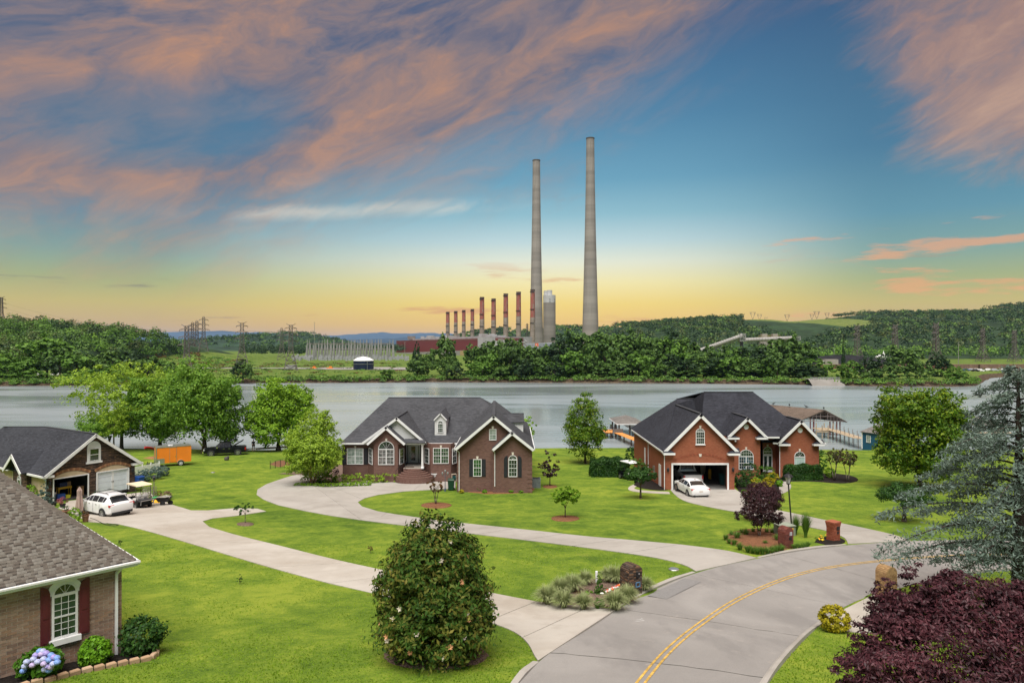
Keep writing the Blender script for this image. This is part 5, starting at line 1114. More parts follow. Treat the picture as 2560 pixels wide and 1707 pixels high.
 # ---- lakeside trees on the near bank
pxtree('lakeside_tree','tall wide dark green lakeside tree over the black pickup','tree',470,1040,185,836,'round',28000,.40,'lake',.07,11,31,150,.27,tr=.42,shell=(.5,1.05))
pxtree('lakeside_tree','round bright lakeside tree beside the boat ramp and person','tree',640,1033,156,870,'round',24000,.38,'bright',.06,10,32,130,.27,tr=.34)
pxtree('lakeside_tree','dense dark green lakeside tree behind the orange trailer','tree',368,1030,180,864,'round',26000,.40,'lake',.05,10,33,130,.27,tr=.35)
t=pxtree('lakeside_tree','thin-crowned pale lakeside tree with bare grey limbs showing','tree',280,1022,255,836,'round',10000,.40,'birch',.26,12,34,90,.22,tr=.28,tmat=BARKG,shell=(.75,1.12))
pxtree('lakeside_tree','weeping lakeside tree behind the stone garage gable','tree',252,1032,130,945,'umb',12000,.30,'lake',.12,seed=35,ncl=80,cr=.36,tr=.2)
pxtree('lakeside_tree','yellow-topped rounded small tree rising over the weeping crown','tree',262,1040,66,927,'round',4500,.22,'birch',.30,8,36,70,tr=.14)
pxtree('lakeside_tree','light green small tree behind the side of the long brick house','tree',1211,1024,46,950,'round',2600,.26,'bright',.08,6,37,40,tr=.1)
# ---- shrubs, hedges
def shrub(name,label,x,y,w,h,mat,n=1200,leaf=.08,seed=1,group=None,cat='shrub',ncl=60,d=True,depth=1.0,kind='ball',cr=.2):
 leaf*=1.3
 return pxtree(name,label,cat,x,y,w,y-h,kind,n,leaf,mat,0.0,seed=seed,ncl=ncl,cr=cr*.95,trunk=False,group=group,d=d,depth=depth,shell=(.84,1.0))
Q=1/5.107
def z7(x,y):return(x*Q,1400+y*Q)
a=z7(1225,1325);shrub('round_shrub','bright lime green clipped ball shrub under the near downspout',a[0],a[1],66,68,'lime',3600,.085,1,ncl=190,d=False,cr=.26)
a=z7(1830,1185);shrub('dark_shrub','loose dark green shrub at the corner of the near flower bed',a[0],a[1],96,92,'dark',2600,.085,2,ncl=110,d=False,cr=.30)
LF['hydl']=leafmat('hydrangea_leaves',[L4(.03,.09,.008),L4(.07,.19,.014),L4(.12,.28,.02)],.35,2)
a=z7(525,1480);hy=shrub('hydrangea','hydrangea bush covered with blue and violet flower heads',a[0],a[1],92,72,'hydl',900,.14,3,ncl=50,d=False,cat='flower bush',cr=.24)
HB=[M_('bloom_'+c,v,.8,.35,26,bmp=.5)for c,v in(('violet',(.34,.29,.60)),('blue',(.20,.33,.68)),('pale_blue',(.40,.44,.66)),('lilac',(.46,.38,.60)))]
bl_=[]
for m in HB:
 q=MB();q.ball((0,0,0),(.085,.085,.072),9,6);me=q.mesh('flower_head',smooth=False);me.materials.append(m);bl_.append(me)
g0=hy.location
for i,(x,y,c)in enumerate(((470,1200,0),(540,1185,3),(605,1175,0),(665,1200,1),(355,1285,2),(330,1340,2),(430,1325,3),(495,1285,2),(570,1250,2),(575,1310,3),(640,1260,1),(700,1225,0),(740,1235,1),(745,1290,1),(690,1310,2),(585,1380,2),(640,1390,1),(660,1350,3),(310,1400,1),(480,1435,1),(560,1150,2),(620,1340,0),(520,1150,1),(440,1250,2))):
 px,py=z7(x,y);dd=g0.y-.30+.25*(1-abs(y-1300)/180)*-1;p=P(px,py,dd);o=bpy.data.objects.new('flower_head',bl_[c]);COL.objects.link(o);o.parent=hy;o.location=p-g0
HG='clipped hedges beside the garage wall'
def hedge(label,x,y,w,h,dep,seed,mat='dark',n=9000,leaf=.11,lob=3):
 g=GD(x,y);W=w*D*g.y/F;Hh=h*D*g.y/F*.97;rg=np.random.default_rng(seed);d=unit(n,rg);m=np.abs(d).max(1,keepdims=True);sq=d/(m**.72)*1.0
 sq[:,2]=np.abs(sq[:,2]);r=rg.uniform(.72,1.0,n)[:,None];lump=1+.05*np.sin(sq[:,:1]*lob*3+seed)+.03*np.sin(sq[:,2:]*7+sq[:,1:2]*5)
 C=sq*r*lump*np.array([W/2,dep/2,Hh]);C[:,2]=np.clip(C[:,2],.03,None);Nn=d+rg.normal(size=(n,3))*.5;Nn/=np.linalg.norm(Nn,axis=1,keepdims=True)
 return plant('hedge',label,'hedge',g+Vector((0,dep/2,0)),leaf_quads(C,Nn,leaf,rg,.55),LF[mat],crownname='foliage')
hedge('rounded dark green clipped hedge block on the lawn behind the small maple',1404,1096,92,43,2.6,4,n=14000,leaf=.18)
shrub('dark_shrub','loose green shrub between clipped hedge and golf cart roof',1462,1100,52,48,'mid',1300,.16,5)
shrub('dark_shrub','tall dark shrub against the far end of the garage side wall',1448,1065,24,40,'dark',900,.16,6)
hedge('long low dark green clipped hedge under the arched blind window',1848,1104,94,37,1.3,7,n=16000,leaf=.16)
shrub('dark_shrub','round green shrub at the corner beyond the low hedge',1884,1078,34,44,'mid',1500,.15,8)
shrub('tall_grass','soft feathery green grass clump at the hedge end',1906,1098,22,26,'bright',700,.16,9,cat='plant')
for i,(x,y,w,h,m,lb)in enumerate(((1722,1105,42,44,'dark','dark evergreen shrub under the tall arched double window'),(1706,1118,40,36,'dark','dark spreading shrub at the garage corner'),(1690,1088,18,36,'mid','narrow green shrub against the garage pier'),(1757,1103,44,34,'mid','green arching shrub before the front door walk'),(1735,1117,26,22,'bright','fresh green mound shrub among the golden ones'),(1790,1117,15,15,'lime','pale green small mound beside the golden shrubs'))):
 shrub('garden_shrub',lb,x,y,w,h,m,1300,.12,20+i)
for i,(x,y,w,h,lb)in enumerate(((1774,1104,28,20,'golden mound shrub nearest the front door walk'),(1766,1113,26,18,'middle golden mound shrub in the group by the walk'),(1736,1119,32,20,'golden mound shrub nearest the open garage'),(1757,1122,28,18,'lowest golden mound shrub just above the clipped plum'))):
 shrub('golden_shrub',lb,x,y,w,h,'yellow',900,.10,40+i,group='golden mound shrubs by the right house')
shrub('garden_plant','small lime green hosta clump by the garage drive edge',1709,1134,14,10,'lime',300,.10,47,cat='plant')
shrub('yellow_shrub','rounded yellow-green clipped shrub at the near road edge',1915,1448,64,58,'yellow',3600,.075,50,ncl=110,cr=.2)
shrub('garden_shrub','dark red laceleaf shrub below the left front window',745,1096,68,28,'plum',1500,.12,51)
for i in range(7):
 x=700+i*36;shrub('ground_cover_plant','pale green fern mound in the bed along the circular drive',x+15,1108-(i>4),48,19+3*(i%2),'birch',900,.11,60+i,group='fern mounds in the house bed',cat='plant',depth=.6)
for i in range(9):
 x=688+i*19;shrub('border_grass','low dark green border grass tuft edging the house bed',x,1118-abs(i-2)*.5,26,9,'bright',420,.10,70+i,group='border grass along the house bed',cat='plant',depth=.6)
for i,(x,y,w,h,m,lb)in enumerate(((1066,1124,14,11,'dark','small dark shrub at the downspout end of the gable bed'),(1098,1124,18,13,'mid','small olive shrub below the shuttered window'),(1184,1124,15,11,'dark','small dark shrub left of the tallest gable bed shrub'),(1206,1125,17,18,'dark','tallest dark shrub at the outer corner of the gable bed'),(1060,1128,10,7,'yellow','tiny yellow plant at the near end of the gable bed'),(1113,1128,10,7,'lime','tiny lime plant in the middle of the gable bed'),(1174,1127,13,7,'lime','lime grass clump before the arched shuttered window'),(1160,1126,8,5,'yellow','tiny yellow plant beside the second downspout'),(1196,1127,12,6,'lime','lime plant between the two dark gable bed shrubs'))):
 shrub('bed_plant',lb,x,y+4,w*1.15,h*1.2,m,420,.09,90+i,cat='shrub' if h>9 else 'plant')
a=(0,1060);zz=lambda x,y:(x/5.113,1060+y/5.113)
def zp(nm,lb,x,y,w,h,m,n=900,leaf=.10,seed=1,kind='ball',cat='shrub',group=None):
 px,py=zz(x,y);return pxtree(nm,lb,cat,px,py,w/5.113,py-h/5.113,kind,n,leaf,m,0,seed=seed,ncl=70,cr=.2,trunk=False,d=False,shell=(.78,1.0),group=group)
zp('spruce_shrub','blue-green conical spruce standing by the open garage',575,1045,225,340,'blue',3200,.11,3,'cone')
zp('garden_shrub','light green loose shrub beside the conical spruce',400,985,170,210,'bright',1300,.10,4)
zp('garden_shrub','bright green young conifer shrub by the clay flower pot',960,1262,150,200,'bright',1500,.09,5)
for i,(x,y,w,h)in enumerate(((1800,735,170,150),(1900,730,170,170),(2010,700,170,180),(2090,660,150,130))):
 zp('juniper_shrub',('grey-blue juniper nearest the stone garage wall','second grey-blue juniper from the garage wall','third grey-blue juniper from the garage wall','outermost grey-blue juniper below the orange trailer')[i],x,y,w,h,'blue',1500,.13,6+i,group='junipers along the picket fence')
zp('flower_clump','pink feathery flower clump behind the wheelbarrow',2130,965,140,115,leafmat('pink_plumes',[L4(.06,.09,.025),L4(.20,.12,.09),L4(.40,.20,.17)],.3,3),700,.09,14,cat='plant')
zp('flower_clump','red flowering plant between lattice trellis and pink clump',2015,930,110,85,leafmat('red_flowers',[L4(.03,.09,.02),L4(.06,.15,.03),L4(.45,.03,.03)],.3,5),500,.09,15,cat='plant')
zp('garden_plant','pale flowering plant beside the golf cart seat',1890,950,150,140,leafmat('white_flowers',[L4(.04,.10,.02),L4(.10,.19,.03),L4(.55,.58,.40)],.3,5),700,.09,16,cat='plant')
# ---- ornamental grass, border strips
def bladeclump(r,h,n,rg,arch=.9,w=.012,seg=4):
 V=[]
 for i in range(n):
  t=rg.uniform(0,2*math.pi);L_=h*rg.uniform(.7,1.15);ou=r*rg.uniform(.25,1.0);b=np.array([math.cos(t)*.05*rg.uniform(0,1.6),math.sin(t)*.05*rg.uniform(0,1.6),0]);pr=[]
  side=np.array([-math.sin(t),math.cos(t),0])
  for s in np.linspace(0,1,seg+1):pr.append((b+np.array([math.cos(t)*ou*s**1.5,math.sin(t)*ou*s**1.5,L_*(s*1.25-arch*s**2.6*.75*ou/r)]),w*(1-.85*s)))
  for(p,a_),(q,c_)in zip(pr,pr[1:]):V+=[p-side*a_,p+side*a_,q+side*c_,q-side*c_]
 return np.array(V)
gl=[mesh_quads('blades',bladeclump(.66,.72,620,np.random.default_rng(s),1.1,.017))for s in(1,2,3)]
z5=lambda x,y:(1300+x/5.88,1380+y/5.88)
labs=['striped ornamental grass at the outer tip of the island by the first drive','striped grass clump second along the drive edge of the island','striped grass clump third along the drive edge beside the round boxwood','striped grass clump at the drive and road corner','striped grass clump in front of the stone mailbox','striped grass clump on the road side of the stone mailbox','striped grass clump directly behind the stone mailbox','striped grass clump between white pipe and mailbox','striped grass clump behind the white pipe','striped grass clump on the lawn side of the island','striped grass clump nearest the outer tip on the lawn side']
for i,(x,y)in enumerate(((405,765),(640,820),(930,845),(1385,850),(1570,740),(1830,575),(1420,450),(1300,440),(960,480),(760,585),(590,615))):
 t=thing('ornamental_grass',labs[i],'ornamental grass',G(*z5(x,y)),i*1.3,'striped ornamental grasses round the mailbox island');o=link('blades',gl[i%3],LF['fescue'],t);o.scale=(1.08-.08*(i%3),)*3
g=G(*z5(1160,625));pxtree('juniper_cone','slim dark green cone-shaped conifer in the mailbox island','shrub',*z5(1160,625),32,1380+265/5.88,'cone',3000,.05,'mid',0,seed=7,ncl=120,cr=.2,trunk=False,d=False)
pxtree('boxwood_ball','small round green boxwood at the drive edge of the mailbox island','shrub',*z5(1160,825),27,1380+660/5.88,'ball',1800,.045,'mid',0,seed=8,ncl=80,cr=.2,trunk=False,d=False)
FLW=[M_('flower_'+c,v,.7,.1)for c,v in(('white',(.75,.73,.70)),('red',(.62,.05,.03)),('orange',(.70,.18,.03)),('yellow',(.70,.50,.03)))]
fme=[]
for m in FLW:
 q=MB();q.ball((0,0,.13),(.055,.055,.035),6,4);q.tube((0,0,0),(0,0,.11),.008,n=4);me=q.mesh('flower');me.materials.append(m);fme.append(me)
t=thing('flower_row','row of red and white bedding flowers in front of the stone mailbox','flowers',G(*z5(1330,580)))
rr=random.Random(3)
for k in range(34):
 f=k/33;p=G(1300+(1195+f*275+rr.uniform(-14,14))/5.88,1380+(640-f*125+rr.uniform(-12,12))/5.88);o=bpy.data.objects.new('flower',fme[0 if rr.random()<.55 else rr.choice((1,1,2))]);COL.objects.link(o);o.parent=t;o.location=p-t.location
link('leaves',mesh_quads('leaves',cloud([(0,0,.05,.55,.3,.07)],260,.07,np.random.default_rng(4),30,.3)),LF['mid'],t)
for i,(x,y,s,lb)in enumerate(((820,605,.25,'small red and green plant left of the mulch in the mailbox island'),(1000,630,.22,'small green plant at the middle of the mailbox island mulch'))):
 plant('bedding_plant',lb,'plant',G(*z5(x,y)),cloud([(0,0,.1,s,s,.14)],240,.07,np.random.default_rng(40+i),24,.3),LF['lime' if i else 'red'],crownname='leaves')
z4=lambda x,y:(1780+x/5.88,1240+y/5.88)
bl2=[mesh_quads('blades',bladeclump(.26,.34,130,np.random.default_rng(s),1.0,.013))for s in(6,7)]
for i,(x,y,s)in enumerate(((200,640,1.0),(280,575,.8),(365,625,1.25),(490,575,1.2),(430,545,.8),(245,690,.8),(320,715,1.0),(405,785,1.1),(520,820,1.1),(590,835,1.1),(660,845,1.1),(735,850,1.15),(810,850,1.1),(885,835,1.1),(955,815,1.1),(1020,800,1.0),(600,530,.8),(680,520,.7),(800,540,.9),(880,545,.9),(775,705,.7),(955,655,1.1),(1215,780,.95),(1280,775,.95),(1345,765,.95),(1400,745,.9))):
 t=thing('border_lily','bright green strappy lily clump edging the mulch island by the brick mailbox' if i>7 else 'green grassy clump on the lawn side of the mulch island','plant',G(*z4(x,y)),i*.9,'lily clumps edging the mulch island' if i>7 else 'grassy clumps round the mulch island');o=link('blades',bl2[i%2],LF['lime' if i>7 and i<16 or i>21 else 'blade'],t);o.scale=(s*1.15,)*3
tall=mesh_quads('blades',bladeclump(.5,1.35,420,np.random.default_rng(12),.55,.013,5))
for(x,y,s,lb)in((1370,605,1.0,'tall upright green grass clump between lamp post and square brick mailbox'),(1225,560,.8,'tall thin grass clump close behind the lamp post')):
 t=thing('tall_grass',lb,'ornamental grass',G(*z4(x,y)),0,'tall green grasses by the lamp post');link('blades',tall,LF['blade'],t).scale=(s,s,s)
t=thing('flower_row','yellow and orange flowers in dark mulch beside the square brick mailbox','flowers',G(*z4(1620,640)))
for k in range(22):
 p=G(*z4(1560+rr.uniform(0,160),590+rr.uniform(0,90)));o=bpy.data.objects.new('flower',fme[rr.choice((2,3,3,1))]);COL.objects.link(o);o.parent=t;o.location=p-t.location
link('leaves',mesh_quads('leaves',cloud([(0,0,.05,.5,.35,.08)],220,.07,np.random.default_rng(9),24,.3)),LF['mid'],t)
# ---- short grass blades standing in the near lawn, kept off the paving and beds
def inside(pts,poly):
 x,y=pts[:,0],pts[:,1];c=np.zeros(len(pts),bool);P_=[(p.x,p.y)for p in poly]
 for(x0,y0),(x1,y1)in zip(P_,P_[1:]+P_[:1]):
  if y0!=y1:k=((y0>y)!=(y1>y))&(x<(x1-x0)*(y-y0)/(y1-y0)+x0);c^=k
 return c
rg=np.random.default_rng(99);NB_=70000
yy=17+(40-17)*rg.uniform(0,1,NB_)**1.9;xx=rg.uniform(-.80,.80,NB_)*yy;pt=np.stack([xx,yy],1);ok=np.ones(NB_,bool)
for p in POLYS:ok&=~inside(pt,p)
hn=(np.array([.69,.724]));ok&=~(((pt-np.array([-11.8,20.6]))@hn<.05)&((pt-np.array([-11.8,20.6]))@np.array([-.724,.69])>-.05))
pt=pt[ok];n=len(pt);zz0=CAMZ-np.interp(pt[:,1],_hd,_hs);a=rg.uniform(0,2*math.pi,n);h=rg.uniform(.02,.045,n)*(1+.4*np.sin(pt[:,0]*1.3)*np.sin(pt[:,1]*.9));w=rg.uniform(.012,.028,n)*(pt[:,1]/22);le=rg.normal(size=(n,2))*.03
b=np.stack([pt[:,0],pt[:,1],zz0-.005],1);sd_=np.stack([np.cos(a),np.sin(a),0*a],1)*w[:,None];tp=b+np.stack([le[:,0],le[:,1],h],1)
V=np.stack([b-sd_,b+sd_,tp+sd_*.25,tp-sd_*.25],1).reshape(-1,3)
tagp(link('grass',mesh_quads('grass',V),leafmat('grass_blades',[L4(.12,.22,.014),L4(.19,.32,.022),L4(.28,.40,.04)],.5,.5,.8,.1)),'short mown grass blades of the near lawns',None,None,'stuff')
# ================================================================ far bank: hills, woods, power plant, pylons
def interp(L,x):return float(np.interp(x,[p[0]for p in L],[p[1]for p in L]))
def hill(name,prof,dr,db,mat,zb=-1.0,nx=90,treeh=0.0,rough=1.0,seed=1,power=1.0,back=1.35):
 """ridge seen at source pixels prof, standing dr metres away, its foot at db"""
 rg=np.random.default_rng(seed);x0,x1=prof[0][0],prof[-1][0];pxs=np.linspace(x0,x1,nx);ny=14;mb=MB()
 rid=[PZ(interp(prof,p),dr)-treeh+rg.normal()*rough for p in pxs]
 def zf(i,t):return zb+(rid[i]-zb)*(math.sin(t*math.pi/2)**power)
 for j in range(ny+5):
  for i,p in enumerate(pxs):
   X_=PX(p,dr)
   if j<ny:t=j/(ny-1);y=db+(dr-db)*t;z=zf(i,t)+rg.normal()*rough*.3*math.sin(t*math.pi)
   else:u=(j-ny+1)/5;y=dr*(1+(back-1)*u);z=zb-2+(rid[i]-zb)*(math.cos(u*math.pi/2))
   mb.v.append(Vector((X_,y,z)))
 mb.f=[(j*nx+i,j*nx+i+1,(j+1)*nx+i+1,(j+1)*nx+i)for j in range(ny+4)for i in range(nx-1)];mb.m=[0]*len(mb.f)
 tagp(mb.obj(name,mat,smooth=True,uv=False),kind='structure')
 def at(p,t):
  i=min(nx-1,max(0,int(round((p-x0)/(x1-x0)*(nx-1)))));return Vector((PX(p,dr),db+(dr-db)*t,zf(i,t)))
 return at
def forest(name,label,at,x0,x1,n,h,w,leaf,nq,mats,seed=1,t0=0.0,t1=1.0,skip=None,tp=.7):
 rg=np.random.default_rng(seed);out=[[]for _ in mats]
 for _ in range(n):
  p=rg.uniform(x0,x1);t=t0+(t1-t0)*rg.uniform(0,1)**tp
  c=at(p,t)
  if skip and skip(c.x/c.y*F+1280,t):continue
  hh=h*rg.uniform(.65,1.3);ww=w*rg.uniform(.7,1.3)
  k=nq;d=unit(k,rg);d[:,2]=np.abs(d[:,2])*1.0-.25;r=rg.uniform(.75,1.05,k)[:,None]
  lump=1+.22*np.sin(d[:,:1]*5+rg.uniform(0,6))*np.sin(d[:,1:2]*5+rg.uniform(0,6))
  C=np.array(c)+np.array([0,0,hh*.52])+d*r*lump*np.array([ww/2,ww/2,hh*.52]);Nn=d*.9+rg.normal(size=(k,3))*.35+np.array([0,0,.3]);Nn/=np.linalg.norm(Nn,axis=1,keepdims=True)
  out[rg.integers(0,len(mats))].append(leaf_quads(C,Nn,leaf,rg,.8))
 for m,o in zip(mats,out):
  if o:tagp(link(name,mesh_quads(name,np.concatenate(o)),m),label,None,None,'stuff')
OLV=leafmat('olive_leaves',[L4(.03,.05,.012),L4(.07,.10,.025),L4(.13,.16,.045)],.2,.16)
HILLG=M_('wooded_slope',(.018,.042,.014),1,.4,.03);HILLM=M_('far_wooded_ridge',(.020,.046,.022),1,.45,.012);MOUNT=M_('distant_mountain',(.022,.052,.085),1,.15,.002)  # MOUNT: blue of the distance haze put into the base colour
MOWN=grassmat('mown_hill_grass',[L4(.07,.105,.022),L4(.10,.14,.03),L4(.13,.165,.045),L4(.16,.175,.06),L4(.17,.15,.07)],False,.05)
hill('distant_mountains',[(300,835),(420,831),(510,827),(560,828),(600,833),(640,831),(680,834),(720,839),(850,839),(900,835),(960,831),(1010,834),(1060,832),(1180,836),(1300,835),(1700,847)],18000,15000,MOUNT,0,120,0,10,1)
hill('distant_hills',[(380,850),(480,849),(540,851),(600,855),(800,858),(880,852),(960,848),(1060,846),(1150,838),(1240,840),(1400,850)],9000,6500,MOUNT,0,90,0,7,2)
a1=hill('wooded_hill',[(540,880),(600,862),(660,848),(720,840),(765,834),(800,835),(840,846),(880,858),(930,868),(1010,880)],2600,1500,HILLM,-1,70,8,3,3)
forest('wooded_ridge','dark wooded ridge behind the switchyard',a1,550,1000,900,14,18,4.2,26,[LF['farA'],LF['farC']],1,.1,1.0)
a2=hill('wooded_hill',[(1040,876),(1110,850),(1160,838),(1210,826),(1250,820),(1300,828),(1350,826),(1395,814),(1440,818),(1500,822),(1560,826),(1620,832),(1700,850)],2100,1300,HILLM,-1,70,10,3,4)
forest('wooded_ridge','dark wooded ridge behind the tall stacks',a2,1050,1690,1000,13,17,3.8,26,[LF['farA'],LF['farC']],2,.25,1.0)
a3=hill('wooded_hill',[(1480,850),(1530,812),(1600,805),(1640,802),(1720,795),(1790,792),(1850,798),(1870,800),(1940,806),(2010,800),(2060,797),(2100,800),(2200,850),(2300,880)],1500,700,HILLG,-1,120,9,1.5,5)
gr1=lambda p,t:(1855<p<2180 and t>.50-.26*math.sin((p-1855)/325*math.pi))
forest('hill_wood','broadleaf wood covering the hill below the transmission towers',a3,1490,2250,2600,11,13,2.6,30,[LF['farA'],LF['farC'],LF['farC'],OLV,LF['farC']],3,.05,1.0,gr1,.8)
hill('mown_hill',[(1840,830),(1862,800),(1900,800),(1950,806),(1990,803),(2040,799),(2090,798),(2130,812),(2180,840),(2220,860)],1400,980,MOWN,16,60,0,.5,6,1.3)
a4=hill('wooded_hill',[(2040,830),(2070,786),(2120,783),(2180,782),(2240,780),(2290,780),(2350,781),(2410,778),(2450,770),(2480,762),(2530,758),(2600,752),(2800,745),(3100,760),(3400,800)],1700,800,HILLG,-1,120,9,1.5,7)
gr2=lambda p,t:(2190<p<2350 and.0<t<.52-.0012*abs(p-2270))or(2410<p<2510 and.04<t<.4)
forest('hill_wood','broadleaf wood covering the high ridge behind the pylons',a4,2045,2900,3600,11,14,2.8,30,[LF['farA'],LF['farC'],LF['farC'],OLV,LF['farC']],4,.03,1.0,gr2,.8)
hill('mown_hill',[(2150,870),(2190,840),(2230,826),(2262,821),(2300,826),(2340,838),(2390,862)],1150,900,MOWN,0,40,0,.4,8,1.2);hill('mown_hill',[(2370,880),(2410,852),(2450,844),(2490,848),(2540,868)],1080,880,MOWN,0,30,0,.4,9,1.2)
a5=hill('wooded_hill',[(-900,775),(-300,778),(0,792),(109,800),(218,813),(305,820),(381,826),(430,838),(452,852),(475,890)],560,345,HILLG,-1,90,9,1,10)
forest('hill_wood','dense mixed wood on the hill across the lake above the first house',a5,-420,462,1150,11.5,12,1.25,150,[LF['farA'],LF['farC'],LF['mid'],LF['farB'],OLV,LF['farA']],5,.0,1.0,None,.75)
a6=hill('grass_knoll',[(400,925),(440,885),(470,876),(520,880),(580,888),(640,900),(720,912),(800,922)],620,430,FIELD,-1,50,0,.5,11)
forest('scrub','low scrub on the grassy knoll below the pylons',a6,420,780,260,2.0,5,1.1,26,[LF['farB'],LF['red'],LF['farA']],6,.05,.8)
at_flat=lambda d0,d1:(lambda p,t:Vector((PX(p,d0+(d1-d0)*t),d0+(d1-d0)*t,-.9)))
forest('scrub','tussocks and low scrub on the far field',at_flat(318,560),440,1000,300,.9,4.5,.8,22,[LF['farB'],LF['red'],LF['farA'],OLV],16)
forest('pine_belt','dark pine belt beyond the knoll',at_flat(820,860),600,760,70,15,9,1.6,60,[LF['farC']],7);forest('pine_belt','dark trees behind the switchyard gantries',at_flat(1150,1300),760,1010,120,17,15,2.2,50,[LF['farC']],8)
forest('far_wood','band of trees at the foot of the hills beyond the rail yard',at_flat(640,800),1950,2700,260,13,14,1.8,70,[LF['farA'],LF['farB'],LF['farC']],9)
forest('bank_brush','low green brush along the far water edge',lambda p,t:Vector((PX(p,300),shore_y(PX(p,300))+.1+t*4,-2.9+t*1.4)),-100,2440,620,2.0,3.6,.7,34,[LF['farA'],LF['farB'],LF['mid']],10)
# ---- single trees on the far bank
def farproto(kind,n,leaf,mat,seed):
 rg=np.random.default_rng(seed)
 B={'round':lambda:lobes(rg,1,.92,.06,11),'tall':lambda:[(0,0,.12+.8*f,.5*r,.5*r,.16)for f,r in((.05,.5),(.2,.85),(.4,.9),(.6,.75),(.8,.5),(.95,.25))],'wide':lambda:lobes(rg,1,.85,.08,14,1.1)}[kind]()
 me=mesh_quads('crown',cloud(B,n,leaf,rg,60,.27,.75,.5,(.55,1.05),.8));me.materials.append(LF[mat]);return me
FP=[farproto(k,2600,.075,m,50+i)for i,(k,m)in enumerate((('round','farA'),('wide','farA'),('tall','farA'),('round','farB'),('wide','farB'),('round','farC'),('tall','farB'),('tall','farC')))]
tq=MB();tq.tube((0,0,-.03),(0,0,.5),.022,.012,6);tq.tube((0,0,.3),(.12,0,.6),.012,.005,5);tq.tube((0,0,.28),(-.1,.08,.6),.012,.005,5);TRK=tq.mesh('trunk',uv=False);TRK.materials.append(BARKD)
def fartree(px,py_top,wpx,d,k,label,group,zb=-1.3,rz=0):
 t=thing('broadleaf_tree',label,'tree',(PX(px,d),d,zb),rz,group);h=(PZ(py_top,d)-zb)*1.2;w=wpx*d/F*1.1
 for nm,me in(('crown',FP[k]),('trunk',TRK)):link(nm,me,None,t).scale=(w,w,h)
rr=random.Random(77)
top=[(1025,885),(1050,848),(1075,872),(1110,852),(1150,905),(1185,880),(1210,866),(1260,862),(1290,856),(1340,864),(1380,862),(1420,850),(1445,834),(1480,838),(1510,850),(1560,846),(1620,848),(1680,846),(1720,864),(1780,874),(1830,878),(1880,872),(1930,862),(1960,858),(2000,858),(2020,885),(2036,915)]
KIN={0:'dark green rounded tree',1:'dark green broad-crowned tree',2:'dark green tall tree',3:'light green rounded tree',4:'light green broad-crowned tree',5:'blackish green rounded tree',6:'light green tall tree',7:'blackish green tall tree'}
for i in range(40):
 px=1190+i*21.4+rr.uniform(-6,6);k=rr.choice((0,1,0,5,1,2,4));fartree(px,interp(top,px)+rr.uniform(-6,12),rr.uniform(62,96),rr.uniform(326,350),k,KIN[k]+' at the back of the wooded strip below the stacks','trees in the wooded strip across the lake',rz=rr.uniform(0,6))
for i in range(42):
 px=1185+i*20.6+rr.uniform(-6,6);k=rr.choice((0,1,3,5,4,3,1));fartree(px,max(interp(top,px)+22,rr.uniform(884,922)),rr.uniform(48,84),rr.uniform(311,322),k,KIN[k]+' at the water edge of the wooded strip below the stacks','trees in the wooded strip across the lake',-2.0,rr.uniform(0,6))
for(px,ty,w,d,k,lb)in((1042,868,34,345,7,'narrow dark poplar-like tree before the maroon turbine hall'),(1112,852,62,338,0,'tall rounded tree before the maroon turbine hall'),(1068,890,60,325,1,'dark tree in the clump before the pale plant wall'),(1045,905,55,318,0,'front dark tree in the clump before the pale plant wall'),(1118,896,62,318,1,'broad dark tree at the water before the tan plant wall'),(1142,915,44,314,5,'blackish tree at the outer end of the clump before the tan plant wall'),(968,925,42,312,3,'lone round green bush-like tree at the bare far shore'),(2108,862,10,330,7,'slender dark spire tree in the far shore gap')):
 fartree(px,ty,w,d,k,lb,'trees before the power plant',-1.8,px)
for(px,ty,w,d,k,lb)in((2120,905,60,305,4,'bright yellow-green tree at the end of the pale stone bank'),(2068,915,36,318,3,'small green tree behind the pale stone bank'),(2165,900,60,308,5,'dark tree next to the yellow-green one on the far point'),(2205,893,62,315,5,'dark tree in the middle of the far point'),(2262,876,88,325,0,'tallest broad tree on the far point'),(2235,915,60,300,0,'front round tree on the far point'),(2300,908,60,302,1,'low broad tree on the far point below the tallest pylon'),(2345,888,62,320,5,'blackish brown tree near the tip of the far point'),(2385,918,52,304,4,'light green tree near the tip of the far point'),(2405,935,36,300,3,'low light green tree at the very tip of the far point'),(2178,925,48,300,1,'low dark tree at the water on the far point')):
 fartree(px,ty,w,d,k,lb,'trees on the far point',-2.2,px)
for i,(px,ty,w,d,k)in enumerate(((-40,880,120,312,0),(22,890,92,306,4),(60,905,60,300,3),(118,855,128,318,3),(150,880,90,312,1),(195,893,90,306,3),(235,900,70,312,0),(270,885,90,318,1),(300,905,70,303,6),(335,886,90,318,5),(370,900,80,310,0),(410,905,62,312,3),(425,912,40,306,0),(90,925,60,298,4),(180,930,60,297,6),(250,930,56,298,3),(320,935,60,297,4),(20,935,60,297,3),(600,905,44,300,5),(615,912,36,297,0))):
 fartree(px,ty,w,d,k,KIN[k]+(' on the far shore across from the first house' if i<18 else ' alone on the far shore by the grass field'),'trees on the far shore opposite the first house',-2.0,i)
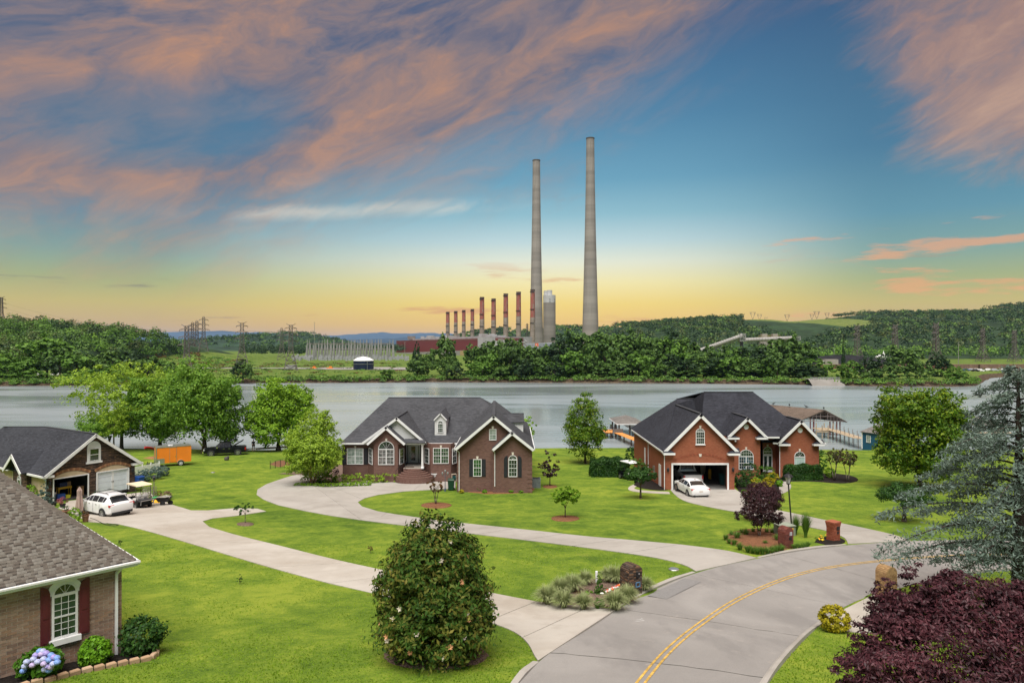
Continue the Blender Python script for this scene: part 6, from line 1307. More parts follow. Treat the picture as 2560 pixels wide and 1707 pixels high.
 # ---- stacks
def stackmat(name,c,red=False):
 m,t,b=newmat(name,.15);o=tc(t);x,y,z=sep(t,o);band=(z*.82).op('FRACT').ss(.0,.10);lv=noise(t,comb(t,0.0,0.0,z*.05),1.0,3,.6);st=noise(t,mapped(t,o,(.35,.35,.012)),1.2,4,.6)
 c0=mixc(t,lv.ss(.38,.62),sh(c,.80),sh(c,1.12));c0=mixc(t,st.ss(.5,.72)*.45,c0,sh(c,.62));c0=mixc(t,band*(-1.0)+1.0,c0,sh(c,.8))
 if red:c0=mixc(t,(z+st*.1).ss(.55,.56)*st.ss(.72,.52,.35,.95),c0,L4(.24,.075,.055))
 setc(t,b.inputs['Base Color'],c0);b.inputs['Roughness'].default_value=.95;return m
STK=stackmat('stack_concrete',L4(.285,.262,.238))
def stack(px,ytop,ybase,w0,w1,d,label,mat,name='smoke_stack',group=None,ring=True):
 zb,zt=PZ(ybase,d),PZ(ytop,d);r0,r1=w0*d/F/2,w1*d/F/2;hgt=zt-zb;t=thing(name,label,'chimney',(PX(px,d),d,zb),0,group)
 mb=MB();N=16;mb.lathe([(r0+(r1-r0)*(1-(1-f)**1.35),hgt*f)for f in np.linspace(0,1,N)],n=28);obj_=mb.obj('shaft',mat,t,world=False,smooth=True,uv=False)
 if ring:
  q=MB();q.lathe([(r1*1.0,hgt-.3),(r1*1.07,hgt-.2),(r1*1.07,hgt+.02*hgt*.2),(r1*.8,hgt+.02*hgt*.2),(r1*.8,hgt-3)],n=28);q.obj('rim',M_('stack_rim',(.10,.085,.07),.9),t,world=False,uv=False)
 return t
stack(1341,402,868,35,18.5,1120,'tall tapered grey concrete smoke stack nearest the row of short stacks',STK,group='two tall smoke stacks');stack(1476,347,868,43,20,1010,'taller grey concrete smoke stack standing apart above the wooded strip',STK,group='two tall smoke stacks')
for px,d in((1341,1120),(1476,1010)):pass
lab=['leftmost and lowest of the nine striped stacks','second lowest striped stack from the far end','third striped stack from the far end','fourth and tallest of the four small striped stacks','first of the five larger striped stacks','second larger striped stack with a white-banded top','third larger striped stack in the row','fourth larger and tallest clear striped stack','larger striped stack overlapping the tall grey stack']
for i,(px,yt,w,yb)in enumerate(((1119.5,780,9.2,850),(1139.5,778,9,850),(1159.5,775.5,9,850),(1181,773,9.2,850),(1205,743,11.5,848),(1234,747,11.5,848),(1264.5,734.5,11.8,848),(1296.5,730,12,846),(1331.5,724,11.5,846))):
 d=1230-i*16 if i!=8 else 1085;m,t_,b_=newmat('striped_stack_'+'abcdefghi'[i],.15);o=tc(t_);x,y,z=sep(t_,o);hh=PZ(yt,d)-PZ(yb+10,d);st=noise(t_,mapped(t_,o,(.5,.5,.12)),1.0,5,.7);l2=noise(t_,mapped(t_,o,(.15,.15,.5)),.8,3,.6)
 cut=hh*(.66 if i<4 else.52 if i<8 else.47);c0=mixc(t_,l2.ss(.4,.6),L4(.22,.185,.15),L4(.29,.25,.21));c0=mixc(t_,z.ss(cut-.5,cut+.5)*st.ss(.66,.50),c0,L4(.30,.098,.075));c0=mixc(t_,z.ss(hh*.955,hh*.965)*.8,c0,L4(.06,.045,.04));c0=mixc(t_,x.ss(-1.0,-2.5)*.0+st.ss(.60,.70)*.25,c0,L4(.40,.34,.30))
 setc(t_,b_.inputs['Base Color'],c0);b_.inputs['Roughness'].default_value=.95
 tt=stack(px,yt,yb+10,w*1.12,w*.98,d,lab[i],m,'striped_stack','row of nine short striped stacks')
 mb=MB();r=w*.5*d/F
 for f in(.36,.62 if i>3 else.55,.95):mb.lathe([(r*1.0,hh*f),(r*1.22,hh*f),(r*1.22,hh*f+1.0),(r,hh*f+1.0)],n=14,a0=R(150),a1=R(300))
 mb.obj('gallery',DARK,tt,world=False,uv=False)
def silo():
 d=1200;x0,x1=PX(1358,d),PX(1389,d);t=thing('scrubber_tower','pale round scrubber tower with two white flues beside the tall stack','tower',((x0+x1)/2,d,PZ(885,d)));r=(x1-x0)/2;z0=PZ(885,d);PWH=M_('plant_white',(.52,.53,.54),.8,.08,.1)
 for nm,m,a,b in(('shell',STK,885,757),('upper_shell',PWH,757,738)):
  mb=MB();mb.lathe([(r,PZ(a,d)-z0),(r,PZ(b,d)-z0),(0,PZ(b,d)-z0+1)],n=28);mb.obj(nm,m,t,world=False,uv=False)
 for px,y,w in((1364,727,9),(1374,725.5,13)):
  mb=MB();q=w*d/F/2;mb.lathe([(q,PZ(739,d)-z0),(q,PZ(y,d)-z0),(q*.8,PZ(y,d)-z0)],(PX(px,d)-(x0+x1)/2,0,0),16);mb.obj('flue',PWH,t,world=False,uv=False)
 for px,y in((1374,749),(1374,755),(1386,749),(1386,755)):
  mb=MB();a=(px-1373.5)*d/F;mb.box((a,-math.sqrt(max(0,r*r-a*a))-.05,PZ(y,d)-z0),(1.4,.6,1.6));mb.obj('vent_opening',BLACK,t,world=False)
silo()
# ---- plant buildings
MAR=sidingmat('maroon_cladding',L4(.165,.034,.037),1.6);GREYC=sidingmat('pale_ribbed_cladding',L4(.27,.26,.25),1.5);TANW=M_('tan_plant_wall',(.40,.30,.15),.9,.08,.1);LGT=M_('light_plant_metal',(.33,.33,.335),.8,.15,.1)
def block(parent,nm,A,B,ztop,zbot,depth,mat,z2=None):
 """box whose front face runs from A=(px,d) to B=(px,d)"""
 a,b=Vector((PX(*A),A[1],0)),Vector((PX(*B),B[1],0));n=Vector((-(b-a).y,(b-a).x,0)).normalized()*depth;mb=MB();z2=ztop if z2 is None else z2
 V=[(a.x,a.y,zbot),(b.x,b.y,zbot),(b.x+n.x,b.y+n.y,zbot),(a.x+n.x,a.y+n.y,zbot),(a.x,a.y,ztop),(b.x,b.y,z2),(b.x+n.x,b.y+n.y,z2),(a.x+n.x,a.y+n.y,ztop)]
 mb.add(V,[(3,2,1,0),(4,5,6,7),(0,1,5,4),(1,2,6,5),(2,3,7,6),(3,0,4,7)]);return mb.obj(nm,mat,parent)
t=thing('turbine_hall','long maroon clad turbine hall with pale roof plant below the striped stacks','building',(PX(1120,1150),1150,-2))
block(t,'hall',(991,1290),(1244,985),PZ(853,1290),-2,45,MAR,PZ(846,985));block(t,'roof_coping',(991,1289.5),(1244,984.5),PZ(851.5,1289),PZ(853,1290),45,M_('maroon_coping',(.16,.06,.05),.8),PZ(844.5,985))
for i in range(26):
 f=rr.uniform(.12,.97);px=991+253*f;d=1300-300*f+25;w=rr.uniform(4,14);hgt=rr.uniform(2,7);mb=MB();mb.box((PX(px,d),d,PZ(850-6*f,d)+hgt/2),(w,8,hgt));mb.obj('roof_unit',rr.choice((LGT,LGT,GREYC,GALV)),t)
block(t,'roof_house',(1026,1285),(1236,1030),PZ(848,1285),PZ(852,1285),20,LGT,PZ(838,1030))
block(t,'lower_wall',(940,1180),(1156,930),PZ(884,1180),-2,40,GREYC,PZ(876,930));block(t,'lower_wall',(1150,915),(1190,860),PZ(877,915),-2,30,TANW,PZ(874,860))
mb=MB();d=902;mb.box((PX(1161,d),d-2,PZ(903,d)),(6,1,6));mb.obj('roller_door',LGT,t)
for i in range(16):
 f=i/15;px=944+208*f;d=1178-250*f;mb=MB();mb.box((PX(px,d),d-1.2,(PZ(884-8*f,d)-2)/2),(.9,.9,PZ(884-8*f,d)+2));mb.obj('pilaster',LGT,t)
t=thing('boiler_house','grey metal boiler house with ducts between striped and tall stacks','building',(PX(1290,1010),1010,-2))
block(t,'hall',(1238,990),(1330,1040),PZ(842,990),-2,40,LGT,PZ(842,1040));block(t,'annex',(1238,975),(1256,980),PZ(852,975),-2,12,M_('white_panel',(.42,.43,.44),.7,.05,.1),PZ(852,980));block(t,'annex',(1256,970),(1300,985),PZ(847,970),-2,12,GREYC,PZ(862,985));block(t,'low_annex',(1330,960),(1420,1000),PZ(859,960),-2,20,M_('blue_grey_cladding',(.30,.33,.38),.8,.1,.1),PZ(856,1000));block(t,'low_annex',(1395,950),(1440,960),PZ(866,950),-2,18,LGT)
for px in(1370,1382,1407,1420):mb=MB();d=957;mb.box((PX(px,d),d-.5+(px-1330)*.42,PZ(868,d)),(4.5,1,4));mb.obj('louvre',BLACK,t)
mb=MB();mb.box((PX(1342,948),948,PZ(862,948)),(4.6,.6,4.6));sg=tagp(mb.obj('sign',M_('orange_red_sign',(.62,.12,.05),.6,.05)),'square orange-red sign with white letter L at the stack foot','sign')
mb=MB();mb.box((PX(1342,948)-.6,947.65,PZ(862,948)+.1),(.5,.08,2.4));mb.box((PX(1342,948)+.1,947.65,PZ(862,948)-.9),(1.0,.08,.45));mb.obj('letter',WHITE,sg)
for i in range(10):
 mb=MB();a=Vector((PX(1258+i*6,965),963,PZ(847+rr.uniform(0,10),965)));b=a+Vector((rr.uniform(2,8),rr.uniform(-2,2),rr.uniform(-9,-1)));mb.tube(a,b,rr.uniform(.5,1.1),n=8);mb.obj('duct',rr.choice((LGT,GALV)),t)
 # ---- tank, coal yard
t=thing('storage_tank','dark navy round storage tank with white domed roof by the switchyard','tank',(PX(909,405),405,-.9));z0=-.9;r=25*405/F;mb=MB();mb.lathe([(r,0),(r,PZ(901,405)-z0)],n=32);mb.obj('shell',M_('navy_paint',(.010,.018,.045),.5,.2,.3),t,world=False,uv=False)
mb=MB();hh=PZ(901,405)-z0;mb.lathe([(r*1.02,hh-.2),(r*1.02,hh+.15),(r*.6,hh+1.7),(0,hh+2.4)],n=32);mb.obj('roof',WHITE,t,world=False,uv=False,smooth='auto');mb=MB();mb.tube((r*.55,-r*.86,0),(r*.55,-r*.86,hh),.12);mb.lathe([(r+.05,hh*.62),(r+.12,hh*.62),(r+.12,hh*.66),(r+.05,hh*.66)],n=32);mb.obj('pipe',STEEL,t,world=False,uv=False)
COAL=M_('coal',(.012,.013,.016),.9,.5,.15)
def coal(px,d,w,h,label,sx=1.0):
 mb=MB();g=np.random.default_rng(int(px));n=36;V=[]
 prof=[(1.0,0),(.8,.22),(.55,.52),(.3,.80),(.1,.97),(.02,1.0)]
 mb.lathe([(1,0)]+prof,n=n);mb.v=[Vector((PX(px,d)+q.x*w/2*sx*(1+.06*g.normal()),d+q.y*w/2*.5,-1+q.z*h*(1+.04*g.normal())))for q in mb.v];tagp(mb.obj('coal_pile',COAL,smooth=True,uv=False),label,'coal pile')
coal(1857,470,36,PZ(873,470)+1,'conical black coal pile under the conveyor chute');coal(1935,520,60,PZ(884,520)+1,'low black coal heap behind the trees beside the concrete silos',1.5);coal(2100,480,60,PZ(888,480)+1,'long black coal stockpile before the pylons',2.4);coal(2040,470,34,PZ(890,470)+1,'small black coal heap at the near end of the stockpile',1.3)
CW=M_('conveyor_gallery',(.30,.29,.28),.7,.12,.3)
t=thing('coal_conveyor','long pale tubular coal conveyor rising to a steel transfer tower','conveyor',(PX(1857,450),450,-1))
for a,b in(((1750,876),(1856,839)),((1862,850),(1990,845))):
 p,q=P(a[0],a[1],450),P(b[0],b[1],450);mb=MB();mb.tube(p,q,1.35,n=14);mb.obj('gallery',CW,t);mb=MB();mb.path([p-Vector((0,0,2.1)),q-Vector((0,0,2.1))],.16,5)
 for k in range(15):m=p.lerp(q,k/14);mb.tube(m-Vector((0,0,1.2)),m-Vector((0,0,2.1)),.1,n=4)
 mb.obj('truss',GALV,t)
 for k in range(1,18):m=p.lerp(q,k/18);mb=MB();mb.lathe([(1.36,-.12),(1.5,0),(1.36,.12)],n=12,axis=(q-p).to_track_quat('Z','Y').to_matrix());mb.v=[v+m for v in mb.v];mb.obj('band',STEEL,t,uv=False)
def lattice(mb,x,d,z0,z1,w,n,r=.15):
 for k in range(n+1):
  z=z0+(z1-z0)*k/n
  c=[Vector((x+i*w/2,d+j*w/2,z))for i,j in((-1,-1),(1,-1),(1,1),(-1,1))]
  for i in range(4):mb.tube(c[i],c[(i+1)%4],r,n=4)
  if k<n:
   e=[v+Vector((0,0,(z1-z0)/n))for v in c]
   for i in range(4):mb.tube(c[i],e[i],r,n=4);mb.tube(c[i],e[(i+1)%4],r*.8,n=4)
mb=MB();lattice(mb,PX(1855,450),450,PZ(853,450),PZ(834,450),3.6,2);mb.obj('transfer_tower',LGT,t);mb=MB();lattice(mb,PX(1990,450),450,PZ(850,450),PZ(841,450),4.2,1);mb.obj('end_tower',LGT,t);mb=MB();mb.tube((PX(1854,450),450,PZ(853,450)),(PX(1854,450),450,PZ(874,450)),1.0,1.2,12);mb.obj('chute',DARK,t)
for px,y0 in((1802,863),(1806,862)):mb=MB();mb.tube((PX(px,450),450,-1),(PX(1804,450),450,PZ(y0,450)),.3,n=5);mb.obj('leg',LGT,t)
t=thing('concrete_silo','twin pale concrete coal silos behind the conveyor','silo',(PX(1920,490),490,-1));SIL=M_('silo_concrete',(.30,.28,.25),.9,.12,.2)
for px in(1910,1936):mb=MB();r=11.5*490/F;mb.lathe([(r,-1),(r,PZ(842,490)),(0,PZ(842,490)+.1)],(PX(px,490),490,0),20);mb.obj('bin',SIL,t,uv=False);mb=MB();mb.box((PX(px,490),490,PZ(838.5,490)),(3.6,3.6,2.4));mb.obj('head_house',SIL,t);mb=MB();lattice(mb,PX(px,490),490,PZ(842,490),PZ(838,490),6,1,.07);mb.obj('guard_rail',M_('yellow_rail',(.40,.32,.12),.8),t)
# ---- rail wagons, church, white works building, poles
WAG=[M_('brown_wagon',(.20,.13,.095),.8,.25,.5),M_('rust_wagon',(.17,.08,.055),.8,.25,.5)]
q=MB();q.add([(-7.6,-1.5,1.1),(7.6,-1.5,1.1),(7.6,1.5,1.1),(-7.6,1.5,1.1),(-7.9,-1.6,3.6),(7.9,-1.6,3.6),(7.9,1.6,3.6),(-7.9,1.6,3.6)],[(3,2,1,0),(0,1,5,4),(1,2,6,5),(2,3,7,6),(3,0,4,7),(4,5,6,7)])
for k in range(-6,7):q.box((k*1.2,-1.6,2.35),(.14,.14,2.4))
wb=q.mesh('wagon_body');q=MB();[q.tube((x,s*.75-.07,.45),(x,s*.75+.07,.45),.45,n=10)for x in(-6.4,-4.6,4.6,6.4)for s in(-1,1)];ww=q.mesh('wheel_set');ww.materials.append(BLACK);wb.materials.append(WAG[0]);wb2=wb.copy();wb2.materials.clear();wb2.materials.append(WAG[1])
for i in range(20):
 x=PX(2052,400)+i*17.0;t=thing('rail_wagon','brown open coal wagon in the train below the pylons' if i%4 else 'rust-red open coal wagon in the train below the pylons','rail wagon',(x,400+i*.5,-1.0),0,'coal train across the lake');link('wagon_body',wb2 if i%4==0 else wb,None,t);link('wheel_set',ww,None,t)
t=thing('church','small white church with a sharp steeple before the wooded hill','church',(PX(2203,640),640,-1));z0=PZ(896,640)
mb=MB();mb.box((PX(2203,640),640,z0-1.5),(6,9,6));mb.prism([(PX(2203,640)-3.4,635,z0+1.4),(PX(2203,640)+3.4,635,z0+1.4),(PX(2203,640),635,z0+3.6)],(0,9.5,0));mb.obj('nave',WHITE,t);mb=MB();mb.box((PX(2203,640),636,PZ(887,640)-1),(1.5,1.5,5));mb.lathe([(.8,0),(.05,PZ(876,640)-PZ(885,640))],(PX(2203,640),636,PZ(885,640)),8);mb.obj('steeple',WHITE,t,uv=False);mb=MB();mb.box((PX(2211,640),641,z0+.6),(5,7,1.2));mb.obj('annex_roof',M_('clay_roof',(.42,.16,.09),.8),t)
t=thing('works_building','pale roofless works structure at the foot of the coal stockpile','building',(PX(2070,425),425,-1));mb=MB();mb.box((PX(2074,425),425,PZ(906,425)),(8,6,4));mb.obj('wall',SIL,t);mb=MB();lattice(mb,PX(2062,425),425,PZ(912,425),PZ(902,425),3.4,1,.16);mb.obj('frame',WHITE,t)
for(px,yt,yb,d)in((2396,855,912,520),(2085,868,890,600),(786,806,900,610),(1012,855,925,600)):
 mb=MB();mb.tube((PX(px,d),d,PZ(yb,d)),(PX(px,d),d,PZ(yt,d)),.28,.16,8);mb.box((PX(px,d),d,PZ(yt,d)),(1.6,.2,.15));tagp(mb.obj('light_pole',STEEL),'tall bare steel mast '+{2396:'between the two outer pylons',2085:'behind the coal stockpile',786:'before the wooded ridge beside the switchyard',1012:'before the maroon turbine hall'}[px],'light pole')
q=MB();q.box((0,0,.55),(4.2,1.7,.6));q.add([(-1.3,-.75,.85),(1.1,-.75,.85),(1.1,.75,.85),(-1.3,.75,.85),(-.8,-.62,1.4),(.5,-.62,1.4),(.5,.62,1.4),(-.8,.62,1.4)],[(4,5,6,7),(0,1,5,4),(1,2,6,5),(2,3,7,6),(3,0,4,7)]);[q.tube((x,-.88,.32),(x,.88,.32),.32,n=8)for x in(-1.3,1.3)]
CP=[M_('far_car_'+n,c,.3,.05,1)for n,c in(('white',(.7,.7,.7)),('silver',(.35,.37,.4)),('black',(.03,.03,.035)),('blue',(.05,.09,.2)))]
for i,(px,d,c)in enumerate(((2045,372,0),(2058,372,3),(2152,372,0),(2163,374,1),(2415,392,3),(2428,394,1),(2440,392,0),(2452,394,2),(2438,386,2),(2450,386,0),(2470,394,0),(2486,392,1),(2510,394,0),(2532,392,0),(2546,394,2),(20,335,0),(58,338,1),(98,335,0),(140,336,0),(205,338,1),(246,335,0))):
 me=q.mesh('car_body')if i==0 else None
 if i==0:base=me
 m2=base.copy();m2.materials.clear();m2.materials.append(CP[c]);o=link('parked_car',m2);o.location=(PX(px,d),d,-.95);tagp(o,('white','silver','black','dark blue')[c]+' car parked far off '+('by the rail wagons across the lake' if px>1000 else 'behind the far shore trees'),'car','cars parked across the lake')
for px,c in((784,0),(825,0)):
 mb=MB();mb.box((PX(px,420),420,PZ(921,420)),(4,1.5,1.1));mb.box((PX(px,420)+.4,420,PZ(921,420)+.9),(1.5,1.2,.9));tagp(mb.obj('utility_cart',M_('orange_machine',(.75,.22,.03),.6)),'small orange machine on the yard road '+('nearest the navy tank' if px==825 else 'farther from the navy tank'),'machine')
 # ---- pylons
def pylon_mesh(arms=3,v=True,wb=.28,waist=.42,loop=False,th=.0075):
 mb=MB();H=1.0
 def hw(z):return wb/2*(1-z/waist)+.045*(z/waist)if z<waist else.045*(1-(z-waist)/(1-waist)*.35)
 zs=list(np.linspace(0,waist,5))+list(np.linspace(waist,.97,8))[1:]
 C=[[Vector((i*hw(z),j*hw(z),z))for i,j in((-1,-1),(1,-1),(1,1),(-1,1))]for z in zs]
 for a,b in zip(C,C[1:]):
  for i in range(4):mb.tube(a[i],b[i],th,n=4,cap=False);mb.tube(a[i],b[(i+1)%4],th*.6,n=3,cap=False);mb.tube(a[(i+1)%4],b[i],th*.6,n=3,cap=False);mb.tube(b[i],b[(i+1)%4],th*.6,n=3,cap=False)
 body=mb;am=MB()
 for k in range(arms):
  z=.62+.14*k;L=.15-.015*k
  for s in(-1,1):t=Vector((s*L,0,z));[am.tube(Vector((s*hw(z),j*hw(z),z+dz)),t,th*.7,n=3,cap=False)for j in(-1,1)for dz in(0,.03)];am.tube(t,t-Vector((0,0,.035)),th*.9,n=4)
 if v:
  for s in(-1,1):[am.tube(Vector((s*.02,j*.03,.95)),Vector((s*.095,0,1.0)),th*.8,n=3,cap=False)for j in(-1,1)]
 if loop:
  pts=[Vector((.035*math.cos(a),0,.94+.06*math.sin(a)))for a in np.linspace(0,math.pi,9)];am.path(pts,th*.9,4)
 return body.mesh('lattice',uv=False),am.mesh('cross_arm',uv=False)
PA,PB=pylon_mesh(),pylon_mesh(3,False,.26,.42,True);PV=MB()
for s in(-1,1):PV.tube((0,0,0),(s*.28,0,.62),.03,.02,4);PV.tube((s*.28,0,.62),(s*.2,0,1),.025,n=4);PV.tube((s*.28,0,.62),(s*.42,0,1),.025,n=4)
PV.tube((-.42,0,.95),(.42,0,.95),.025,n=4);PV.tube((-.3,0,.66),(.3,0,.66),.02,n=4);pv=PV.mesh('lattice',uv=False);pv.materials.append(GALV)
PYL=M_('pylon_steel',(.13,.115,.105),.6,.25,.3,metal=.2)
for m in(*PA,*PB):m.materials.append(PYL)
def pylon(px,yt,yb,d,kind,label,rz=.35):
 if yb>900:d=14.7*F/(yb-HY)
 zb=PZ(yb,d);t=thing('transmission_tower',label,'pylon',(PX(px,d),d,zb),rz,'lattice transmission towers');h=PZ(yt,d)-zb
 for nm,me in zip(('lattice','cross_arm'),kind):link(nm,me,None,t).scale=(h,h,h)
for px,yt,yb,d,k,lb in((3,741,815,560,PA,'lattice pylon cut by the photo edge on the far wooded hill'),(467,811,945,420,PA,'lattice pylon nearest the wooded hill with a nest on top'),(481,805,888,640,PB,'slim round-topped pylon first of the pair behind the nest pylon'),(492,801,888,640,PB,'slim round-topped pylon second of the pair behind the nest pylon'),(509,791,878,600,PB,'tall round-topped pylon on the knoll crest'),(605,804,915,480,PA,'large lattice pylon between the knoll and the wooded ridge'),(704,819,900,640,PB,'round-topped pylon before the wooded ridge'),(727,809,926,470,PA,'V-topped pylon beside the switchyard fence'),(2143,812,910,520,PA,'pylon standing over the coal stockpile'),(2238,810,912,520,PA,'pylon right of the white church steeple'),(2340,806,918,480,PA,'largest pylon above the far point'),(2457,820,905,560,PA,'pylon above the parked cars beyond the mast'),(2536,824,905,620,PA,'outermost pylon beyond the cedar top'),(1318,808,846,1150,PB,'small pylon behind the boiler house before the tall stack'),(1422,816,848,1150,PB,'small pylon between the two tall stacks')):
 pylon(px,yt,yb,d,k,lb)
for i,(px,yt,yb)in enumerate(((1842,786,800),(1882,780,798),(1899,785,800),(1915,793,803),(1968,786,803),(2030,785,799),(2042,778,797),(2068,782,797))):
 zb=PZ(yb,1480);t=thing('transmission_tower',('first','second','third','fourth','fifth','sixth','seventh','eighth')[i]+' tiny V-shaped pylon on the hill skyline, counted from the conveyor side','pylon',(PX(px,1480),1480,zb),.1,'V-shaped pylons on the skyline');h=PZ(yt,1480)-zb;link('lattice',pv,None,t).scale=(h,h,h)
mb=MB()
for(a,b)in(((467,830),(605,825)),((467,845),(605,842)),((605,825),(727,828)),((605,842),(727,843)),((3,755),(467,828)),((3,768),(467,842)),((727,828),(900,850)),((2143,830),(2238,828)),((2238,828),(2340,826)),((2340,826),(2457,838)),((2457,838),(2536,842)),((2143,842),(2238,842)),((2238,842),(2340,840)),((2340,840),(2457,848))):
 da,db_=(480 if a[0]>400 else 560),480;p,q=P(a[0],a[1],da),P(b[0],b[1],db_);pts=[]
 for k in range(11):u=k/10;m=p.lerp(q,u);m.z-=3.0*4*u*(1-u)*(p-q).length/120;pts.append(m)
 mb.path(pts,.045,3)
tagp(mb.obj('power_line',DARK,uv=False),'thin power lines sagging between the far pylons','power line',None,'stuff')
# ---- switchyard
t=thing('switchyard','grey lattice switchyard with rows of gantries and white equipment','switchyard',(PX(860,760),760,-1))
mb=MB();mb.box((PX(850,760),770,-.6),(180,150,.3));mb.obj('gravel_pad',M_('yard_gravel',(.30,.28,.26),1,.1,.2),t)
g1=MB();
for s in(-1,1):g1.tube((s*.9,0,0),(0,0,17),.2,n=4);g1.tube((0,s*1.2,0),(0,0,17),.2,n=4)
for k in range(1,8):z=17*k/8;w=.9*(1-k/8);g1.tube((-w,0,z),(w,0,z),.1,n=4);g1.tube((-w,0,z),(w*.8,0,z+2),.09,n=4)
g1.v=[Vector((v.x*1.3,v.y*1.3,v.z*1.22))for v in g1.v];gm_=g1.mesh('gantry_leg',uv=False);gm_.materials.append(M_('gantry_steel',(.27,.27,.265),.7,.2,.3))
for j in range(4):
 d=680+j*50
 for i in range(30):
  px=735+i*7.9+rr.uniform(-2,2)
  o=bpy.data.objects.new('gantry_leg',gm_);COL.objects.link(o);o.parent=t;o.location=Vector((PX(px,700)*d/700*.94+0,d,-1))-t.location;o.scale=(.8,.8,rr.choice((.72,.8,1.0)))
 q=MB();x0,x1=PX(735,700)*d/700*.94,PX(965,700)*d/700*.94
 for z in(6.5,11.5,12.6):q.tube((x0,d,z+3),(x1,d,z+3),.18,n=4)
 for i in range(60):a=x0+(x1-x0)*i/60;q.tube((a,d,14.5),(a+(x1-x0)/60,d,15.6),.1,n=3)
 q.obj('gantry_beam',GALV,t,uv=False)
eq=MB();eq.box((0,0,1.2),(1.6,1.4,2.4));[eq.lathe([(.12,2.4),(.2,2.6),(.12,2.8),(.2,3.0),(.1,3.3)],(x,0,0),8)for x in(-.5,0,.5)];em=eq.mesh('transformer',uv=False);em.materials.append(M_('pale_equipment',(.30,.31,.32),.6,.35,1))
for i in range(190):
 d=rr.uniform(620,760);px=rr.uniform(730,1020);o=bpy.data.objects.new('transformer',em);COL.objects.link(o);o.parent=t;o.location=Vector((PX(px,d),d,-.6))-t.location;s=rr.uniform(.6,1.5);o.scale=(s,s,s)
mb=MB();d=610
for i in range(46):x=PX(740+i*6.2,d);mb.tube((x,d,-1),(x,d,1.6),.05,n=4)
mb.tube((PX(740,d),d,1.5),(PX(1020,d),d,1.5),.04,n=4);tagp(mb.obj('chain_link_fence',STEEL,uv=False),'long thin wire fence in front of the switchyard','fence')
mb=MB();mb.poly([(PX(400,422),422,-.45),(PX(700,420),420,-.45),(PX(850,400),400,-.45),(PX(1030,398),398,-.45),(PX(1060,430),430,-.42),(PX(980,445),445,-.42),(PX(800,440),440,-.42),(PX(700,432),432,-.42),(PX(400,436),436,-.42)]);tagp(mb.obj('yard_road',ASPH),kind='structure')
mb=MB();d=412;mb.box((PX(728,d),d,.6),(5.6,2.4,2.6));tagp(mb.obj('equipment_cabin',LGT),'pale boxy cabin at the foot of the V-topped pylon','cabin')
mb=MB();y0=shore_y(PX(2070,300));mb.add([(PX(2030,y0),y0-.8,-3.2),(PX(2112,y0),y0-.8,-3.2),(PX(2112,y0),y0+3.5,-.4),(PX(2030,y0),y0+3.5,-.4),(PX(2030,y0),y0+12,-.3),(PX(2112,y0),y0+12,-.3)],[(0,1,2,3),(3,2,5,4)]);tagp(mb.obj('stone_bank',concmat('bank_stone',L4(.25,.24,.225),L4(.19,.18,.165))),kind='structure')
mb=MB();[mb.box((PX(2034+i*6,y0),y0+3.2,0.0),(.25,.2,.8))for i in range(13)];mb.box((PX(2071,y0),y0+3.1,.25),(PX(2109,y0)-PX(2033,y0),.08,.3));tagp(mb.obj('guard_rail',STEEL),'low steel guard rail above the pale stone bank','guard rail')
# ---- air: one closed box of pale haze round the whole scene
mb=MB();mb.box((0,10400,147),(40000,21600,330));hz=bpy.data.materials.new('haze_air');hz.use_nodes=True;nt=hz.node_tree;nt.nodes.clear();pv_=nt.nodes.new('ShaderNodeVolumePrincipled');pv_.inputs['Color'].default_value=(.40,.62,1.0,1);pv_.inputs['Density'].default_value=.00003;pv_.inputs['Anisotropy'].default_value=0.0;ot=nt.nodes.new('ShaderNodeOutputMaterial');nt.links.new(pv_.outputs[0],ot.inputs['Volume'])
tagp(mb.obj('haze',hz,uv=False),kind='stuff')
# ================================================================ vehicles
PAINTW=M_('white_car_paint',(.72,.73,.74),.25,.03,1,.5,coat=.6);PAINTK=M_('black_car_paint',(.006,.007,.008),.35,.1,1,.15,coat=.05)
REDL=M_('red_lens',(.45,.012,.012),.25,.1,5,.5);LENS=M_('clear_lens',(.55,.57,.6),.12,.1,5,.6);DKPL=M_('dark_trim',(.03,.03,.033),.6,.15);PLATE=M_('number_plate',(.55,.50,.45),.5,.2,30)
def wheel(parent,x,y,r,w=.2,rim=STEEL):
 s=1 if y>0 else-1;mb=MB();ax=Matrix.Rotation(R(90),3,'X')
 mb.lathe([(r*.62,-w/2),(r*.93,-w/2),(r,-w*.32),(r,w*.32),(r*.93,w/2),(r*.62,w/2)],(x,y,r),18,axis=ax);wh=mb.obj('wheel',RUBBER,parent,world=False,uv=False)
 mb=MB();yo=y+s*w*.42;mb.lathe([(0,0),(r*.2,0)],(x,yo+s*.012,r),10,axis=ax);mb.lathe([(r*.56,-.02),(r*.66,-.02),(r*.66,.02),(r*.56,.02)],(x,yo,r),18,axis=ax)
 for k in range(7):
  a=2*math.pi*k/7;c,n=math.cos(a),math.sin(a);mb.box((x+c*r*.33,yo,r+n*r*.33),(.0001+r*.5,.03,r*.13),M=Matrix.Translation((x,yo,r))@Matrix.Rotation(-a,4,'Y')@Matrix.Translation((-x-c*r*.33+r*.33,-yo,-r-n*r*.33)))
 mb.obj('rim',rim,wh,world=False,uv=False);mb=MB();mb.lathe([(0,0),(r*.6,0)],(x,y+s*w*.3,r),14,axis=ax);mb.obj('brake_disc',DKPL,wh,world=False,uv=False)
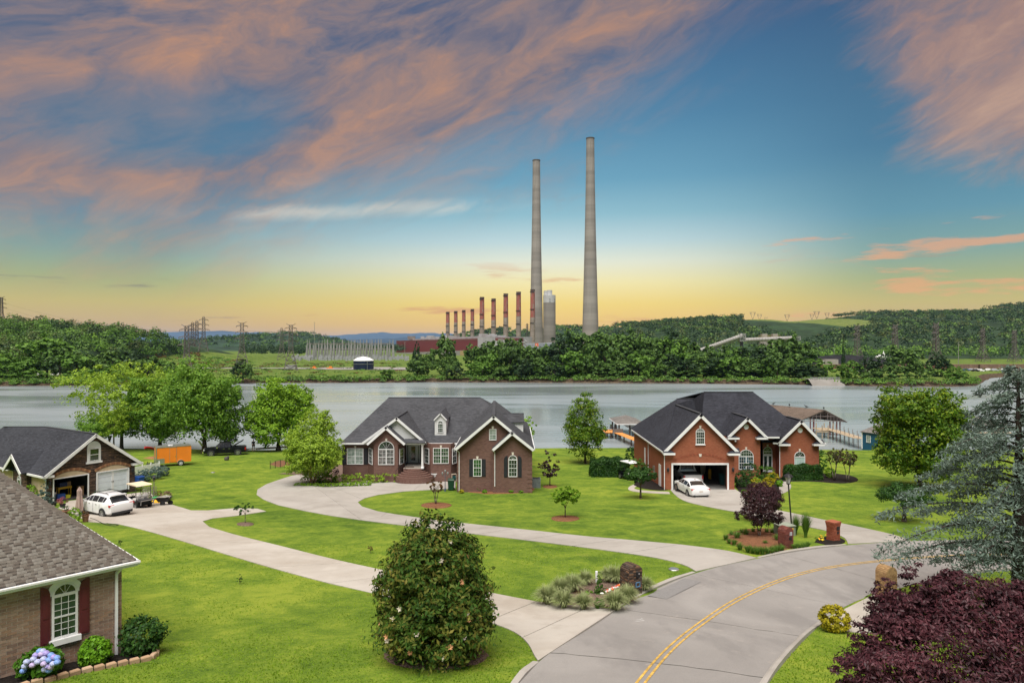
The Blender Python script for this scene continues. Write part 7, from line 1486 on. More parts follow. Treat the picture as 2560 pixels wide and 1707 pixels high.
def car(name,label,cat,loc,head,st,paint,gl_side,gl_top,wx,wr,wy,rear_glass=None,group=None):
 """st: stations (x, half width, z bottom, z belt, half width at top, z top) from tail to nose"""
 t=thing(name,label,cat,loc,math.atan2(head[1],head[0]),group);ring=[]
 for(x,hw,zb,ze,ht,zt)in st:ring.append([(x,.0,zb),(x,hw*.84,zb),(x,hw*.97,zb+.10),(x,hw,(zb+ze)/2+.06),(x,hw*.965,ze),(x,ht,zt-.055),(x,ht*.80,zt-.008),(x,0,zt+.012)])
 B={k:MB()for k in('body','side_window','windshield','rear_window')}
 for i in range(len(ring)-1):
  for s in(1,-1):
   for j in range(7):
    q=[ring[i][j],ring[i+1][j],ring[i+1][j+1],ring[i][j+1]];q=[Vector((a,b*s,c))for a,b,c in q]
    if s>0:q=q[::-1]
    key='body'
    if j==4 and i in gl_side:key='side_window'
    if j>=5 and i in gl_top:key='windshield' if st[i][0]>0 else 'rear_window'
    B['body'].poly(q)
    if key=='body':continue
    A0,A1=[Vector((p[0],p[1]*s,p[2]))for p in ring[i][j:j+2]],[Vector((p[0],p[1]*s,p[2]))for p in ring[i+1][j:j+2]]
    e0,e1=(.05,.95)if key=='side_window' else(.12,.9);f0,f1=(.10,.80)if key=='side_window' else((.25,1.0)if j==5 else(0.0,1.0))
    w=[A0[0].lerp(A0[1],f0),A1[0].lerp(A1[1],f0),A1[0].lerp(A1[1],f1),A0[0].lerp(A0[1],f1)];w=[w[0].lerp(w[1],e0),w[0].lerp(w[1],e1),w[3].lerp(w[2],e1),w[3].lerp(w[2],e0)]
    if s>0:w=w[::-1]
    n=(w[1]-w[0]).cross(w[3]-w[0]).normalized();B[key].poly([v+n*.012 for v in w])
 for e in(0,-1):
  P_=[Vector(p)for p in ring[e]];M_r=[Vector((p.x,-p.y,p.z))for p in P_[::-1]];F_=P_+M_r[1:-1];B['body'].poly(F_ if e else F_[::-1])
 b=B['body'].obj('body',paint,t,world=False,uv=False,fix=True);b.data.polygons.foreach_set('use_smooth',[True]*len(b.data.polygons));b.data.set_sharp_from_angle(angle=R(35))
 for k in('side_window','windshield','rear_window'):
  if B[k].v:B[k].obj(k,CARGLASS,t,world=False,uv=False)
 for x in wx:
  for s in(1,-1):
   mb=MB();mb.lathe([(0,0),(wr*1.17,0),(wr*1.17,-.05)],(x,s*(wy+.062),wr*1.04),18,axis=Matrix.Rotation(R(-90*s),3,'X'));mb.obj('wheel_arch',DKPL,t,world=False,uv=False);wheel(t,x,s*(wy-.02),wr)
 return t
def part(t,nm,mat,*boxes,**k):
 mb=MB();[mb.box(c,d)for c,d in boxes];return mb.obj(nm,mat,t,world=False,uv=False,**k)
suv=[(-2.42,.70,.55,.86,.52,.98),(-2.38,.84,.42,.98,.60,1.06),(-2.25,.92,.34,1.10,.68,1.12),(-1.62,.945,.28,1.17,.58,1.60),(-1.35,.95,.26,1.15,.60,1.66),(-.70,.95,.25,1.12,.62,1.70),(.05,.95,.25,1.10,.62,1.68),(.50,.95,.25,1.09,.60,1.60),(1.28,.94,.26,1.08,.74,1.14),(2.0,.90,.30,.98,.66,1.00),(2.34,.78,.36,.80,.5,.84),(2.44,.6,.46,.7,.4,.72)]
g=G(262,1283);hd=(-.86,.51);sv=car('suv','white suv with black roof rails parked before the open stone garage','car',g,hd,suv,PAINTW,(3,4,5,6,7),(2,7),(-1.42,1.42),.36,.90)
for s in(1,-1):
 part(sv,'taillight',REDL,((-2.27,s*.72,.99),(.16,.40,.15)));part(sv,'headlight',LENS,((2.26,s*.62,.80),(.14,.3,.12)));part(sv,'mirror',PAINTW,((.72,s*1.03,1.12),(.16,.2,.14)))
 mb=MB();mb.path([Vector((-1.5,s*.52,1.70)),Vector((-1.35,s*.53,1.76)),Vector((.35,s*.53,1.76)),Vector((.5,s*.52,1.70))],.022,6);mb.obj('roof_rail',BLACK,sv,world=False,uv=False);mb=MB();mb.lathe([(.045,-.06),(.06,.06)],(-2.36,s*.55,.38),10,axis=Matrix.Rotation(R(-90),3,'Y'));mb.obj('exhaust',CHROME,sv,world=False,uv=False)
 for x in(-.62,.30):part(sv,'door_handle',CHROME,((x,s*.955,.98),(.2,.03,.03)))
 for x in(-1.05,-.2,.95):part(sv,'door_seam',DKPL,((x,s*.952,.72),(.012,.012,.66)))
for x in(-1.1,-.1):mb=MB();mb.tube((x,-.53,1.775),(x,.53,1.775),.02,n=6);mb.obj('cross_bar',BLACK,sv,world=False,uv=False)
part(sv,'number_plate',PLATE,((-2.40,0,.86),(.03,.34,.16)));part(sv,'bumper',DKPL,((-2.36,0,.43),(.16,1.5,.16)));part(sv,'spoiler',PAINTW,((-1.86,0,1.655),(.30,1.1,.03)))
sed=[(-2.40,.66,.46,.74,.5,.80),(-2.34,.82,.34,.88,.60,.98),(-2.2,.88,.28,.95,.66,1.03),(-1.72,.905,.25,.97,.70,1.07),(-1.05,.91,.2,.96,.58,1.42),(-.25,.91,.2,.95,.59,1.48),(.35,.91,.2,.94,.58,1.43),(1.08,.90,.2,.93,.70,1.0),(1.9,.87,.22,.86,.62,.88),(2.28,.74,.3,.70,.5,.74),(2.38,.56,.4,.58,.4,.62)]
g=G(1727,1233);sd_=car('sedan','white sedan with bright red tail lights parked on the concrete apron','car',g,(-.12,1),sed,PAINTW,(3,4,5,6),(3,6),(-1.40,1.38),.33,.86)
for s in(1,-1):
 part(sd_,'taillight',REDL,((-2.27,s*.68,.85),(.16,.34,.15)));part(sd_,'headlight',LENS,((2.2,s*.6,.68),(.14,.3,.1)));part(sd_,'mirror',PAINTW,((.85,s*.99,1.0),(.15,.2,.13)));part(sd_,'door_handle',CHROME,((-.5,s*.915,.88),(.18,.03,.03)))
 part(sd_,'exhaust',DKPL,((-2.36,s*.6,.32),(.1,.16,.08)))
part(sd_,'number_plate',PLATE,((-2.39,0,.68),(.03,.34,.15)));part(sd_,'antenna',BLACK,((-.95,0,1.49),(.12,.05,.06)))
def pickup(label,loc,hd,paint,lid=False):
 k=[(-2.78,.90,.50,1.0,.86,1.10),(-2.72,.97,.42,1.06,.93,1.16),(-.95,.98,.36,1.10,.94,1.18),(-.93,.98,.36,1.14,.70,1.30),(-.80,.98,.36,1.14,.66,1.86),(.0,.98,.36,1.13,.67,1.90),(.60,.98,.36,1.12,.65,1.84),(1.32,.97,.38,1.12,.78,1.20),(2.35,.95,.42,1.06,.80,1.12),(2.68,.86,.5,.86,.66,1.0),(2.76,.74,.6,.8,.55,.84)]
 t=car('pickup_truck',label,'pickup truck',loc,hd,k,paint,(4,5,6),(3,6),(-1.75,1.75),.40,.93)
 part(t,'bed',BLACK,((-1.85,0,1.176),(1.62,1.62,.03)),);part(t,'tailgate',paint,((-2.80,0,.86),(.06,1.62,.5)));part(t,'number_plate',PLATE,((-2.86,0,.58),(.03,.34,.16)))
 part(t,'bumper',CHROME if not lid else DKPL,((-2.90,0,.55),(.16,1.75,.2)));part(t,'front_bumper',CHROME,((2.80,0,.58),(.16,1.7,.24)));part(t,'grille',CHROME,((2.745,0,.86),(.1,1.0,.3)))
 for s in(1,-1):part(t,'taillight',REDL,((-2.74,s*.89,.92),(.14,.16,.34)));part(t,'headlight',LENS,((2.66,s*.7,.9),(.18,.32,.2)));part(t,'mirror',CHROME if lid else paint,((.95,s*1.1,1.22),(.14,.22,.2)));part(t,'door_handle',CHROME,((.1,s*.985,1.0),(.2,.03,.04)),((-.62,s*.985,1.0),(.2,.03,.04)));part(t,'side_step',CHROME,((0,s*1.0,.36),(1.7,.12,.06)))
 if lid:mb=MB();mb.add([(-1.05,-.85,1.2),(-1.05,.85,1.2),(-2.45,.85,2.0),(-2.45,-.85,2.0),(-1.05,-.85,1.24),(-1.05,.85,1.24),(-2.45,.85,2.04),(-2.45,-.85,2.04)],[(3,2,1,0),(4,5,6,7),(0,1,5,4),(1,2,6,5),(2,3,7,6),(3,0,4,7)]);mb.obj('bed_cover',BLACK,t,world=False)
 return t
pickup('white pickup truck parked inside the open double garage',Vector((PX(1711,69.3),69.3,Z(65.3)+.04)),(-.06,1),PAINTW)
pickup('black pickup truck with its bed cover raised under the lakeside tree',G(563,1136.5),(-1,-.34),PAINTK,True)
ORG=M_('orange_panel',(.80,.22,.02),.35,.05,1,.5,coat=.3);g=G(423,1164);t=thing('cargo_trailer','bright orange enclosed cargo trailer on the lakeside lawn','trailer',g+Vector((.2,.6,0)),math.atan2(.55,.83))
L_,W_,H_=3.9,1.9,1.95;mb=MB();mb.box((0,0,.45+H_/2),(L_,W_,H_));bd=mb.obj('body',ORG,t,world=False);part(t,'roof',STEEL,((0,0,.46+H_),(L_+.06,W_+.06,.07)));part(t,'stone_guard',STEEL,((-L_/2-.012,0,.75),(.03,W_,.6)),((-L_/2+.45,-W_/2-.012,.75),(.9,.03,.6)))
for y in(-1,1):part(t,'corner_trim',STEEL,((-L_/2,y*W_/2,.45+H_/2),(.1,.1,H_)));wheel(t,.75,y*1.0,.33,.2,WHITE);mb=MB();mb.lathe([(.36,-.14),(.42,-.14),(.42,.14),(.36,.14)],(.75,y*1.0,.33),12,axis=Matrix.Rotation(R(90),3,'X'),a0=0,a1=math.pi);mb.obj('fender',STEEL,t,world=False,uv=False)
dr=part(t,'side_door',ORG,((-.1,-W_/2-.015,.45+H_/2),(.72,.03,H_*.9)));part(dr,'door_frame',STEEL,((-.48,-W_/2-.02,.45+H_/2),(.03,.035,H_*.9)),((.28,-W_/2-.02,.45+H_/2),(.03,.035,H_*.9)),((-.1,-W_/2-.02,.45+H_*.95),(.76,.035,.03)));part(dr,'latch',CHROME,((.2,-W_/2-.04,1.2),(.06,.04,.22)))
mb=MB();mb.path([Vector((-L_/2,-.6,.42)),Vector((-L_/2-1.0,0,.42)),Vector((-L_/2,.6,.42))],.05,6);mb.tube((-L_/2-.85,0,0),(-L_/2-.85,0,.7),.04);mb.obj('hitch',DARK,t,world=False,uv=False);part(t,'roof_vent',WHITE,((-.3,0,.5+H_+.06),(.5,.4,.08)))
CREAM=M_('cream_top',(.66,.56,.40),.6,.06);WSEAT=M_('white_vinyl',(.68,.67,.65),.5,.05)
def golfcart(label,loc,hd,top=CREAM):
 t=thing('golf_cart',label,'golf cart',loc,math.atan2(hd[1],hd[0]));mb=MB();mb.loft([[(-1.1,s*.55,z)for s,z in((-1,.28),(1,.28),(1,.62),(-1,.62))],[(-.2,s*.58,z)for s,z in((-1,.25),(1,.25),(1,.66),(-1,.66))],[(-.15,s*.58,z)for s,z in((-1,.25),(1,.25),(1,.34),(-1,.34))],[(.65,s*.58,z)for s,z in((-1,.25),(1,.25),(1,.34),(-1,.34))],[(.7,s*.58,z)for s,z in((-1,.25),(1,.25),(1,.82),(-1,.82))],[(1.2,s*.5,z)for s,z in((-1,.3),(1,.3),(1,.62),(-1,.62))]]);mb.obj('body',PAINTK,t,world=False)
 for x in(-.78,.82):
  for s in(-1,1):wheel(t,x,s*.52,.23,.18)
 part(t,'seat',WSEAT,((-.35,0,.72),(.5,1.0,.14)));
 for s in(-1,1):mb=MB();mb.ball((-.66,s*.26,1.0),(.09,.27,.17),10,6);mb.obj('seat_back',WSEAT,t,world=False,uv=False)
 mb=MB();pr=[(-1.0,1.84),(-.9,1.92),(.7,1.92),(.8,1.84)];mb.prism([Vector((x,-.62,z))for x,z in pr],(0,1.24,0));mb.obj('canopy',top,t,world=False)
 for s in(-1,1):
  for x0,x1 in((-.85,-.8),(.95,.62)):mb=MB();mb.tube((x0,s*.54,.6),(x1,s*.56,1.85),.022,n=6);mb.obj('canopy_post',BLACK,t,world=False,uv=False)
 part(t,'cargo_deck',DARK,((-1.15,0,.68),(.75,1.05,.06)));mb=MB();mb.path([Vector((-1.5,-.5,.4)),Vector((-1.55,-.5,.74)),Vector((-1.55,.5,.74)),Vector((-1.5,.5,.4))],.025,6);mb.obj('grab_rail',STEEL,t,world=False,uv=False);mb=MB();mb.tube((.55,.25,.8),(.25,.25,1.02),.02,n=6);mb.lathe([(.15,-.015),(.18,0),(.15,.015)],(.25,.25,1.02),12,axis=Matrix.Rotation(R(-55),3,'Y'));mb.obj('steering_wheel',BLACK,t,world=False,uv=False)
 return t
golfcart('black golf cart with cream canopy and white seats beside the white suv',G(347,1266),(-.80,.60));golfcart('dark golf cart half hidden between hedge and red brick side wall',G(1572,1197),(-.5,1),WHITE)
g=G(410,1262);t=thing('wheelbarrow','black two-wheeled garden cart holding a grey tarp at the drive edge','wheelbarrow',g,R(10));mb=MB();mb.loft([[(-.55,-.3,.62),(-.55,.3,.62),(.62,.34,.66),(.62,-.34,.66)][::1],[(-.35,-.2,.30),(-.35,.2,.30),(.4,.22,.30),(.4,-.22,.30)]]);mb.obj('tub',BLACK,t,world=False,uv=False)
for s in(-1,1):wheel(t,.25+s*.27,-.1+s*.12,.2,.09,DKPL)
mb=MB();[mb.tube((-.5,s*.25,.55),(-1.05,s*.2,.62),.02,n=6)for s in(-1,1)];mb.tube((-1.05,-.2,.62),(-1.05,.2,.62),.02,n=6);mb.obj('handle',DARK,t,world=False,uv=False)
mb=MB();g2=np.random.default_rng(3);rows=[[(x,y,z+g2.normal()*.03)for y in np.linspace(-.34,.34,6)]for x,z in((.5,.70),(.2,.76),(-.2,.72),(-.55,.66),(-.75,.42),(-.9,.16),(-1.1,.05))];mb.loft(rows,closed=False,cap=False);tagp(mb.obj('tarp',M_('grey_tarp',(.26,.25,.22),.6,.3,6),None),'crumpled grey tarp draped over the garden cart','tarp');o=bpy.context.scene.objects[-1]if False else[q for q in COL.objects if q.name.startswith('tarp')][0];o.matrix_world=Matrix.Translation(g)@Matrix.Rotation(R(10),4,'Z')
# ================================================================ yard furniture
def local(px,py):return G(px,py)
def pot(label,px,py,r,h,mat,plantmat=None,pr=.3,n=300):
 t=thing('flower_pot',label,'flower pot',G(px,py));mb=MB();mb.lathe([(0,0),(r*.7,0),(r*.95,h*.85),(r*1.08,h*.86),(r*1.08,h),(r*.9,h),(r*.85,h*.8),(0,h*.8)],n=16);mb.obj('pot',mat,t,world=False,uv=False)
 if plantmat:link('foliage',mesh_quads('foliage',cloud([(0,0,h+pr*.6,pr,pr,pr*.8)],n,.09,np.random.default_rng(int(px)),30,.3)),plantmat,t)
 return t
CLAY=M_('clay',(.24,.12,.075),.85,.2,6)
pot('large brown clay flower pot on the drive corner below the closed umbrella',215,1303,.23,.48,CLAY,LF['red'],.22,120)
pot('dark flower pot with pink flowers before the open stone garage',158,1268,.22,.3,DKPL,leafmat('pink_flowers',[L4(.03,.08,.02),L4(.25,.07,.09),L4(.55,.16,.2)],.3,5),.4,420)
pot('brown half-barrel pot at the left edge of the drive',166,1286,.30,.34,CLAY,LF['dark'],.25,160);pot('black planter tub beside the spruce',136,1264,.22,.3,DKPL)
pot('pot with small upright plant between the two garage doors',243,1246,.2,.34,DKPL,LF['dark'],.3,260)
g=G(200,1287);t=thing('patio_umbrella','closed dusty pink patio umbrella standing beside the white suv','umbrella',g);mb=MB();V=[]
for z,r in((.35,.22),(.7,.24),(1.1,.2),(1.5,.15),(1.85,.16),(2.05,.06),(2.12,.02)):V.append([((r*(1+.25*math.cos(6*a)))*math.cos(a),(r*(1+.25*math.cos(6*a)))*math.sin(a),z)for a in np.linspace(0,2*math.pi,25)[:-1]])
mb.loft(V);mb.obj('canopy',M_('dusty_pink_canvas',(.37,.27,.24),.9,.12,5),t,world=False,uv=False);mb=MB();mb.tube((0,0,0),(0,0,2.2),.025);mb.obj('pole',DARK,t,world=False,uv=False);mb=MB();mb.lathe([(.26,0),(.26,.06),(.06,.1)],n=14);mb.obj('base',DKPL,t,world=False,uv=False)
mb=MB();pts=[];zz_=lambda x,y:G(x/5.113,1060+y/5.113,.05)
for x,y in((1160,1195),(1230,1215),(1300,1255),(1380,1285),(1470,1292),(1525,1285),(1500,1272),(1430,1272),(1370,1262)):pts.append(zz_(x,y))
mb.path(smooth2(pts),.022,6);tagp(mb.obj('garden_hose',M_('dark_hose',(.03,.035,.03),.5),uv=False),'dark garden hose lying in a loop on the drive','garden hose')
Mh=Matrix.Translation(HL.location)@Matrix.Rotation(HL.rotation_euler.z,4,'Z');hz_=HL.rotation_euler.z
def inh(x,y,z=.03):return Mh@Vector((x,y,z))
YELP=M_('yellow_plastic',(.72,.40,.02),.5,.08);BLUP=M_('blue_plastic',(.02,.08,.32),.5,.1);CARD=M_('cardboard',(.36,.22,.12),.9,.15,4)
t=thing('workbench','yellow workbench standing in the open stone garage','workbench',inh(2.0,1.6),hz_);part(t,'top',YELP,((0,0,.8),(1.1,.55,.18)));[part(t,'leg',YELP,((x,y,.36),(.07,.07,.72)))for x in(-.48,.48)for y in(-.2,.2)]
def crate(nm,lb,cat,x,y,z,d,mat,lid=None):
 t=thing(nm,lb,cat,inh(x,y,z),hz_);a,b,c=d;part(t,'side',mat,((0,-b/2,c/2),(a,.02,c)),((0,b/2,c/2),(a,.02,c)),((-a/2,0,c/2),(.02,b-.02,c)),((a/2,0,c/2),(.02,b-.02,c)));part(t,'base',mat,((0,0,.012),(a-.03,b-.03,.02)));part(t,'lid',lid or mat,((0,0,c+.012),(a+.03,b+.03,.025)))
crate('storage_box','dark blue storage box on the yellow workbench','storage box',1.9,1.6,.93,(.6,.4,.32),M_('navy_box',(.02,.03,.09),.6));crate('cardboard_box','brown cardboard box on the yellow workbench','cardboard box',2.4,1.75,.93,(.35,.35,.3),CARD);crate('cardboard_box','cardboard box at the right jamb of the open garage','cardboard box',3.05,.9,.03,(.4,.4,.8),CARD)
crate('storage_box','bright blue storage box on the open garage floor','storage box',1.35,.75,.03,(.6,.45,.42),BLUP);crate('storage_box','small yellow tub on the open garage floor','storage box',1.9,.7,.03,(.35,.3,.24),M_('lime_tub',(.55,.55,.04),.5));crate('storage_box','grey storage box at the left side of the open garage','storage box',.85,1.0,.03,(.4,.4,.6),STEEL);crate('storage_box','light blue storage box by the left jamb of the open garage','storage box',.62,.6,.03,(.3,.3,.5),M_('sky_box',(.12,.30,.45),.5))
t=thing('shelf_unit','metal shelf unit with boxes along the back of the stone garage','shelf',inh(1.9,5.6),hz_);[part(t,'shelf',DARK,((0,0,.5+.5*k),(2.6,.5,.04)))for k in range(4)];[part(t,'post',DARK,((x,y,1.1),(.05,.05,2.2)))for x in(-1.28,1.28)for y in(-.22,.22)]
for k in range(9):crate('cardboard_box','carton on the back shelves of the stone garage','cardboard box',1.0+.28*k,5.55,.55+.5*(k%3),(.26,.35,.3),(CARD,BLUP,STEEL)[k%3]);COL.objects[-1]if False else None
for o in COL.objects:
 if o.get('label')=='carton on the back shelves of the stone garage':o['group']='cartons on the back shelves'
def wheelie(label,g,rz,mat,lidmat,nm='wheeled_bin'):
 t=thing(nm,label,'wheeled bin',g,rz);mb=MB();mb.loft([[(-.24,-.24,.08),(.24,-.24,.08),(.24,.2,.08),(-.24,.2,.08)],[(-.30,-.34,1.0),(.30,-.34,1.0),(.30,.30,1.0),(-.30,.30,1.0)]]);mb.obj('body',mat,t,world=False);mb=MB();mb.loft([[(-.33,-.38,1.0),(.33,-.38,1.0),(.33,.34,1.02),(-.33,.34,1.02)],[(-.27,-.30,1.09),(.27,-.30,1.09),(.27,.3,1.11),(-.27,.3,1.11)]]);mb.obj('lid',lidmat,t,world=False);[mb2.tube((x,.24,.1),(x+.06,.24,.1),.1,n=10)or None for mb2 in(mb,)for x in()]
 for s in(-1,1):mb=MB();mb.tube((s*.24,.25,.11),(s*.31,.25,.11),.11,n=12);mb.obj('wheel',RUBBER,t,world=False,uv=False)
 mb=MB();mb.tube((-.25,.36,.98),(.25,.36,.98),.02,n=6);mb.obj('handle',mat,t,world=False,uv=False)
wheelie('dark blue wheeled bin at the outer corner of the stone garage',inh(7.75,-.1,0),hz_+.2,BLUP,BLUP);wheelie('dark green wheeled bin standing at the garage wing of the centre house',G(1128,1225),0,M_('bin_green',(.012,.055,.03),.5),M_('bin_green_lid',(.03,.07,.045),.5))
g=G(386,1246);t=thing('bird_feeder','tall dark bird feeder pole beside the trellis','bird feeder',g);mb=MB();mb.tube((0,0,0),(0,0,1.7),.035);mb.obj('pole',GALV,t,world=False,uv=False);mb=MB();mb.lathe([(.03,1.62),(.1,1.64),(.1,1.85),(.16,1.87),(.02,2.02)],n=10);mb.obj('feeder',DKPL,t,world=False,uv=False)
g=G(375,1250);t=thing('trellis','grey wooden lattice trellis behind the golf cart','trellis',g,R(20))
for k in range(6):part(t,'upright',GALV,((-.5+.2*k,0,.6),(.035,.03,1.2)))
for k in range(5):part(t,'crosspiece',GALV,((0,-.03,.15+.25*k),(1.1,.03,.035)))
for i,(px,py,c,lb,dz)in enumerate(((388,1254,YELP,'yellow garden bag lying under the green bags',0),(393,1250,M_('green_bag',(.03,.30,.07),.6,.1,8),'bright green garden bag lying on the yellow bag',.16),(396,1257,YELP,'yellow garden bag nearest the garden cart',0))):
 mb=MB();mb.ball((0,0,.09),(.42,.26,.1),10,6);o=tagp(mb.obj('garden_bag',c,None,uv=False),lb,'garden bag');o.location=G(px,py)+Vector((0,0,dz));o.rotation_euler.z=.3*i
a,b=G(336,1190),G(400,1182);t=thing('picket_fence','short white picket fence behind the grey-blue junipers','fence',a,math.atan2(b.y-a.y,b.x-a.x));L_=(b-a).length;n=24
for k in range(n+1):
 x=L_*k/n;mb=MB();w=.045;mb.prism([(x-w,0,.05),(x+w,0,.05),(x+w,0,.95),(x,0,1.05),(x-w,0,.95)],(0,.025,0));mb.obj('picket',WHITE,t,world=False)
 if k%8==0:part(t,'post',WHITE,((x,.07,.6),(.1,.1,1.2)))
for z in(.3,.75):part(t,'rail',WHITE,((L_/2,.05,z),(L_,.04,.08)))
a,b=G(676,1171),G(726,1166);t=thing('garden_fence','low dark wire fence round the bare soil patch by the birch','fence',a,math.atan2(b.y-a.y,b.x-a.x));mb=MB()
for k in range(5):part(t,'post',DARK,((k*.65,0,.45),(.05,.05,.9)))
for k in range(40):mb.tube((k*.065,0,.1),(k*.065,0,.85),.006,n=3)
for z in(.1,.35,.6,.85):mb.tube((0,0,z),(2.6,0,z),.008,n=3)
mb.obj('mesh_panel',GALV,t,world=False,uv=False)
mb=MB();mb.ball((0,0,.2),(.34,.28,.3),8,6);mb.ball((.2,0,.4),(.18,.16,.2),7,5);o=tagp(mb.obj('garden_stump',M_('grey_stump',(.07,.065,.06),.9,.4,6),uv=False),'small dark grey stump on the lakeside lawn below the black pickup','stump');o.location=G(567,1150)
mb=MB();q=[Vector((x,0,.25+.16*math.cos(x*.9)))for x in np.linspace(-1.1,1.1,9)];mb.loft([[(p.x*.7,s*.32*math.cos(p.x*.9),p.z+z)for s,z in((-1,.1),(0,-.18),(1,.1),(0,.16))]for p in q]);o=tagp(mb.obj('kayak',M_('red_kayak',(.50,.02,.03),.4,.1),uv=False),'red kayak half hidden in the brush by the lake','kayak');o.location=G(373,1131)+Vector((0,0,.3));o.rotation_euler=(0,.25,1.1)
p0,p1=G(517,1129),PX(497,97);mb=MB();beam(mb,p0+Vector((0,0,.12)),Vector((PX(497,97.5),97.5,p0.z+2.2)),.3,.06);tagp(mb.obj('leaning_plank',WTRIM),'white plank leaning against the big lakeside tree trunk','plank')
t=thing('gangway','grey sloping gangway leading down to the lake beside the person','gangway',G(632,1127));a,b=G(612,1127),G(640,1127);mb=MB();far=Vector((8.5,11,-.9));n=11
for k in range(n):
 f0,f1=k/n,(k+.93)/n;q=[a+far*f0,b+far*f0,b+far*f1,a+far*f1];m2=MB();m2.prism([v+Vector((0,0,.38))for v in q],(0,0,-.08));m2.obj('plank',M_('grey_planks',(.33,.32,.30),.85,.15,2)if k==0 else bpy.data.materials['grey_planks'],t)
mb=MB();[mb.path([p+Vector((0,0,.28)),p+far+Vector((0,0,.28))],.08,5)for p in(a,b)];mb.obj('beam',GALV,t,uv=False)
def person(loc,rz,label,shirt,trousers):
 t=thing('person',label,'person',loc,rz)
 def skin(nm,V,E,Rr,mat,sub=2):
  me=bpy.data.meshes.new(nm);me.from_pydata(V,E,[]);o=link(nm,me,mat,t);m=o.modifiers.new('skin','SKIN');sv_=me.skin_vertices[0].data if me.skin_vertices else None
  if sv_ is None:
   bm=bmesh.new();bm.from_mesh(me);bm.verts.layers.skin.verify();bm.to_mesh(me);bm.free();sv_=me.skin_vertices[0].data
  for i,r in enumerate(Rr):sv_[i].radius=r if isinstance(r,tuple)else(r,r)
  sv_[0].use_root=True;s=o.modifiers.new('sub','SUBSURF');s.levels=s.render_levels=sub;m.use_smooth_shade=True
 SK=M_('skin_tone',(.36,.20,.14),.6,.05)
 V=[(0,0,.95),(0,0,1.15),(0,.01,1.38),(0,.01,1.47),(0,.0,1.54),(0,-.01,1.64),(0,-.01,1.73),(.18,.01,1.40),(.22,.02,1.13),(.21,-.06,.90),(.205,-.08,.80),(-.18,.01,1.40),(-.23,.03,1.14),(-.20,-.08,.94),(-.19,-.11,.85),(.10,0,.90),(.11,-.01,.50),(.12,.02,.09),(.13,-.13,.03),(-.10,0,.90),(-.12,.02,.50),(-.13,.06,.09),(-.14,-.10,.03)]
 E=[(0,1),(1,2),(2,3),(3,4),(4,5),(5,6),(2,7),(7,8),(8,9),(9,10),(2,11),(11,12),(12,13),(13,14),(0,15),(15,16),(16,17),(17,18),(0,19),(19,20),(20,21),(21,22)]
 Rr=[(.15,.10),(.135,.095),(.16,.10),.055,.055,(.078,.095),(.06,.07),.06,.045,.034,.036,.06,.045,.034,.036,.085,.058,.042,.04,.085,.058,.042,.04]
 skin('body',V,E,Rr,SK)
 skin('shirt',[V[0],V[1],V[2],(.19,.01,1.40),(.215,.02,1.20),(-.19,.01,1.40),(-.22,.025,1.20)],[(0,1),(1,2),(2,3),(3,4),(2,5),(5,6)],[(.165,.115),(.155,.11),(.175,.115),.075,.062,.075,.062],shirt)
 skin('shorts',[(0,0,.96),(.10,0,.88),(.112,-.01,.56),(-.10,0,.88),(-.118,.015,.56)],[(0,1),(1,2),(0,3),(3,4)],[(.17,.12),.105,.085,.105,.085],trousers)
 mb=MB();mb.ball((0,.012,1.72),(.088,.105,.075),10,6);mb.obj('hair',M_('dark_hair',(.02,.015,.012),.7),t,world=False,uv=False);mb=MB();mb.ball((0,-.112,1.645),(.014,.016,.02),6,4);[mb.ball((s*.032,-.10,1.67),(.011,.008,.008),6,4)for s in(-1,1)];mb.obj('face_detail',SK,t,world=False,uv=False)
 mb=MB()
 for s,x,y,z in((1,.203,-.085,.76),(-1,-.188,-.12,.81)):
  for k in range(4):mb.tube((x,y-.02+.018*k,z),(x-.008*s,y-.03+.018*k,z-.055-.01*(k%2)),.008,.007,5)
  mb.tube((x-.01*s,y-.03,z+.03),(x-.025*s,y-.055,z-.02),.009,.008,5)
 mb.obj('fingers',SK,t,world=False,uv=False)
person(G(634,1127),R(25),'person in dark shirt and shorts standing at the gangway',M_('navy_shirt',(.02,.025,.05),.85),M_('dark_shorts',(.03,.03,.035),.85))
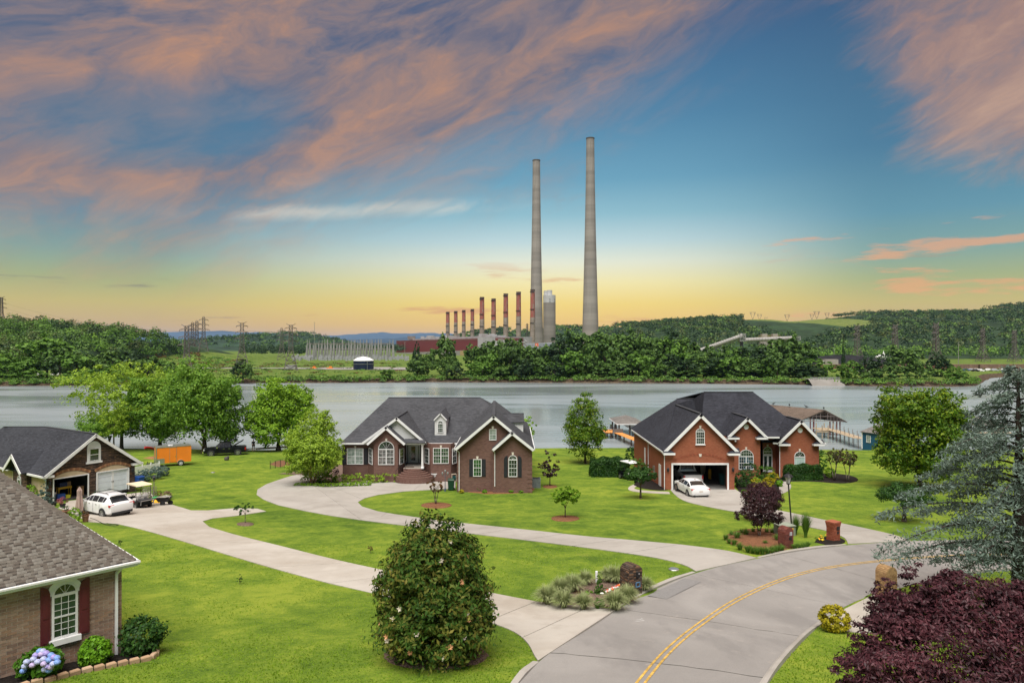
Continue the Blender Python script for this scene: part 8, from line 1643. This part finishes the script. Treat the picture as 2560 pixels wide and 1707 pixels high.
# ================================================================ mailboxes, lamp, utility boxes
def brickpier(name,label,g,rz,w,d,h,bm_,mort,arch=False,flare=False,bl=.2,bh=.058):
 t=thing(name,label,'mailbox',g,rz);Mw=Matrix.Translation(g)@Matrix.Rotation(rz,4,'Z');rnd=random.Random(int(w*100));core=MB()
 if arch:
  A=arcpts(w,w/2,h-w/2,12);core.prism([Vector((x*.97,-d/2+.012,z))for x,z in[(-w/2,-.15),(w/2,-.15)]+A[::-1]],(0,d-.024,0))
 if arch:
  for y in(-d/2-.003,d/2-.012):af=MB();af.prism([Vector((x*.99,y,z))for x,z in arcpts(w,w/2,h-w/2,12)],(0,.015,0));af.obj('arch_face',bm_[0],t,world=False)
 else:core.box((0,0,h/2-.08),(w-.024,d-.024,h+.1))
 core.obj('core',mort,t,world=False);protos=[]
 for m in bm_:
  for L in(bl,bl/2-.006):
   q=MB();q.box((0,0,0),(L,.03,bh));me=q.mesh('brick',uv=False);me.materials.append(m);protos.append(me)
 lst=[];ph=bh+.013;z=ph/2;row=0;top=h-w/2 if arch else h
 while z<top:
  fl=.0
  if flare and z>h-.36:fl=(z-(h-.30))/.30*.05 if z>h-.30 else 0
  for face in range(4):
   L=w if face%2==0 else d;off=(d if face%2==0 else w)/2+fl;L2=L+2*fl;n=max(1,round(L2/(bl+.012)));pitch=L2/n;x=-L2/2+pitch/2-(pitch/2 if(row+face)%2 else 0);k=0
   cells=[(-L2/2+pitch*(i+.5),pitch)for i in range(n)]if(row+face)%2==0 else[(-L2/2+pitch*.25,pitch/2)]+[(-L2/2+pitch*(i+1),pitch)for i in range(n-1)]+[(L2/2-pitch*.25,pitch/2)]
   for x,pw in cells:
    hf=pw<pitch*.75;sc_=(pw-.013)/(bl/2-.006 if hf else bl);mi=rnd.randrange(len(bm_))*2+(1 if hf else 0)
    lst.append((mi,Mw@Matrix.Rotation(face*math.pi/2,4,'Z')@Matrix.Translation((x,-off+.012-rnd.uniform(0,.004),z))@Matrix.Scale(sc_,4,(1,0,0))))
  z+=ph;row+=1
 if arch:
  nA=13
  for i in range(nA):
   a=math.pi*(i+.5)/nA;nd=max(1,round(d/(bl+.012)))
   for k in range(nd):lst.append((rnd.randrange(len(bm_))*2,Mw@Matrix.Translation((0,0,h-w/2))@Matrix.Rotation(-(math.pi/2-a)*-1-math.pi/2+math.pi/2,4,'Y')@Matrix.Translation((0,-d/2+d*(k+.5)/nd,w/2-.004))@Matrix.Rotation(R(90),4,'Z')@Matrix.Rotation(R(90),4,'X')@Matrix.Scale((d/nd-.013)/bl,4,(1,0,0))@Matrix.Scale((math.pi*w/2/nA-.012)/bh,4,(0,0,1))))
 lst.sort(key=lambda q:(q[1].translation-Vector((0,0,CAMZ))).length);pieces('brick',protos,lst,t,300,'brickwork')
 return t
RB=[M_('mailbox_brick_'+n,c,.9,.15,10,.15)for n,c in(('red',(.26,.075,.04)),('rust',(.21,.06,.035)),('pale',(.30,.10,.06)))];RBD=[M_('mailbox_dark_brick_'+n,c,.9,.15,10,.15)for n,c in(('a',(.155,.05,.04)),('b',(.12,.04,.032)),('c',(.19,.065,.05)))]
MLT=M_('light_mortar',(.42,.36,.31),.95,.1);MRD=M_('red_mortar',(.27,.13,.09),.95,.1)
def rd(dx,dy):return math.atan2(dy,dx)
g=G(1963,1368);t=brickpier('brick_mailbox','round-topped dark red brick mailbox pillar at the mulch island',g,R(24),.62,.56,1.22,RBD,MLT,True)
part(t,'mailbox_door',M_('pale_mail_door',(.36,.37,.39),.5),((.10,-.295,.86),(.17,.03,.20)));part(t,'newspaper_slot',BLACK,((.06,-.295,.60),(.18,.03,.16)))
g=G(2082,1351);t=brickpier('brick_mailbox','square flared red brick mailbox pillar by the far drive',g,R(28),.56,.52,1.14,RB,MRD,False,True)
part(t,'cap',RB[2],((0,0,1.165),(.66,.62,.06)));part(t,'mailbox_door',BLACK,((.08,-.28,.82),(.24,.04,.22)));part(t,'newspaper_slot',BLACK,((.06,-.275,.55),(.15,.03,.14)))
part(t,'mailbox_face',BLACK,((.29,.0,.82),(.03,.18,.2)))
g=G(1577,1484);rz=R(28);t=thing('stone_mailbox','round-topped brown stacked-stone mailbox pillar among striped grasses','mailbox',g,rz);Mw=Matrix.Translation(g)@Matrix.Rotation(rz,4,'Z');w,d,h=.68,.60,1.30
core=MB();A=arcpts(w,.26,h-.26,12);core.prism([Vector((x*.95,-d/2+.02,z))for x,z in[(-w/2,-.15),(w/2,-.15)]+A[::-1]],(0,d-.04,0));core.obj('core',M_('dark_joint',(.02,.016,.014),1),t,world=False)
ST=[M_('ledge_'+n,c,.9,.3,7,.15,bmp=.5)for n,c in(('dark',(.05,.038,.032)),('brown',(.095,.065,.048)),('rust',(.20,.115,.07)),('grey',(.11,.09,.078)))];protos=[]
for m in ST:q=MB();q.box((0,0,0),(1,.07,1));q.v=[v*(1 if abs(v.y+.035)>1e-3 else 1)+Vector((0,0,.06*math.sin(v.x*9)))for v in q.v];me=q.mesh('stone',uv=False);me.materials.append(m);protos.append(me)
lst=[];rnd=random.Random(9);z=0
while z<h-.02:
 sh_=rnd.choice((.035,.045,.06));hw=w/2 if z<h-.26 else max(.06,math.sqrt(max(.0,1-((z+sh_/2-h+.26)/.27)**2))*w/2)
 for face in range(4):
  L=2*hw if face%2==0 else d;off=d/2 if face%2==0 else hw;x=-L/2
  while x<L/2-.02:
   l=min(rnd.uniform(.10,.26),L/2-x)
   if L/2-x-l<.05:l=L/2-x
   lst.append((rnd.choice((0,0,1,1,1,2,3)),Mw@Matrix.Rotation(face*math.pi/2,4,'Z')@Matrix.Translation((x+l/2,-off+.025-rnd.uniform(0,.03),z+sh_/2))@Matrix.Diagonal((l-.008,1,sh_-.007,1))));x+=l
 z+=sh_
for i in range(9):
 a=math.pi*(i+.5)/9;x=w/2*.92*math.cos(a);zz0=h-.26+.26*math.sin(a);lst.append((rnd.choice((0,1,2)),Mw@Matrix.Translation((x,0,zz0))@Matrix.Rotation(math.pi/2-a,4,'Y')@Matrix.Diagonal((.11,d/.07*.98,.05,1))))
lst.sort(key=lambda q:(q[1].translation-Vector((0,0,CAMZ))).length);pieces('stone',protos,lst,t,300,'stonework')
part(t,'mailbox_door',BLACK,((.12,-.335,.93),(.2,.03,.24)));part(t,'door_knob',CHROME,((.14,-.36,.97),(.05,.03,.06)));mb=MB();[mb.box(c,dd)for c,dd in(((.10,-.345,.42),(.2,.03,.03)),((.10,-.345,.60),(.2,.03,.03)),((.0,-.345,.51),(.03,.03,.2)),((.2,-.345,.51),(.03,.03,.2)))];mb.obj('newspaper_slot',M_('blue_slot',(.10,.22,.36),.5),t,world=False)
gt=G(2214,1492);t=brickpier('brick_mailbox','tan stone mailbox pillar mostly hidden behind the maroon maple',gt,R(20),.6,.55,1.35,[M_('tan_stone_a',(.42,.27,.13),.9,.2,8),M_('tan_stone_b',(.34,.21,.10),.9,.2,8)],M_('tan_mortar',(.2,.14,.08),1),True)
g=G(1978,1334);t=thing('lamp_post','tall black garden lamp post with frosted lantern beside the mulch island','lamp post',g);hgt=PZ(1186,g.y)-g.z;mb=MB();mb.tube((0,0,0),(-.0,0,.5),.065,.06,12);mb.tube((0,0,.5),(-.20,0,hgt-.55),.048,.042,12);mb.obj('post',BLACK,t,world=False,uv=False);FROST=M_('frosted_glass',(.50,.52,.52),.25,.06,3,.6);lp=Vector((-.2,0,hgt-.55))
mb=MB();mb.lathe([(.1,0),(.23,.42),(0,.42)],lp,6);mb.obj('lantern',FROST,t,world=False,uv=False);mb=MB();mb.lathe([(.30,.42),(.26,.50),(.12,.60),(.05,.62),(.05,.70),(0,.72)],lp,12);mb.lathe([(.12,-.03),(.12,.02),(.04,-.1)],lp,10);mb.obj('lantern_cap',BLACK,t,world=False,uv=False);mb=MB()
for k in range(6):a=2*math.pi*k/6;mb.tube(lp+Vector((.1*math.cos(a),.1*math.sin(a),0)),lp+Vector((.235*math.cos(a),.235*math.sin(a),.42)),.012,n=5)
mb.obj('lantern_frame',BLACK,t,world=False,uv=False)
g=G(1966,1339);t=thing('utility_box','grey-green metal transformer box behind the round-topped brick mailbox','utility box',g+Vector((0,.35,0)),R(10));UG=M_('box_green',(.20,.23,.18),.6,.1);mb=MB();mb.loft([[(-.5,-.42,.02),(.5,-.42,.02),(.5,.42,.02),(-.5,.42,.02)],[(-.5,-.42,.55),(.5,-.42,.55),(.5,.42,.62),(-.5,.42,.62)]]);mb.obj('cabinet',UG,t,world=False);part(t,'lid',M_('box_green_lid',(.27,.30,.24),.6),((0,0,.625),(1.06,.9,.05)));part(t,'warning_label',YELP,((.25,-.43,.45),(.18,.02,.1)))
mb=MB();mb.tube((0,0,0),(0,0,.55),.06,n=12);mb.ball((0,0,.55),(.06,.06,.03),10,4);o=tagp(mb.obj('utility_post',WHITE,uv=False),'short white utility pipe behind the cone-shaped conifer','post');o.location=G(1491,1457)
for px,py in((1684,1421),(533,1180)):mb=MB();mb.lathe([(0,.03),(.22,.03),(.26,.0)],n=14);o=tagp(mb.obj('valve_cover',STEEL,uv=False),'round grey-green valve cover in the lawn '+('near the road end of the second drive' if px>1000 else 'of the lakeside yard'),'valve cover');o.location=G(px,py,.03)
# ---- centre house things
def urn(label,px,py,h,pl):
 t=thing('urn_planter',label,'planter',G(px,py));s=h/.8;mb=MB();mb.lathe([(r*s,z*s)for r,z in((.2,0),(.2,.07),(.1,.14),(.07,.26),(.12,.36),(.27,.5),(.31,.72),(.36,.76),(.34,.8),(.25,.78),(0,.7))],n=18);mb.obj('urn',WHITE,t,world=False,uv=False,smooth='auto');link('foliage',mesh_quads('foliage',cloud([(0,0,h+.08,.3,.3,.14)],260,.09,np.random.default_rng(px),24,.3)),pl,t)
urn('white pedestal urn to the side of the curved brick steps on the drive',1086,1203,.88,LF['dark']);urn('white bowl urn with green plant at the end of the fern bed',991,1203,.62,LF['bright'])
g=G(1113,1227);t=thing('lamp_post','dark slate garden lamp post with three lanterns by the centre house garage','lamp post',g);SL=M_('slate_metal',(.06,.085,.12),.5);mb=MB();mb.lathe([(.1,0),(.08,.25),(.035,.3),(.03,1.75)],n=10);mb.path([Vector((-.25,0,1.55)),Vector((-.22,0,1.45)),Vector((.22,0,1.45)),Vector((.25,0,1.55))],.018,6);mb.obj('post',SL,t,world=False,uv=False)
for x,z in((-.25,1.55),(0,1.75),(.25,1.55)):mb=MB();mb.lathe([(.05,0),(.09,.17),(.1,.18),(.02,.27)],(x,0,z),8);mb.obj('lantern',M_('lantern_glass',(.22,.24,.25),.3)if x<0 else bpy.data.materials['lantern_glass'],t,world=False,uv=False)
g=G(1135,1204);t=thing('hose_reel','tan hose reel box with coiled green hose against the brick wing','hose reel',g,R(10));part(t,'frame',M_('tan_plastic',(.45,.38,.30),.6),((-.22,0,.4),(.05,.4,.8)),((.22,0,.4),(.05,.4,.8)),((0,.1,.8),(.49,.3,.04)),((0,0,.06),(.49,.4,.06)));mb=MB()
for k in range(5):mb.lathe([(.2,-.02),(.23,0),(.2,.02)],(-.14+.07*k,0,.42),14,axis=Matrix.Rotation(R(90),3,'Y'))
mb.obj('hose',M_('teal_hose',(.02,.12,.13),.5),t,world=False,uv=False)
g=Vector((PX(1332,66.5)+.35,66.8,Z(66.5)));t=thing('air_conditioner','grey air conditioning unit at the outer side of the centre house','air conditioner',g);part(t,'housing',M_('ac_grey',(.17,.19,.21),.5),((0,0,.45),(.8,.8,.9)));part(t,'top_grille',DKPL,((0,0,.915),(.7,.7,.03)));[part(t,'fin',STEEL,((-.36+.08*k,-.405,.45),(.015,.02,.8)))for k in range(10)]
# ---- open double garage contents
gz=Z(65.3)+.04
def gthing(nm,lb,cat,px,d):return thing(nm,lb,cat,Vector((PX(px,d),d,gz)))
t=gthing('shelf_unit','dark shelf unit crowded with jars at the back of the double garage','shelf',1793,72.9);[part(t,'shelf',DARK,((0,0,.3+.5*k),(1.6,.5,.04)))for k in range(5)];[part(t,'post',DARK,((x,y,1.2),(.05,.05,2.4)))for x in(-.78,.78)for y in(-.22,.22)]
tz=t.location
for k in range(14):q=thing('jar','jar on the double garage shelves','jar',tz+Vector((-.6+.19*(k%7),-.1,.34+.5*(k%4))),0,'jars on the double garage shelves');mb=MB();mb.lathe([(.06,0),(.06,.16),(.04,.18)],n=10);mb.obj('glass',(STEEL,REDL,WHITE,YELP)[k%4],q,world=False,uv=False);mb=MB();mb.lathe([(.05,.18),(.05,.22),(0,.22)],n=10);mb.obj('lid',DKPL,q,world=False,uv=False)
t=gthing('golf_bag','upright yellow golf bag in the middle of the double garage','golf bag',1774,70.5);mb=MB();mb.lathe([(.15,0),(.17,.5),(.15,.95),(.17,.98)],n=12);mb.obj('bag',YELP,t,world=False,uv=False);mb=MB();[mb.tube((x,y,.9),(x*1.5,y*1.5,1.3),.012,n=5)for x,y in((-.05,0),(.05,.03),(0,-.05))];mb.obj('club',STEEL,t,world=False,uv=False)
t=gthing('surfboard','cream paddle board leaning in the double garage beside the pickup','board',1757,72.4);mb=MB();mb.loft([[(math.cos(a)*w_,math.sin(a)*.05,z)for a in np.linspace(0,2*math.pi,9)[:-1]]for w_,z in((.05,.02),(.25,.3),(.32,1.1),(.26,1.8),(.04,2.2))]);mb.obj('deck',M_('cream_board',(.52,.44,.30),.4),t,world=False,uv=False);part(t,'fin',BLACK,((0,-.07,.25),(.02,.1,.14)))
wheelie('tall teal wheeled bin inside the double garage at the right jamb',Vector((PX(1806,67.5),67.5,gz)),.1,M_('teal_bin',(.015,.06,.065),.5),M_('teal_lid',(.02,.07,.075),.5))
t=gthing('jacket','blue jacket hanging on the back wall of the double garage','jacket',1748,73.3);t.location.z+=1.5;mb=MB();mb.loft([[(-.3,0,0),(-.1,-.1,0),(.1,-.1,0),(.3,0,0),(.1,.08,0),(-.1,.08,0)],[(-.26,0,.5),(-.1,-.11,.5),(.1,-.11,.5),(.26,0,.5),(.1,.08,.5),(-.1,.08,.5)],[(-.14,0,.8),(-.06,-.06,.82),(.06,-.06,.82),(.14,0,.8),(.05,.05,.82),(-.05,.05,.82)]]);mb.obj('coat',BLUP,t,world=False,uv=False);mb=MB();mb.tube((-.26,0,.62),(-.36,-.02,.05),.07,.05,8);mb.tube((.26,0,.62),(.36,-.02,.05),.07,.05,8);mb.obj('sleeve',BLUP,t,world=False,uv=False)
# ================================================================ near flower bed with edging blocks
mbp=[z7(x,y)for x,y in((-60,1650),(400,1580),(620,1520),(900,1455),(1180,1400),(1500,1335),(1800,1275),(1950,1245),(2010,1190),(1975,1145),(1800,1135),(1600,1140),(1590,1165),(1480,1150),(1200,1215),(800,1270),(300,1395),(0,1470),(-60,1480))]
bed('mulch_bed',mbp,MULCHB,.04,False);BLK=[M_('tan_block_'+n,c,.9,.12,6,bmp=.3)for n,c in(('a',(.40,.27,.17)),('b',(.35,.23,.145)),('c',(.44,.31,.21)))]
ep=resample(smooth2([G(*z7(x,y)).to_2d()for x,y in((150,1655),(430,1575),(640,1535),(880,1470),(1110,1418),(1340,1372),(1560,1328),(1780,1288),(1930,1255),(2015,1205),(2010,1150),(1930,1130),(1800,1128),(1600,1140))],2),400)
t=thing('bed_edging','row of tan concrete edging blocks round the near flower bed','edging',Vector((ep[200].x,ep[200].y,Z(ep[200].y))));protos=[]
for m in BLK:
 q=MB();q.loft([[(-.13,-.07,-.06),(.13,-.07,-.06),(.11,.07,-.06),(-.11,.07,-.06)],[(-.132,-.072,.075),(.132,-.072,.075),(.112,.07,.075),(-.112,.07,.075)],[(-.115,-.055,.10),(.115,-.055,.10),(.10,.06,.10),(-.10,.06,.10)]]);me=q.mesh('edging_block',uv=False);me.materials.append(m);protos.append(me)
lst=[];s=0;last=ep[0];rnd=random.Random(2)
for a,b in zip(ep,ep[1:]):
 s+=(b-a).length
 if s>.285:s=0;dv=(b-a);lst.append((rnd.randrange(3),Matrix.Translation((b.x,b.y,Z(b.y)+.03+rnd.uniform(-.012,.012)))@Matrix.Rotation(math.atan2(dv.y,dv.x)+rnd.uniform(-.05,.05),4,'Z')))
pieces('edging_block',protos,lst,t)
mb=MB();mb.tube((0,0,0),(0,0,.16),.012,n=6);mb.lathe([(.05,.16),(.05,.24),(.02,.26)],n=8);o=tagp(mb.obj('path_light',DKPL,uv=False),'tiny dark path light in the black mulch by the near downspout','garden light');o.location=G(*z7(1690,1210))
# ================================================================ docks and lake things
SHK=shinglemat('grey_weathered_shingles',L4(.17,.16,.15),.35,.15);BRN=shinglemat('brown_weathered_shingles',L4(.135,.105,.085),.35,.15);POST=M_('dark_dock_post',(.06,.045,.035),.9,.2);REDP=M_('red_brown_post',(.14,.045,.045),.8,.2);DW=WATER
def planks(t,a,b,w,n,mat,z,nm='plank',th=.05):
 a,b=Vector(a),Vector(b);dv=(b-a)/n;s=Vector((-dv.y,dv.x,0)).normalized()*w/2
 for k in range(n):
  p,q=a+dv*k,a+dv*(k+.92);m=MB();m.prism([Vector((v.x,v.y,v.z+z))for v in(p-s,p+s,q+s,q-s)],(0,0,-th));m.obj(nm,mat,t,uv=False)
def piles(t,pts,z1,r=.11,mat=POST,z0=-4.2):
 for x,y in pts:m=MB();m.tube((x,y,z0),(x,y,z1),r,n=8);m.obj('post',mat,t,uv=False)
d0=124.0;zd=-1.9;xa,xb=PX(1513,d0),PX(1552,d0);t=thing('boat_dock','orange stained timber dock with walkway reaching out beside the red brick house','dock',((xa+xb)/2,d0,zd))
planks(t,(xa,d0+2.2,0),(xb,d0+2.2,0),4.6,16,ORDECK,zd);planks(t,(xb-.6,d0+.4,.0),(PX(1600,113),110.5,.15),1.5,34,ORDECK,zd);piles(t,[(xa+.1+k*(xb-xa-.2)/3,d0+j)for k in range(4)for j in(.0,4.4)]+[(PX(1560,119),119),(PX(1578,115),115)],zd+.02)
m=MB();m.box(((xa+xb)/2,d0-.05,zd-.15),(xb-xa,.08,.22));m.obj('rim_board',POST,t);m=MB();x=PX(1544,d0);m.box((x,d0-.1,zd+.25),(1.9,.12,.9));m.obj('storage_bench',M_('grey_bench',(.13,.12,.115),.8),t);m=MB();[m.tube((PX(1534,d0)+k*.5,d0-.2,zd-1.6),(PX(1534,d0)+k*.5,d0-.2,zd+.1),.03,n=5)for k in(0,1)];[m.tube((PX(1534,d0),d0-.2,zd-.3*k-.2),(PX(1534,d0)+.5,d0-.2,zd-.3*k-.2),.025,n=5)for k in range(5)];m.obj('ladder',STEEL,t,uv=False)
for i,px in enumerate((1529,1539)):
 c=thing('deck_chair','dark slatted deck chair on the orange dock, '+('farther from' if i==0 else 'closer to')+' the boathouse','deck chair',(PX(px,d0+3),d0+3.2,zd),R(170));part(c,'seat',DARK,((0,0,.36),(.55,.5,.05)));[part(c,'back_slat',DARK,((-.24+.12*k,.28,.72),(.1,.04,.75)))for k in range(5)];[part(c,'armrest',DARK,((s*.34,0,.56),(.12,.7,.04)))for s in(-1,1)];[part(c,'leg',DARK,((x,y,.28),(.06,.06,.56)))for x in(-.3,.3)for y in(-.25,.25)]
db=128.0;x0,x1=PX(1538,db),PX(1604,db);t=thing('boathouse','small open boathouse with grey hip roof behind the orange dock','boathouse',((x0+x1)/2,db,DW));ze,zp=PZ(1059,126),PZ(1037,131)
xm=(x0+x1)/2;roof(t,[[(x0,126,ze),(x1+.3,126,ze),(xm,131,zp)],[(x1+.3,126,ze),(x1+.3,136,ze),(xm,131,zp)],[(x1+.3,136,ze),(x0,136,ze),(xm,131,zp)],[(x0,136,ze),(x0,126,ze),(xm,131,zp)]],SHK,.1);trim(t,[((x0,125.97,ze),(x1+.3,125.97,ze)),((x0-.03,126,ze),(x0-.03,136,ze))],.06,.16);piles(t,[(x0+.5,126.6),(x1-.4,126.6),(x0+.5,135),(x1-.4,135),(xm,126.6),(x0+.5,131)],ze,.14)
bt=thing('motor_boat','dark covered motor boat hanging in the small boathouse','boat',(xm+.3,130.5,DW+1.4),R(90));m=MB();m.loft([[(x,s*w_,z)for s,z in((-1,.75),(-.55,.15),(0,0),(.55,.15),(1,.75))]for x,w_ in((-2.6,.95),(0,1.05),(1.6,.8),(2.7,.1))]);m.obj('hull',WHITE,bt,world=False,uv=False);m=MB();m.loft([[(x,s*w_,z)for s,z in((-1,.76),(-.5,1.05),(.5,1.05),(1,.76))]for x,w_ in((-2.6,.95),(0,1.05),(1.6,.8),(2.7,.1))]);m.obj('cover',BLACK,bt,world=False,uv=False)
d0=128.0;xl,xr_=PX(1990,d0),PX(2118,d0);zp,ze=PZ(1024,d0),PZ(1054,d0);xm=PX(2062,d0);t=thing('boathouse','large open boathouse with brown gable roof, exposed trusses and red posts','boathouse',(xm,d0,DW));bk=140.0;sx=-6.5
roof(t,[[(xl,d0,ze),(xm,d0,zp),(xm+sx,bk,zp),(xl+sx,bk,ze)],[(xm,d0,zp),(xr_,d0,ze),(xr_+sx,bk,ze),(xm+sx,bk,zp)]],BRN,.12);TR=M_('grey_truss',(.22,.19,.19),.8,.2)
for k in range(4):
 o_=Vector((sx*k/3*.98,(bk-d0)*k/3+.15,-.15));m=MB();A_,P_,B_=Vector((xl+.3,d0,ze+.1))+o_,Vector((xm,d0,zp-.05))+o_,Vector((xr_-.3,d0,ze+.1))+o_;m.path([A_,P_,B_],.07,4);m.path([A_.lerp(P_,.12)-Vector((0,0,.1)),B_.lerp(P_,.12)-Vector((0,0,.1))],.06,4);m.path([A_.lerp(P_,.5),B_.lerp(P_,.5)],.05,4)
 for f in(.25,.4,.55,.7,.85,1):
  for e in(A_,B_):q=e.lerp(P_,f);m.tube(q,Vector((q.x,q.y,A_.z+.2)),.04,n=4)
 m.obj('truss',TR,t,uv=False)
piles(t,[(PX(p,d0+q)+sx*q/12,d0+q)for p in(2012,2037,2078,2086,2095,2103)for q in((.5,)if p in(2012,2078,2103)else(.5,9))],ze+.1,.12,REDP)
for i,px in enumerate((2038,2046,2051,2056)):
 f=i/3;c=Vector((xm+sx*(1-f)*.85-.2,d0+(bk-d0)*(1-f)*.85,zp+.1));b=thing('bird','dark bird perched on the brown boathouse ridge','bird',c,R(80*i),'dark birds on the boathouse ridge');m=MB();m.loft([[(x,r*math.cos(a),.2+zz1+r*1.1*math.sin(a))for a in np.linspace(0,2*math.pi,8)[:-1]]for x,r,zz1 in((-.42,.02,-.06),(-.2,.09,-.02),(.0,.14,0),(.16,.12,.08),(.24,.07,.2),(.30,.065,.25),(.36,.02,.25))]);m.obj('body',BLACK,b,world=False,uv=False);m=MB();m.tube((.34,0,.44),(.45,0,.42),.02,.004,5);m.obj('beak',DARK,b,world=False,uv=False);m=MB();[m.tube((0,s*.05,.12),(0,s*.05,-.02),.012,n=4)for s in(-1,1)];m.obj('leg',DARK,b,world=False,uv=False)
t=thing('boat_dock','weathered timber pier with railing posts from the large boathouse to the lawn','dock',(PX(2090,118),118,-1.8));zd=-1.5
planks(t,(PX(2040,126),126,0),(PX(2082,126),126,0),4.0,22,WOOD,zd);planks(t,(PX(2080,125),125,0),(PX(2150,112),112.2,.2),1.9,46,WOOD,zd);planks(t,(PX(2150,112),112.2,0),(PX(2185,110),110.2,.2),1.7,16,WOOD,zd+.2);m=MB()
for f in np.linspace(0,1,9):
 for s in(-.9,.9):a=Vector((PX(2080,125),125,0)).lerp(Vector((PX(2168,111),111,.2)),f);m2=MB();m2.tube((a.x+s,a.y+s*.5,-3.8),(a.x+s,a.y+s*.5,zd+.9),.05,n=6);m2.obj('rail_post',GALV,t,uv=False)
piles(t,[(PX(p,124.2),124.2)for p in(2040,2055,2070,2082)]+[(PX(p,127.8),127.8)for p in(2040,2060,2082)],zd+.9,.1,WOOD);m.box((PX(2061,124),124.1,zd-.2),(PX(2082,124)-PX(2040,124),.1,.35));m.obj('rim_board',WOOD,t)
g=G(2196,1106);BLS=M_('blue_shed_paint',(.015,.085,.16),.6,.08,1,streak=.4);t=thing('garden_shed','blue garden shed with white corner boards and grey hip roof by the lake','shed',g+Vector((.6,1.2,0)),R(28));sw,sd2,shh=3.6,3.0,2.5;mb=MB();mb.box((0,0,shh/2-.2),(sw,sd2,shh+.4));mb.obj('wall',BLS,t,world=False)
CTX['w']=False;e=.25;roof(t,[[(-sw/2-e,-sd2/2-e,shh),(sw/2+e,-sd2/2-e,shh),(0,0,shh+1.25)],[(sw/2+e,-sd2/2-e,shh),(sw/2+e,sd2/2+e,shh),(0,0,shh+1.25)],[(sw/2+e,sd2/2+e,shh),(-sw/2-e,sd2/2+e,shh),(0,0,shh+1.25)],[(-sw/2-e,sd2/2+e,shh),(-sw/2-e,-sd2/2-e,shh),(0,0,shh+1.25)]],SHK,.08);window(t,(-sw/2-.005,.4,.9),(0,-1,0),(-1,0,0),.7,1.1,cols=2,rows=2,glass=GLASSCUR);CTX['w']=True
for x in(-1,1):
 for y in(-1,1):part(t,'corner_board',WHITE,((x*sw/2,y*sd2/2,shh/2-.1),(.14,.14,shh+.2)))
d0=126;x0,x1=PX(2425,d0),PX(2520,d0);t=thing('boathouse','grey hip-roofed boathouse glimpsed through the cedar','boathouse',((x0+x1)/2,d0,DW));ze,zp=PZ(1062,d0),PZ(1040,d0+4);xm=(x0+x1)/2;roof(t,[[(x0,d0,ze),(x1,d0,ze),(xm,d0+4,zp)],[(x1,d0,ze),(x1,d0+8,ze),(xm,d0+4,zp)],[(x1,d0+8,ze),(x0,d0+8,ze),(xm,d0+4,zp)],[(x0,d0+8,ze),(x0,d0,ze),(xm,d0+4,zp)]],SHK,.1);piles(t,[(x0+.5,d0+.5),(x1-.5,d0+.5),(x0+.5,d0+7),(x1-.5,d0+7)],ze,.14);planks(t,(x0-3,d0-1,0),(x1,d0-1,0),1.6,24,WOOD,-2.0)
